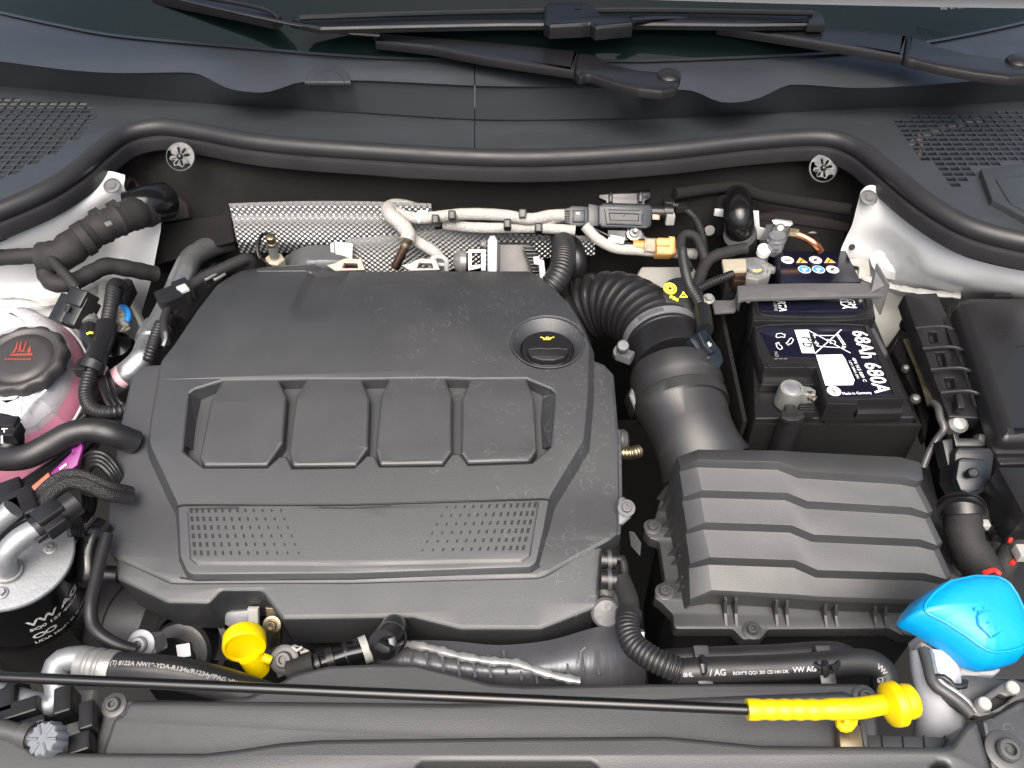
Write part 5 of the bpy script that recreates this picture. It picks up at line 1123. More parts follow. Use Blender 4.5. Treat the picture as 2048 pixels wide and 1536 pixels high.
# ------------------------------------------------------------ air conditioning hose
ac = T('air_conditioning_hose', 'printed black air conditioning hose crimped to a silver pipe, front left', 'hose', W(250, 1340, .0))
tube('silver_pipe', [(-60, 1392, .0), (0, 1390, .0), (50, 1404, .0), (92, 1412, .0), (114, 1402, .0), (116, 1372, .006), (110, 1345, .012), (118, 1326, .014), (140, 1318, .014), (172, 1316, .014)], .0086, m['zinc'], ac, n=22)
tube('pipe_bracket', [(20, 1394, .0), (34, 1398, .0)], .0125, m['blk'], ac, n=18, smooth=False)
A, B = W(164, 1328, .014), W(232, 1338, .014); ax = (B - A).normalized(); L_ = (B - A).length
lathe('ferrule', A, ax, [(.0085, -.002), (.0122, 0), (.0126, L_ * .22), (.0116, L_ * .27), (.0116, L_ * .34), (.0126, L_ * .4), (.0126, L_ * .52), (.0116, L_ * .57), (.0116, L_ * .64), (.0126, L_ * .7), (.0124, L_ * .95), (.0118, L_)], m['steel'], ac, n=36)
hp_ = [(226, 1337, .014), (290, 1340, .016), (360, 1348, .014), (430, 1364, .006), (500, 1385, -.006), (560, 1408, -.02)]
tube('rubber_hose', hp_, .0112, m['rub'], ac, n=26)
TX = tl(360, 1335, .026, 40)
hw = cr([W(x, y, z) for x, y, z in hp_], n=30)
def along(s, path, r, rise, start, size, mat, par, name='lettering', lift=.0003):
    """letters printed along the flank of a hose"""
    cu = bpy.data.curves.new(name, 'FONT'); cu.body = s; cu.size = size; cu.offset = size * .03; ob = bpy.data.objects.new(name, cu); C.objects.link(ob)
    bpy.context.view_layer.update(); me = bpy.data.meshes.new_from_object(ob.evaluated_get(bpy.context.evaluated_depsgraph_get())); bpy.data.objects.remove(ob)
    L = [0]
    for a, b in zip(path, path[1:]): L.append(L[-1] + (b - a).length)
    for v in me.vertices:
        s_ = min(L[-1] - 1e-5, start + v.co.x); j = 0
        while j < len(L) - 2 and L[j + 1] < s_: j += 1
        t = (s_ - L[j]) / (L[j + 1] - L[j]); p = path[j].lerp(path[j + 1], t); tg = (path[j + 1] - path[j]).normalized()
        side = V((0, 0, 1)); side = (side - tg * side.dot(tg)).normalized(); out = tg.cross(side); an = rise + v.co.y / r
        v.co = p + (out * math.cos(an) + side * math.sin(an)) * (r + lift)
    me.materials.clear(); me.materials.append(mat); return put(bpy.data.objects.new(name, me), par)
along('(T) 8122A NW19-YDA-R134a/R1234yf/PAG >PA/IIR/PET/EPDM<', hw, .0112, R(78), .004, .0041, m['greyw'], ac)
gk = T('service_port', 'small pipe with a grey ridged service cap at the lower left', 'valve', W(90, 1480, .0))
tube('port_pipe', [(-60, 1448, .02), (0, 1458, .022), (40, 1468, .022), (80, 1476, .022)], .0062, m['gun'], gk, n=14)
tube('port_collar', [(46, 1468, .022), (64, 1472, .022)], .0082, m['gun'], gk, n=14, smooth=False)
lathe('port_cap', W(92, 1478, .028), (-.12, -.30, .9), [(.0108, -.008), (.0108, .002), (.0098, .0036), (.001, .004)], m['ltgrey'], gk, flute=(12, .0012, 0, 2))
for k in range(6):
    an = k * math.pi / 3; M0 = frame(W(92, 1478, .028), (-.12, -.30, .9))
    tube('cap_rib', [M0 @ V((.003 * math.cos(an), .003 * math.sin(an), .004)), M0 @ V((.0096 * math.cos(an), .0096 * math.sin(an), .0038))], .0009, m['ltgrey'], gk, n=6, smooth=False)
cs = T('side_support', 'grey metal support plate with black clips at the lower left', 'support', W(130, 1440, -.01))
slab('support_plate', hz(-.02), [(118, 1378), (190, 1376), (178, 1420), (150, 1510), (110, 1510), (118, 1440)], m['grime'], cs, d=.05, b=.003)
for x, y, a, b_ in ((135, 1410, .012, .02), (40, 1430, .03, .012), (70, 1455, .02, .006), (20, 1412, .014, .02), (182, 1440, .010, .02), (168, 1495, .014, .014)): box('black_clip', W(x, y, .004), a, b_, .02, m['blk'], cs, Matrix.Rotation(R(20), 4, 'Z'), .002)
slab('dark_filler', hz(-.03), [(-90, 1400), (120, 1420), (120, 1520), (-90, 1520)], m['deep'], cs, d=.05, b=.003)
# ------------------------------------------------------------ intake: small ribbed hose, bellows, air mass sensor, duct
o = tube('ribbed_hose', [(1124, 468, .0), (1126, 486, .018), (1127, 510, .026), (1122, 540, .026), (1108, 566, .02), (1085, 590, .008), (1060, 605, -.01)], .0138, m['rub'], n=24, corr=(.0042, .0011)); tag(o, 'medium ribbed black hose curving behind the right rear corner of the cover', 'hose')
o = tube('bent_hose', [(1130, 470, -.01), (1148, 500, .0), (1154, 530, -.01), (1150, 560, -.03)], .012, m['blk'], n=18); tag(o, 'short smooth black hose right of the medium ribbed hose', 'hose')
ib = T('intake_bellows', 'large black ribbed intake bellows right of the cover', 'intake hose', W(1250, 610, -.02))
bw = [(1105, 648, -.06), (1150, 630, -.04), (1192, 612, -.026), (1234, 610, -.016), (1274, 627, -.010), (1304, 654, -.008), (1322, 680, -.008)]
tube('bellows', bw, .0375, m['blk'], ib, n=44, corr=(.0118, .0062), step=.002)
tube('bellows_cuff', [(1318, 662, -.008), (1328, 688, -.008)], .0385, m['rub'], ib, n=44, smooth=False)
A, B = W(1324, 676, -.008), W(1348, 742, -.008); CX = (B - A).normalized()
hcl = T('hose_clamp', 'steel worm drive clamp around the intake bellows cuff', 'hose clamp', W(1300, 670, .03))
lathe('clamp_band', A + CX * .002, CX, [(.0400, -.0052), (.0414, -.005), (.0414, .005), (.0400, .0052)], m['zinc'], hcl, n=64, cap=False)
fr_ = frame(A + CX * .002, CX)
for k in range(22):
    an = R(150 + 3.0 * k) if 0 else None
for k in range(24):
    an = math.atan2((W(1265, 690, .03) - A).dot(fr_.col[1].xyz), (W(1265, 690, .03) - A).dot(fr_.col[0].xyz)) + .0
    sgn = 1 if (W(1320, 655, .05) - A).dot(fr_.col[1].xyz * math.cos(an) - fr_.col[0].xyz * math.sin(an)) > 0 else -1
    a2 = an + sgn * (.12 + .028 * k)
    e = fr_ @ V((.0416 * math.cos(a2), .0416 * math.sin(a2), 0)); rd = (fr_.col[0].xyz * math.cos(a2) + fr_.col[1].xyz * math.sin(a2))
    Mx = Matrix((CX, rd.cross(CX), rd)).transposed().to_4x4()
    box('band_tooth', e, .006, .0005, .0005, m['gun'], hcl, Mx, 0.0001)
sc = W(1243, 700, .016)
lathe('worm_screw', sc, (0, -.45, .9), [(.0075, -.012), (.0075, -.004), (.0045, -.003), (.0045, .006), (.006, .0065), (.006, .012), (.005, .0135), (.001, .0136)], m['cast'], hcl, n=24)
box('worm_housing', W(1250, 712, .01), .016, .012, .010, m['cast'], hcl, Matrix.Rotation(R(-30), 4, 'Z'))
ms = T('air_mass_sensor', 'black air mass sensor tube with side mounted plug in the intake duct', 'air mass sensor', W(1340, 720, .0))
lathe('sensor_tube', A, CX, [(.0372, .004), (.0405, .006), (.0405, .011), (.0392, .012), (.0392, .017), (.0402, .018), (.0405, .040), (.0395, .044)], m['blk'], ms, n=56)
for k in range(9):
    a2 = R(200 + 18 * k); rd = (fr_.col[0].xyz * math.cos(a2) + fr_.col[1].xyz * math.sin(a2)); e = A + CX * .0145 + rd * .0402
    Mx = Matrix((CX, rd.cross(CX), rd)).transposed().to_4x4(); box('tube_rib', e, .006, .012, .0022, m['blk'], ms, Mx, .0004)
SNP = Pl(W(1405, 700, .028), (.35, -.3, .9))
slab('sensor_plate', SNP, [(1380, 676), (1402, 660), (1418, 668), (1442, 700), (1448, 722), (1440, 736), (1426, 734), (1404, 712)], m['navy'], ms, d=.014, b=.0015, r=.002)
slab('sensor_plug', Pl(W(1415, 690, .034), (.35, -.3, .9)), [(1396, 664), (1412, 656), (1424, 676), (1436, 700), (1424, 706), (1408, 690)], m['navy'], ms, d=.008, b=.0015, r=.001)
slab('plug_grey_tab', Pl(W(1420, 692, .0352), (.35, -.3, .9)), [(1416, 684), (1422, 681), (1426, 690), (1420, 693)], m['greyp'], ms, d=.002, b=.0003)
for k in range(5): tube('pin_rib', [W(1398 + 5 * k, 656 + 3 * k, .0365), W(1406 + 5 * k, 674 + 4 * k, .0362)], .0009, m['navy'], ms, n=5, smooth=False)
tube('plug_neck', [(1404, 618, .03), (1407, 638, .032), (1410, 660, .034)], .0085, m['blk'], ms, n=14)
tube('mount_arm', [(1376, 690, .02), (1400, 684, .026)], .0022, m['blk'], ms, n=8, smooth=False); tube('mount_arm', [(1384, 726, .02), (1420, 716, .026)], .0022, m['blk'], ms, n=8, smooth=False)
tube('mount_arm', [(1388, 692, .024), (1400, 722, .024)], .0022, m['blk'], ms, n=8, smooth=False)
du = T('intake_duct', 'dark grey stepped intake duct joining the air filter box', 'duct', W(1370, 830, -.02))
def oval(c, ax, rx, ry, n=40): 
    M0 = frame(c, ax); return [M0 @ V((rx * math.cos(2 * math.pi * i / n), ry * math.sin(2 * math.pi * i / n), 0)) for i in range(n)]
path = [(1346, 736, -.008, .0410, .041), (1348, 748, -.010, .0425, .0425), (1349, 752, -.010, .0445, .0445), (1354, 778, -.012, .046, .045), (1355, 781, -.012, .044, .043), (1360, 800, -.014, .0435, .042), (1361, 803, -.014, .0455, .044), (1366, 822, -.016, .0455, .044), (1367, 825, -.016, .0425, .041), (1384, 868, -.020, .0395, .038), (1398, 900, -.022, .040, .036), (1412, 930, -.03, .044, .034)]
vs, fs = [], []
for i, (x, y, z, rx, ry) in enumerate(path):
    a = W(*path[max(0, i - 1)][:3]); b = W(*path[min(len(path) - 1, i + 1)][:3]); vs += oval(W(x, y, z), b - a, rx, ry)
for j in range(len(path) - 1):
    for i in range(40): i2 = (i + 1) % 40; fs.append((j * 40 + i, j * 40 + i2, (j + 1) * 40 + i2, (j + 1) * 40 + i))
fs.append(tuple(range(39, -1, -1)))
mesh('duct_body', vs, fs, m['duct'], du)
slab('duct_wing', tl(1275, 800, -.014, 30), [(1256, 790), (1262, 772), (1298, 758), (1312, 800), (1270, 826)], m['duct'], du, d=.03, b=.003, r=.003)
# ------------------------------------------------------------ battery
bt = T('battery', 'black car battery with white printed labels on top', 'battery', W(1620, 740, -.05))
DK, LD = hz(-.0135), hz(.010)
slab('case', DK, [(1503, 600), (1735, 600), (1832, 836), (1509, 838)], m['blk'], bt, d=.10, b=.002, r=.003)
slab('lid_block', LD, [(1508, 652), (1560, 647), (1640, 646), (1738, 649), (1812, 796), (1716, 799), (1716, 808), (1655, 807), (1631, 735), (1529, 735), (1522, 716)], m['blk'], bt, d=.024, b=.0012, r=.0006)
slab('lid_block', LD, [(1503, 580), (1742, 580), (1752, 636), (1700, 641), (1640, 643), (1560, 642), (1506, 641)], m['blk'], bt, d=.03, b=.0012, r=.001)
PL = hz(.0104)
slab('lid_label', PL, [(1520, 664), (1530, 656), (1572, 652), (1640, 651), (1716, 654), (1727, 662), (1785, 790), (1690, 795), (1660, 795), (1634, 716), (1544, 714)], m['label'], bt, prof=[(-.0004, .0002), (0, 0)], r=.001)
slab('lid_label', PL, [(1512, 590), (1724, 590), (1728, 618), (1716, 628), (1640, 631), (1540, 629), (1520, 622)], m['label'], bt, prof=[(-.0004, .0002), (0, 0)], r=.002)
for o_ in ((1514, 659), ):
    tube('label_rim', [(1520, 716, .0105), (1513, 668, .0105), (1524, 653, .0105), (1572, 649, .0105), (1640, 648, .0105), (1720, 651, .0105), (1734, 664, .0105), (1790, 792, .0105)], .0008, m['blk'], bt, n=8)
    tube('label_rim', [(1508, 592, .0105), (1516, 624, .0105), (1540, 632, .0105), (1640, 635, .0105), (1718, 632, .0105), (1733, 620, .0105), (1730, 592, .0105)], .0008, m['blk'], bt, n=8)
PT = hz(.0107)
txt('lettering', '68Ah 680A', PT, (1703, 662), (1751, 787), m['whitep'], bt, hs=1.12, bold=.015)
txt('lettering', '4P0 915 089 C', PT, (1703, 716), (1727, 764), m['whitep'], bt, hs=.85, bold=.01)
txt('lettering', '12V 380A EN', PT, (1697, 722), (1714, 757), m['whitep'], bt, hs=.75)
txt('lettering', 'Made in Germany', PT, (1686, 790), (1744, 788), m['whitep'], bt, hs=1.25, bold=.012)
txt('lettering', 'VARTA', PT, (1552, 588), (1559, 623), m['whitep'], bt, hs=1.25, bold=.02)
txt('lettering', 'EXCLUSIVE', PT, (1544, 590), (1549, 622), m['greyp'], bt, hs=.9)
txt('lettering', 'AGM', PT, (1689, 590), (1699, 616), m['whitep'], bt, hs=1.15, bold=.01)
txt('lettering', 'VRLA', PT, (1674, 586), (1685, 618), m['whitep'], bt, hs=1.15, bold=.01)
WPR = [(0, .0001), (0, 0)]
slab('white_sticker', hz(.0108), [(1632, 710), (1684, 709), (1690, 717), (1709, 760), (1706, 770), (1651, 771)], m['whitep'], bt, prof=WPR)
slab('lead_sign', PT, [(1589, 660), (1616, 659.5), (1630, 706), (1604, 706)], m['whitep'], bt, prof=WPR)
txt('lead_sign', 'Pb', hz(.0110), (1602, 674), (1606, 694), m['blackp'], bt, hs=1.25)
def stroke(name, a, b, w_, mat, pl=None, par=None):
    pl = pl or PT; A = V(pl.px(*a)); B = V(pl.px(*b)); e = (B - A).normalized(); f = V((-e.y, e.x)) * w_ / 2
    vs = [pl.w(*(A + f)), pl.w(*(A - f)), pl.w(*(B - f)), pl.w(*(B + f))]; return mesh(name, vs, [(0, 1, 2, 3)], mat, None, smooth=False)
st = [stroke('s', a, b, w_, None) for a, b, w_ in (((1616, 660), (1701, 706), .0011), ((1683, 659), (1630, 707), .0011), ((1626, 671), (1676, 671), .001), ((1628, 668), (1634, 692), .0009), ((1634, 692), (1660, 694), .0009), ((1660, 694), (1690, 696), .0009), ((1672, 668), (1687, 690), .0009), ((1676, 668), (1691, 690), .0009), ((1684, 692), (1692, 694), .0012), ((1655, 678), (1662, 688), .0009))]
for cx, cy, rr in ((1633, 687, .0022), (1666, 684, .003)):
    c_ = V(PT.px(cx, cy)); ring = [PT.w(c_.x + rr * math.cos(k * .5236), c_.y + rr * math.sin(k * .5236)) for k in range(12)] + [PT.w(c_.x + (rr - .0008) * math.cos(k * .5236), c_.y + (rr - .0008) * math.sin(k * .5236)) for k in range(12)]
    st.append(mesh('s', ring, [(k, (k + 1) % 12, 12 + (k + 1) % 12, 12 + k) for k in range(12)], None, None, smooth=False))
merge('crossed_bin_sign', st, m['whitep'], bt)
ar = []
for cx, cy, an in ((1561, 671, 0), (1580, 683, 2.2), (1558, 692, 4.2)):
    pts = [(-8, -4), (2, -6), (6, -2), (9, -4), (8, 5), (2, 3), (-2, 5), (-9, 4)]
    q = [(cx + x * math.cos(an) - .8 * y * math.sin(an), cy + x * math.sin(an) * .8 + .8 * y * math.cos(an)) for x, y in pts]
    ar += [stroke('s', q[k], q[(k + 1) % 8], .0008, None) for k in range(8)]
merge('recycling_mark', ar, m['whitep'], bt)
txt('lettering', 'NO', PT, (1548, 704), (1551, 714), m['greyw'], bt, hs=1.0)
txt('lettering', '8V0 915 105', PT, (1549, 719), (1574, 719), m['greyw'], bt, hs=1.0)
c_ = V(PT.px(1668, 782))
slab('plus_sign', PT, disc(28, .0066, tuple(c_)), m['whitep'], bt, raw=True, prof=WPR)
for a, b in (((1660, 782), (1676, 782)), ((1665, 776), (1671, 788))): put(stroke('plus_sign', a, b, .0011, m['redprint'], hz(.0110)), None) if 0 else None
pl_ = [stroke('s', a, b, .0011, None, hz(.0111)) for a, b in (((1660, 782), (1676, 782)), ((1664, 775), (1672, 789)))]
merge('plus_sign', pl_, m['redprint'], bt)
slab('lid_step', hz(-.003), [(1529, 738), (1630, 738), (1640, 770), (1522, 770)], m['blk'], bt, d=.009, b=.001)
for x in (1538, 1611): 
    pth = [(x, 727, .0108), (x, 734, .0103), (x - 2, 738, .006), (x - 4, 760, -.010)]
    tube('lid_slit', pth, .0011, m['deep'], bt, n=6, smooth=False)
lathe('vent_dot', W(1697, 820, .0) , (0, -1, .1), [(.0042, -.006), (.0042, .0005), (.0036, .001), (.0003, .001)], m['greyw'], bt, n=20)
slab('lid_foot', hz(-.012), [(1655, 806), (1716, 806), (1713, 838), (1652, 838)], m['blk'], bt, d=.03, b=.001)
slab('front_step', hz(-.004), [(1716, 802), (1810, 800), (1806, 826), (1714, 828)], m['blk'], bt, d=.01, b=.001)
slab('case_notch', hz(.002), [(1740, 656), (1750, 656), (1776, 706), (1762, 708)], m['gun'], bt, d=.01, b=.001)
slab('case_notch', hz(-.002), [(1519, 700), (1532, 700), (1535, 716), (1522, 716)], m['gun'], bt, d=.01, b=.001)
# front terminal clamp with its fold down cap
tc_ = T('terminal_clamp', 'cast metal clamp on the front battery post', 'terminal clamp', W(1583, 780, .0))
c0 = W(1584, 776, .012)
lathe('clamp_ring', c0, (-.05, -.1, 1), [(.0125, -.022), (.0120, -.006), (.0108, -.001), (.0105, 0), (.0085, .0002), (.0083, -.0012), (.001, -.001)], m['steel'], tc_, n=36)
lathe('post', c0 + V((0, 0, -.002)), (-.05, -.1, 1), [(.0083, -.01), (.0083, .001), (.007, .0016), (.001, .0018)], m['zinc'], tc_, n=30)
slab('clamp_ear', hz(.008), [(1600, 770), (1620, 773), (1632, 780), (1632, 790), (1616, 790), (1602, 786)], m['chrome'], tc_, d=.012, b=.0012, r=.001)
lathe('clamp_nut', W(1622, 793, .004), (.6, -.9, .15), [(.0052, -.008), (.0052, 0), (.0032, .0004), (.0032, .005), (.0022, .006)], m['brass'], tc_, n=6)
slab('clamp_foot', hz(-.004), [(1568, 790), (1602, 790), (1604, 808), (1576, 812)], m['chrome'], tc_, d=.014, b=.002)
pcov = T('post_cover', 'matt black battery post cover hanging down in front of the clamp', 'cover', W(1585, 840, -.02))
slab('cover_tab', hz(.004), [(1570, 808), (1593, 809), (1593, 819), (1607, 824), (1610, 834), (1598, 841), (1576, 841), (1563, 834), (1562, 825), (1570, 820)], m['rub'], pcov, d=.004, b=.001, r=.002)
tube('cover_sleeve', [W(1586, 832, .0) + V((0, .001, 0)), W(1586, 832, .0) + V((0, .001, -.07))], .0105, m['rub'], pcov, n=20, smooth=False)
for k in range(4): slab('rib', hz(-.001), [(1598 + 1 * k, 806 + 5 * k), (1628 + 1 * k, 806 + 5 * k), (1628 + 1 * k, 808 + 5 * k), (1598 + 1 * k, 808 + 5 * k)], m['rub'], pcov, d=.01, b=.0004)
# insulating sleeve
bs = T('battery_sleeve', 'black felt insulating sleeve standing around the battery', 'sleeve', W(1640, 870, -.05))
def wall(name, a, b, zt, zb, th, mat, par, dx=0, dy=0):
    A, B = W(*a, zt), W(*b, zt); e = (B - A).normalized(); nn = V((e.y, -e.x, 0)) * th
    q = [A, B, B + nn, A + nn]; lo = [V((p.x + dx, p.y + dy, zb)) for p in q]
    return mesh(name, q + lo, [(0, 1, 2, 3), (4, 7, 6, 5), (0, 4, 5, 1), (1, 5, 6, 2), (2, 6, 7, 3), (3, 7, 4, 0)], mat, par, smooth=False)
wall('sleeve_panel', (1506, 842), (1841, 846), -.02, -.16, .004, m['sleevefelt'], bs, 0, -.004)
wall('sleeve_panel', (1440, 622), (1486, 842), -.02, -.16, -.004, m['sleevefelt'], bs)
wall('sleeve_panel', (1742, 640), (1841, 846), -.026, -.16, .004, m['sleevefelt'], bs)
# rear of the battery: warning symbols, clamp, sensor
bc = T('battery_cover', 'black box of coloured warning symbols at the rear of the battery', 'cover', W(1630, 540, .0))
RB = hz(.018)
slab('box', RB, [(1551, 503), (1692, 501), (1724, 566), (1566, 568)], m['label'], bc, d=.04, b=.0012, r=.001)
RQ_ = hz(.0184)
def sym(x, y, kind):
    c_ = V(RQ_.px(x, y)); r_ = .0066
    if kind == 'tri':
        t = [(c_.x + r_ * 1.15 * math.cos(a), c_.y + r_ * 1.0 * math.sin(a) - .001) for a in (R(90), R(210), R(330))]
        slab('warning_symbol', RQ_, t, m['pinkp'], bc, raw=True, prof=WPR)
        slab('warning_symbol', hz(.0187), [tuple(V((c_.x, c_.y - .001)) + (V(p) - V((c_.x, c_.y - .001))) * .84) for p in t], m['amberp'], bc, raw=True, prof=WPR)
        stroke_ = stroke('warning_symbol', (x - 2, y + 4), (x + 3, y - 2), .0012, m['blackp'], hz(.019)); stroke_.parent = bc; stroke_.matrix_parent_inverse = world_of(bc).inverted()
    else:
        slab('warning_symbol', RQ_, disc(28, r_ * 1.05, tuple(c_)), m['whitep'], bc, raw=True, prof=WPR)
        if kind == 'minus': q = [(x - 7, y, x + 7, y, .0022, 'blackp')]
        elif kind == 'no':
            slab('warning_symbol', hz(.0186), disc(28, r_ * .98, tuple(c_)), m['pinkp'], bc, raw=True, prof=WPR, holes=[disc(24, r_ * .78, tuple(c_))]); q = [(x - 6, y - 5, x + 6, y + 5, .0012, 'redprint'), (x - 3, y + 2, x + 3, y - 3, .0022, 'blackp')]
        else:
            slab('warning_symbol', hz(.0186), disc(28, r_ * .93, tuple(c_)), m['bluep'], bc, raw=True, prof=WPR); q = [(x - 5, y - 1, x + 5, y - 1, .0026, 'whitep'), (x - 3, y + 3, x + 2, y + 3, .0018, 'whitep')]
        for a, b, c2, d2, w_, mt in q:
            o = stroke('warning_symbol', (a, b), (c2, d2), w_, m[mt], hz(.0190)); o.parent = bc; o.matrix_parent_inverse = world_of(bc).inverted()
for x, y, k in ((1575, 520, 'minus'), (1602, 521, 'tri'), (1631, 520, 'no'), (1658, 521, 'tri'), (1609, 539, 'blue'), (1637, 539, 'blue'), (1665, 539, 'no')): sym(x, y, k)
rt = T('battery_sensor', 'cast pole clamp with white labelled sensor at the rear of the battery', 'terminal clamp', W(1500, 535, .0))
slab('clamp_casting', hz(.012), [(1448, 517), (1494, 514), (1516, 512), (1524, 496), (1532, 492), (1540, 498), (1538, 512), (1530, 520), (1548, 530), (1540, 552), (1516, 560), (1496, 556), (1460, 550)], m['chrome'], rt, d=.012, b=.002, r=.002)
lathe('post', W(1511, 531, .017), (0, -.05, 1), [(.0108, -.006), (.0108, 0), (.0095, .0006), (.001, .0008)], m['zinc'], rt, n=30)
tube('yellow_mark', [W(1506, 541, .0185), W(1512, 543, .0185), W(1521, 540, .0185)], .0016, m['yelp'], rt, n=6)
slab('sensor_label', hz(.022), [(1444, 518), (1492, 517), (1494, 539), (1448, 541)], m['cream'], rt, d=.004, b=.001, r=.002)
slab('sensor_base', hz(.018), [(1462, 540), (1494, 539), (1492, 561), (1468, 562)], m['brown'], rt, d=.014, b=.001)
for k in range(3): o = stroke('label_print', (1456 + 2 * k, 525 + 4.5 * k), (1482 + k, 524.5 + 4.5 * k), .0006, m['greyp'], hz(.0223)); o.parent = rt; o.matrix_parent_inverse = world_of(rt).inverted()
lathe('clamp_nut', W(1541, 540, .014), (.8, -.5, .3), [(.0075, -.014), (.0075, -.002), (.0045, -.001), (.0045, .004), (.003, .005)], m['steel'], rt, n=6)
lathe('white_knob', W(1528, 500, .022), (-.1, -.4, .9), [(.0075, -.006), (.0075, .002), (.006, .003), (.003, .003)], m['whitep'], rt, n=22)
slab('sensor_plug', hz(.004), [(1446, 548), (1468, 552), (1470, 580), (1450, 574)], m['blk'], rt, d=.02, b=.002)
# hold down strap
hd = T('battery_strap', 'grey steel hold down strap across the battery', 'strap', W(1600, 580, .02))
slab('strap_bar', hz(.024), [(1475, 571), (1520, 568), (1601, 566), (1768, 566), (1770, 590), (1700, 591), (1600, 594), (1490, 597), (1476, 602), (1472, 620)][:9], m['strap'], hd, d=.004, b=.0008, r=.0008)
slab('strap_tab', hz(.006), [(1424, 600), (1462, 600), (1474, 596), (1478, 606), (1470, 622), (1430, 625)], m['strap'], hd, d=.003, b=.0008, r=.001)
fq = [W(1476, 571, .0235), W(1479, 600, .0235), W(1474, 620, .005), W(1468, 600, .005)]
mesh('strap_bend', fq + [p + V((.002, 0, -.002)) for p in fq], [(0, 1, 2, 3), (4, 7, 6, 5), (0, 3, 7, 4), (1, 5, 6, 2)], m['strap'], hd, smooth=False)
ep = [W(1752, 528, .045), W(1777, 571, .035), W(1759, 630, .0), W(1738, 590, .022), W(1740, 572, .024)]
ev_ = ep + [p + V((.002, .001, 0)) for p in ep]
mesh('end_plate', ev_, [(0, 1, 2, 3, 4), (9, 8, 7, 6, 5)] + [(i, 5 + i, 5 + (i + 1) % 5, (i + 1) % 5) for i in range(5)], m['strap'], hd, smooth=False)
bolt(hd, W(1417, 598, .012), (0, -.3, 1), .0045, 'hex', m['steel'])
tube('white_clip', [(1492, 602, .012), (1500, 603, .012)], .002, m['greyw'], hd, n=6, smooth=False)
tube('white_clip', [(1718, 600, .012), (1724, 602, .012)], .002, m['greyw'], hd, n=6, smooth=False)
# ------------------------------------------------------------ fuse box and its cable duct
fb = T('fuse_box', 'large matt black fuse box with rounded lid at the right edge', 'fuse box', W(2010, 760, .0))
slab('lid', tl(1980, 720, .032, 4), [(1917, 604), (1926, 592), (1945, 590), (2120, 590), (2120, 876), (2020, 878), (2004, 872)], m['blk'], fb, prof=[(-.012, 0), (-.007, -.0006), (-.003, -.0026), (0, -.0075), (.001, -.022)], r=.006)
slab('lid_rim', hz(.010), [(1898, 612), (1908, 600), (2130, 590), (2130, 906), (1994, 907), (1984, 898)], m['blk'], fb, d=.006, b=.002, r=.004)
slab('base', hz(.004), [(1905, 612), (2130, 600), (2130, 925), (2000, 930), (1985, 905)], m['blk'], fb, d=.12, b=.003, r=.004)
slab('lid_catch', hz(.034), [(1990, 586), (2022, 585), (2026, 592), (1988, 592)], m['blk'], fb, d=.01, b=.001)
tube('lid_emblem', [(2030, 676, .0335), (2046, 674, .0335), (2060, 680, .0335)], .0007, m['blkgloss'], fb, n=6)
tube('lid_emblem', [(2034, 694, .0335), (2048, 690, .0335), (2060, 704, .0335)], .0007, m['blkgloss'], fb, n=6)
tube('base_edge', [W(1990, 938, -.012), W(2120, 936, -.012)], .0012, m['greyp'], fb, n=6, smooth=False)
dc_ = T('cable_duct', 'ladder ribbed black cable duct left of the fuse box', 'cable duct', W(1885, 710, .0))
DPn = tl(1890, 700, .016, 8)
wins = [[(1856, 664), (1872, 664), (1876, 684), (1862, 686)], [(1871, 705), (1888, 705), (1894, 732), (1880, 733)], [(1889, 756), (1907, 756), (1911, 776), (1896, 777)]]
slab('duct_cover', DPn, [(1808, 588), (1874, 585), (1884, 608), (1912, 664), (1946, 728), (1968, 786), (1975, 838), (1898, 834), (1880, 790), (1850, 704), (1826, 640)], m['blk'], dc_, d=.018, b=.0016, r=.002, holes=wins)
for w_ in wins: slab('duct_window', tl(1890, 700, .010, 8), w_, m['deep'], dc_, d=.002, b=0)
for a, b in (((1816, 616), (1890, 614)), ((1830, 657), (1916, 656)), ((1844, 698), (1934, 697)), ((1860, 740), (1950, 739)), ((1880, 786), (1966, 785))):
    tube('cross_rib', [W(a[0], a[1], .019), W((a[0] + b[0]) / 2 + 10, a[1] - 4, .0205), W(b[0] - 12, b[1] + 2, .021), W(b[0], b[1] + 6, .012)], .0018, m['blk'], dc_, n=8)
tube('long_rib', [W(1866, 592, .020), W(1894, 656, .0205), W(1926, 736, .0205), W(1950, 815, .019)], .0017, m['blk'], dc_, n=8)
slab('duct_latch', tl(1920, 800, .018, 8), [(1912, 785), (1922, 784), (1932, 808), (1930, 816), (1916, 816)], m['blk'], dc_, d=.006, b=.001)
mbk = T('battery_bracket', 'glossy black metal bracket with bright steel rails beside the battery', 'bracket', W(1840, 780, -.03))
slab('bracket_plate', tl(1830, 740, -.014, 10), [(1800, 670), (1812, 676), (1868, 800), (1866, 812), (1852, 880), (1846, 870), (1836, 800), (1786, 700)], m['blkgloss'], mbk, d=.01, b=.002)
for k in range(3): tube('steel_rail', [W(1808 + 4 * k, 680 - 1 * k, -.006), W(1836 + 4 * k, 745 - k, -.006), W(1858 + 3.4 * k, 812 - 3 * k, -.006)], .0016, m['brass'], mbk, n=8, smooth=False)
tube('bright_edge', [(1866, 806, .0), (1876, 815, .004), (1880, 835, .002), (1888, 858, -.002), (1876, 875, -.01), (1858, 905, -.02), (1846, 935, -.03)], .0035, m['gun'], mbk, n=10)
for x, y, r_ in ((1811, 736, .004), (1831, 797, .005), (1853, 734, .006), (1816, 648, .008)): lathe('rivet', W(x, y, -.008), (-.2, -.4, .9), [(r_, -.004), (r_, .0), (r_ * .6, .003), (.0004, .0035)], m['gun' if r_ < .0055 else 'blkgloss'], mbk, n=16)
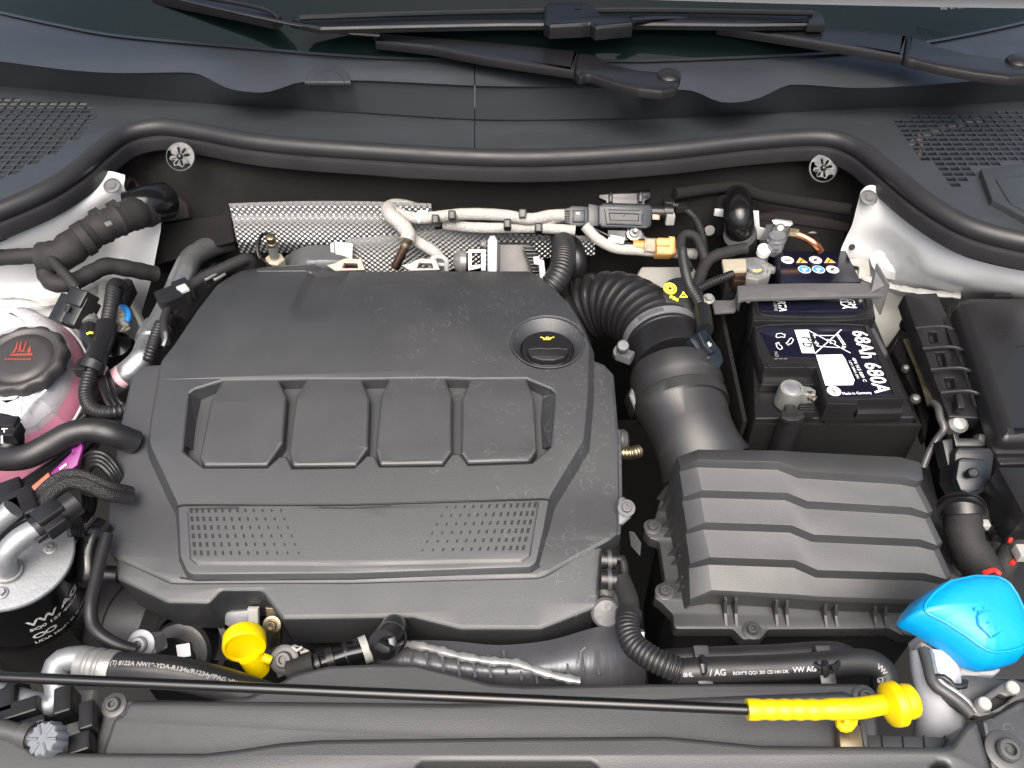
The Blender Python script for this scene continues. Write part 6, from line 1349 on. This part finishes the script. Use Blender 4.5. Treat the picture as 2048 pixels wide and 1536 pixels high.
lathe('bright_cap', W(1916, 848, -.002), (0, -.4, .9), [(.009, -.01), (.009, .001), (.006, .004), (.001, .005)], m['steel'], mbk, n=20)
cn = T('harness_connector', 'dark grey rounded multi pin connector in front of the cable duct', 'connector', W(1945, 930, -.01))
CNP = tl(1945, 920, .004, 30)
slab('connector_shell', CNP, [(1910, 905), (1918, 893), (1982, 894), (1992, 904), (1984, 960), (1970, 985), (1950, 996), (1926, 992), (1908, 960)], m['blk'], cn, d=.025, b=.003, r=.005)
slab('connector_face', tl(1945, 930, .008, 30), [(1918, 920), (1926, 914), (1972, 918), (1978, 930), (1972, 960), (1960, 980), (1940, 988), (1922, 982), (1912, 956)], m['navy'], cn, d=.008, b=.002, r=.004)
slab('connector_lever', tl(1945, 870, .006, 30), [(1906, 866), (1918, 868), (1920, 876), (1956, 876), (1960, 866), (1972, 868), (1980, 894), (1912, 894)], m['blk'], cn, d=.012, b=.0015, r=.001)
lathe('connector_screw', W(1944, 946, .010), (0, -.5, .86), [(.0045, -.002), (.0045, .003), (.003, .004), (.0005, .004)], m['deep'], cn, n=14)
slab('connector_side', tl(1895, 905, .0, 30), [(1884, 880), (1906, 876), (1912, 930), (1896, 932)], m['blk'], cn, d=.016, b=.002)
hr = T('wiring_harness', 'taped black harness dropping from the connector at the right edge', 'harness', W(1940, 1060, -.03))
tube('harness_collar', [(1921, 1004, -.005), (1925, 1022, -.008), (1926, 1030, -.01)], .0175, m['blk'], hr, n=24, smooth=False)
for k in range(2): tube('collar_ring', [(1922, 1012 + 10 * k, -.006), (1922.5, 1016 + 10 * k, -.006)], .019, m['blk'], hr, n=24, smooth=False)
tube('main_loom', [(1926, 1024, -.01), (1928, 1060, -.016), (1936, 1090, -.022), (1956, 1120, -.03), (1974, 1150, -.04), (1990, 1180, -.05)], .0150, m['tape'], hr, n=18, wob=.07)
tube('side_loom', [(1960, 1030, -.03), (1990, 1045, -.03), (2012, 1070, -.03), (2005, 1100, -.035), (1990, 1120, -.04)], .0125, m['tape'], hr, n=16, wob=.06, corr=(.008, .0012))
tube('side_loom', [(2120, 1040, -.02), (2060, 1060, -.02), (2030, 1090, -.024), (2010, 1130, -.03), (2000, 1170, -.05)], .0095, m['tape'], hr, n=14, wob=.06)
for k, pts in enumerate(([(2050, 1040, -.014), (2034, 1055, -.012), (2022, 1078, -.014)], [(2045, 1050, -.014), (2030, 1062, -.012), (2018, 1085, -.014)], [(1970, 1145, -.014), (1988, 1140, -.018), (2000, 1148, -.02)], [(2040, 1100, -.02), (2030, 1120, -.02), (2022, 1128, -.02)])): tube('red_wire', pts, .0015 if k < 2 else .002, m['red'], hr, n=8)
box('white_plug', W(1965, 1050, -.012), .010, .007, .008, m['greyw'], hr); box('white_plug', W(2046, 1106, -.012), .012, .012, .010, m['greyw'], hr)
tube('steel_clip', [(1952, 1040, -.012), (1960, 1034, -.010), (1968, 1044, -.010)], .0014, m['steel'], hr, n=6)
slab('back_plate', tl(2000, 1030, -.04, 20), [(1975, 1010), (2030, 985), (2040, 1000), (2036, 1040), (1990, 1036)], m['gun'], hr, d=.006, b=.001)
box('relay', W(2060, 1010, .0), .05, .05, .04, m['blk'], hr)
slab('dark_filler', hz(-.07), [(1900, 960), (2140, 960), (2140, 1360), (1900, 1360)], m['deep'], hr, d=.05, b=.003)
# small things between cover and filter box
va = T('vacuum_valve', 'small metal valve flange at the right edge of the cover', 'valve', W(1250, 1030, .0))
slab('valve_body', tl(1250, 1030, .004, 30), [(1236, 1000), (1248, 996), (1264, 1016), (1262, 1036), (1246, 1050), (1236, 1050)], m['cast'], va, d=.02, b=.002)
slab('valve_plate', tl(1250, 1010, .007, 30), [(1238, 996), (1248, 993), (1266, 1016), (1262, 1026), (1238, 1030)], m['gun'], va, d=.004, b=.001)
bolt(va, W(1253, 1016, .0085), (0, -.4, .9), .0042, 'torx', m['cast'])
lathe('stub', W(1248, 880, -.004), (1, -.1, .2), [(.010, -.014), (.010, .0), (.007, .004), (.001, .005)], m['gun'], va, n=20)
tube('spring', [(1240, 906, -.008), (1262, 906, -.008), (1278, 902, -.010)], .0062, m['brass'], va, n=12, corr=(.0026, .0012))
o = slab('sticker', Pl(W(1270, 1080, -.04), (-.5, -.5, .7)), [(1258, 1062), (1268, 1064), (1282, 1086), (1280, 1112), (1262, 1092)], m['gun'], d=.0008, b=0); tag(o, 'torn pale sticker in the gap between cover and filter box', 'sticker')
ct = T('conduit_hose', 'black conduit with round end caps curving from the cover to the front hoses', 'conduit', W(1240, 1170, -.01))
for y in (1120, 1158):
    tube('end_cap', [W(1202, y, .0), W(1232, y + 2, .0)], .0078, m['blk'], ct, n=20, smooth=False)
    tube('cap_band', [W(1214, y + 1, .0), W(1222, y + 1, .0)], .0086, m['gun'], ct, n=20, smooth=False)
tube('bridge', [(1234, 1118, .002), (1243, 1117, .003), (1247, 1128, .002), (1248, 1150, .0), (1246, 1168, .0)], .0036, m['rub'], ct, n=12)
tube('taped_part', [(1242, 1162, .0), (1252, 1184, .002), (1258, 1210, .004), (1258, 1236, .006)], .0078, m['tape'], ct, n=16, wob=.05)
tube('collar', [(1257, 1226, .005), (1257, 1240, .006)], .010, m['rub'], ct, n=16, smooth=False)
tube('ribbed_part', [(1256, 1236, .006), (1256, 1262, .008), (1268, 1290, .010), (1296, 1312, .012), (1330, 1330, .012), (1362, 1342, .010)], .0092, m['rub'], ct, n=18, corr=(.0034, .0010))
tube('front_strut', [(1236, 1175, -.02), (1230, 1215, -.016)], .0025, m['zinc'], ct, n=8, smooth=False)
# ------------------------------------------------------------ radiator shroud and front panel
rs = T('radiator_shroud', 'dark grey plastic radiator shroud panel behind the front lock panel', 'shroud', W(950, 1420, .0))
sh_top = [(545, 1372), (590, 1347), (656, 1331), (750, 1327), (832, 1328), (910, 1347), (980, 1366), (1047, 1371), (1300, 1367), (1480, 1366), (1716, 1366), (1738, 1374), (1746, 1392)]
SHP = tl(1000, 1420, .004, 9); SHR = Pl(SHP.o + SHP.n * .0035, SHP.n)
slab('shroud_panel', SHP, sh_top + [(1752, 1408), (1760, 1500), (1752, 1530), (190, 1530), (188, 1490), (206, 1424), (216, 1400), (246, 1397), (420, 1400), (500, 1392)], m['box'], rs, d=.03, r=[.01, .02, .03, .03, .03, .03, .02, 0, 0, 0, .006, .01, .004, .004, 0, 0, 0, 0, .004, .006, .008, .02, .02], prof=[(-.003, 0), (-.0014, -.0004), (-.0003, -.0014), (0, -.003), (.0, -.03)])
slab('shroud_ridge', SHR, [(262, 1403), (500, 1404), (900, 1408), (1300, 1400), (1690, 1384), (1712, 1392), (1728, 1418), (1745, 1530), (205, 1530), (206, 1500), (228, 1436), (246, 1430), (252, 1414)], m['box'], rs, prof=[(-.003, 0), (-.0015, -.0003), (0, -.0012), (.0015, -.0045)], r=.004)
for x, y in ((229, 1411), (1729, 1395)): bolt(rs, SHP.w(*SHP.px(x, y), .0005), SHP.n, .0048, 'torx', m['gun'])
lk = T('lock_panel', 'wide dark grey front lock panel along the bottom edge', 'lock panel', W(1000, 1510, .0))
lp = [(-60, 1462), (18, 1464), (74, 1503), (405, 1504), (470, 1497), (560, 1483), (640, 1477), (1000, 1472), (1330, 1470), (1420, 1478), (1520, 1488), (1890, 1492), (1902, 1490), (1930, 1450), (1946, 1441), (1958, 1444), (1987, 1545), (1990, 1640), (-60, 1640)]
slab('panel', tl(1000, 1500, .020, 8), lp, m['box'], lk, d=.035, prof=[(-.004, 0), (-.002, -.0005), (-.0006, -.002), (0, -.005), (.0, -.035)], r=[0, .004, .008, .02, .03, .03, .03, 0, .03, .03, .03, .004, .006, .004, .004, .004, 0, 0, 0],
     holes=[[(835, 1532), (845, 1526), (1180, 1526), (1192, 1532), (1192, 1600), (835, 1600)], [(1866, 1533), (1878, 1525), (1896, 1527), (1900, 1545), (1866, 1560)]], hr=.002)
slab('recess', hz(.008), [(825, 1518), (1200, 1518), (1200, 1620), (825, 1620)], m['blk'], lk, d=.004, b=0)
slab('recess', hz(.0), [(1855, 1515), (1910, 1515), (1910, 1570), (1855, 1570)], m['deep'], lk, d=.004, b=0)
for k in range(5): slab('panel_rib', hz(.004), [(1722 + 42 * k, 1470), (1724 + 42 * k, 1470), (1726 + 42 * k, 1496), (1724 + 42 * k, 1496)], m['box'], lk, d=.01, b=.0004)
slab('inner_ledge', hz(.002), [(1690, 1468), (1898, 1474), (1902, 1500), (1690, 1500)], m['box'], lk, d=.012, b=.001)
# ------------------------------------------------------------ bonnet stay
sy = T('bonnet_stay', 'black bonnet stay rod with bright yellow grip lying across the front', 'bonnet stay', W(900, 1390, .03))
ZR = .042
tube('rod', [W(-60, 1351, ZR), W(1498, 1419, ZR)], .0035, m['blkgloss'], sy, n=16, smooth=False)
gpts = [(1494, 1419, .0066), (1500, 1419, .0068)] + [(1500 + 14 * k, 1419, .0068 if k % 2 else .0062) for k in range(1, 11)] + [(1652, 1418, .0064), (1660, 1418, .0068), (1712, 1417, .0068), (1745, 1412, .0066), (1775, 1407, .0062)]
tube('grip', [W(x, y, ZR) if 0 else (x, y, ZR, r_) for x, y, r_ in gpts], .0066, m['yel'], sy, n=20, step=.002)
gx = (W(1800, 1400, ZR) - W(1760, 1408, ZR)).normalized(); g0 = W(1784, 1409, ZR)
lathe('grip_flange', g0, gx, [(.006, -.006), (.0135, -.002), (.0142, .001), (.0142, .004), (.0125, .0055), (.008, .007)], m['yel'], sy, n=32)
lathe('grip_tip', g0 + gx * .006, gx, [(.009, 0), (.0108, .001), (.0112, .0045), (.0105, .008), (.007, .0105), (.001, .0112)], m['yel'], sy, n=28)
kc = T('stay_clip', 'yellow plastic clip holding the stay grip down', 'clip', W(1695, 1430, .03))
slab('clip_band', hz(ZR + .0075), [(1674, 1402), (1716, 1402), (1714, 1412), (1676, 1412)], m['yel'], kc, d=.008, b=.001)
slab('clip_foot', hz(ZR - .012), [(1672, 1434), (1718, 1434), (1716, 1448), (1708, 1458), (1696, 1461), (1684, 1458), (1675, 1448)], m['yel'], kc, d=.004, b=.001, r=.001)
tube('clip_web', [(1694, 1434, ZR - .008), (1694, 1448, ZR - .010)], .0028, m['yel'], kc, n=8, smooth=False)
slab('clip_seat', hz(.012), [(1674, 1448), (1720, 1448), (1728, 1495), (1680, 1495)], m['brass'], kc, d=.006, b=.001)
slab('clip_seat', hz(.010), [(1718, 1440), (1730, 1438), (1738, 1495), (1728, 1495)], m['gun'], kc, d=.006, b=.001)
# ------------------------------------------------------------ front coolant hoses
fh = T('coolant_hose', 'lower printed black coolant hose running along the front right', 'hose', W(1500, 1340, .0))
p_ = [(1340, 1344, .004), (1400, 1341, .006), (1480, 1338, .007), (1560, 1335, .007), (1640, 1330, .007), (1700, 1324, .006), (1742, 1326, .004), (1766, 1344, .0), (1768, 1372, -.006), (1762, 1410, -.02)]
tube('hose_body', p_, .0092, m['rub'], fh, n=20)
pw_ = cr([W(x, y, z) for x, y, z in p_], n=30)
along('8HL', pw_, .0092, R(42), .008, .0040, m['greyp'], fh); along('/ AG', pw_, .0092, R(42), .026, .0058, m['greyw'], fh); along('ROH95 QQ1 201 CD HN DK', pw_, .0092, R(42), .042, .0031, m['greyp'], fh)
along('VW AG', pw_, .0092, R(42), .084, .0050, m['greyp'], fh); along('VW AG', pw_, .0092, R(42), .146, .0052, m['greyw'], fh)
o = tube('coolant_hose', [(1330, 1322, -.008), (1400, 1318, -.004), (1480, 1315, -.004), (1560, 1312, -.004), (1650, 1306, -.006), (1690, 1312, -.012), (1710, 1330, -.02)], .0086, m['rub'], n=20); tag(o, 'upper plain black coolant hose lying behind the printed one', 'hose')
def hclip(label, x):
    t = T('hose_clip', label, 'clip', W(x, 1330, .01), 'clips pairing the front coolant hoses')
    box('clip_upper', W(x - 6, 1306, .007), .011, .010, .006, m['box'], t); box('clip_lower', W(x, 1352, .006), .0115, .012, .008, m['blk'], t, Matrix.Rotation(R(20), 4, 'X'))
    tube('clip_band', [(x - 4, 1312, .008), (x - 2, 1325, .0155), (x, 1338, .0162), (x + 1, 1350, .010)], .0028, m['blk'], t, n=8, flat=.6)
    return t
hclip('black clip on the front coolant hoses, beside the ribbed conduit', 1408)
t = hclip('black clip with side loops on the front coolant hoses, near the yellow grip', 1652)
for dx in (-18, 20): tube('clip_loop', [(1652 + dx, 1316, .012), (1652 + dx * 1.2, 1330, .015), (1652 + dx * .5, 1336, .016)], .0022, m['blk'], t, n=8)
# ------------------------------------------------------------ washer filler
wf = T('washer_filler', 'bright blue washer fluid cap on a pale filler neck at the lower right', 'washer filler', W(1930, 1290, .0))
cap_o = [(1806, 1240), (1815, 1222), (1834, 1200), (1868, 1176), (1925, 1164), (1975, 1166), (2000, 1178), (2020, 1208), (2038, 1250), (2047, 1290), (2044, 1312), (2030, 1326), (2000, 1335), (1968, 1338), (1942, 1330), (1900, 1298), (1850, 1266), (1812, 1248)]
WPn = tl(1930, 1250, .026, 14, 20)
base = [V(WPn.px(*p)) for p in cap_o]; base = [V(p) for p in fillet([tuple(p) for p in base], .006, 3)]
if area([tuple(p) for p in base]) < 0: base.reverse()
cen = V(WPn.px(1935, 1238)); top_c = V(WPn.px(1940, 1222))
prof_ = [(1.0, -.010), (1.0, .0), (.985, .004), (.955, .0085), (.90, .0125), (.80, .0160), (.62, .0190), (.42, .0205), (.2, .0212), (.02, .0214)]
vs, fs = [], []; n = len(base)
for s_, h in prof_:
    for p in base: 
        k = min(1, max(0, h / .0214)); q = cen.lerp(top_c, k) + (p - cen) * s_; vs.append(WPn.w(q.x, q.y, h))
for j in range(len(prof_) - 1):
    for i in range(n): i2 = (i + 1) % n; fs.append((j * n + i, j * n + i2, (j + 1) * n + i2, (j + 1) * n + i))
fs.append(tuple(range((len(prof_) - 1) * n, len(prof_) * n))); fs.append(tuple(range(n - 1, -1, -1)))
capm = mesh('washer_cap', vs, fs, m['blue'], wf, ang=50)
rim = [cen.lerp(top_c, .6) + (p - cen) * .87 for p in base]; rim = [WPn.w(p.x, p.y, .0142) for p in rim]
tube('cap_ridge', rim + [rim[0]], .0009, m['blue'], capm, n=6, smooth=False)
def on_cap(x, y, lift=.0212): return W(x, y, 0)
CPn = Pl(WPn.w(top_c.x, top_c.y, .0212), WPn.n + V((.1, -.1, 0)))
wipe = [(1955, 1232), (1962, 1224), (1985, 1221), (2004, 1228), (2012, 1244), (2003, 1262), (1984, 1276), (1958, 1250)]
for k in range(len(wipe)):
    tube('wash_symbol', [CPn.w(*CPn.px(*wipe[k]), .0002), CPn.w(*CPn.px(*wipe[(k + 1) % len(wipe)]), .0002)], .0006, m['blue'], capm, n=6, smooth=False)
for x, y in ((1950, 1218), (1958, 1224), (1968, 1216), (1978, 1222), (1988, 1214), (1975, 1245), (1985, 1240), (1990, 1256)):
    lathe('wash_symbol', CPn.w(*CPn.px(x, y), 0), CPn.n, [(.0011, 0), (.0008, .0006), (.0002, .0007)], m['blue'], capm, n=8)
for x, y in ((1926, 1186), (1932, 1192), (1940, 1186), (1946, 1193), (1936, 1180)):
    q = V(WPn.px(x, y)); lathe('wash_symbol', WPn.w(q.x, q.y, .0172), WPn.n, [(.0013, -.003), (.0011, .0006), (.0002, .0009)], m['blue'], capm, n=8)
slab('filler_head', tl(1920, 1310, .004, 10), [(1838, 1270), (1846, 1262), (1960, 1320), (2010, 1335), (1990, 1352), (1965, 1352), (1908, 1358), (1900, 1344), (1862, 1346), (1846, 1310)], m['pale'], wf, d=.02, b=.003, r=.003)
slab('filler_spout', tl(1905, 1330, .010, 10), [(1840, 1278), (1880, 1300), (1910, 1330), (1890, 1344), (1858, 1340), (1846, 1312)], m['greyw'], wf, d=.014, b=.003, r=.002)
tube('filler_tube', [(1868, 1310, .0), (1872, 1350, -.004), (1880, 1390, -.01), (1882, 1430, -.02), (1876, 1480, -.04)], .0165, m['pale'], wf, n=28)
for k in range(5): tube('tube_rib', [(1880, 1392 + 11 * k, -.010 - .002 * k), (1880, 1394 + 11 * k, -.010 - .002 * k)], .0171, m['pale'], wf, n=28, smooth=False)
# ------------------------------------------------------------ headlamp side bracket
hb = T('wing_bracket', 'black formed metal bracket beside the washer filler neck', 'bracket', W(1950, 1400, .0))
slab('bracket_plate', tl(1940, 1390, .004, 10), [(1852, 1300), (1870, 1330), (1900, 1352), (1940, 1350), (1990, 1358), (2060, 1365), (2060, 1400), (1990, 1410), (1950, 1440), (1900, 1410), (1868, 1380), (1850, 1340)], m['gun'], hb, d=.004, b=.001, r=.003)
tube('bracket_flange', [(1848, 1300, .010), (1858, 1335, .012), (1868, 1368, .012), (1896, 1388, .012), (1922, 1408, .012), (1945, 1432, .012)], .0042, m['gun'], hb, n=12)
tube('bracket_flange', [(1862, 1302, .012), (1868, 1340, .014), (1884, 1366, .014), (1912, 1384, .014), (1936, 1404, .014), (1952, 1428, .014)], .0022, m['steel'], hb, n=10)
tube('wire_loop', [(1864, 1358, .012), (1880, 1352, .016), (1896, 1360, .016), (1906, 1372, .014), (1928, 1372, .014), (1930, 1362, .014)], .0022, m['blk'], hb, n=10)
hp2 = T('hinge_plate', 'grey steel plate with two pale pins at the lower right edge', 'plate', W(1995, 1390, .02))
slab('plate', tl(1995, 1385, .018, 12), [(1938, 1418), (1946, 1406), (2010, 1362), (2024, 1356), (2040, 1362), (2060, 1372), (2060, 1392), (2030, 1404), (1980, 1430), (1962, 1434), (1945, 1430)], m['gun'], hp2, d=.006, b=.0012, r=.003,
     holes=[[(1978, 1412), (1986, 1398), (2000, 1388), (2014, 1394), (2034, 1388), (2020, 1398), (1998, 1418), (1984, 1424)]], hr=.002)
slab('plate_back', tl(1995, 1385, .010, 12), [(1950, 1416), (2020, 1366), (2055, 1390), (1980, 1428)], m['deep'], hp2, d=.002, b=0)
for x, y in ((2023, 1376), (1967, 1408)): lathe('pin', W(x, y, .019), (0, -.2, 1), [(.0045, -.004), (.0045, .002), (.0038, .003), (.0004, .0032)], m['greyw'], hp2, n=20)
fw = T('front_wing', 'grey front wing support panel with a large flanged bolt, bottom right corner', 'support panel', W(2020, 1490, .0))
slab('panel', tl(2000, 1490, .016, 8), [(1962, 1438), (1984, 1432), (2040, 1400), (2120, 1396), (2120, 1640), (2000, 1640)], m['cover'], fw, d=.03, prof=[(-.004, 0), (-.0015, -.0006), (0, -.003), (0, -.03)], r=.003)
bolt(fw, tl(2000, 1490, .016, 8).w(*tl(2000, 1490, .016, 8).px(2011, 1503)), (0, -.14, 1), .0075, 'torx', m['gun'])
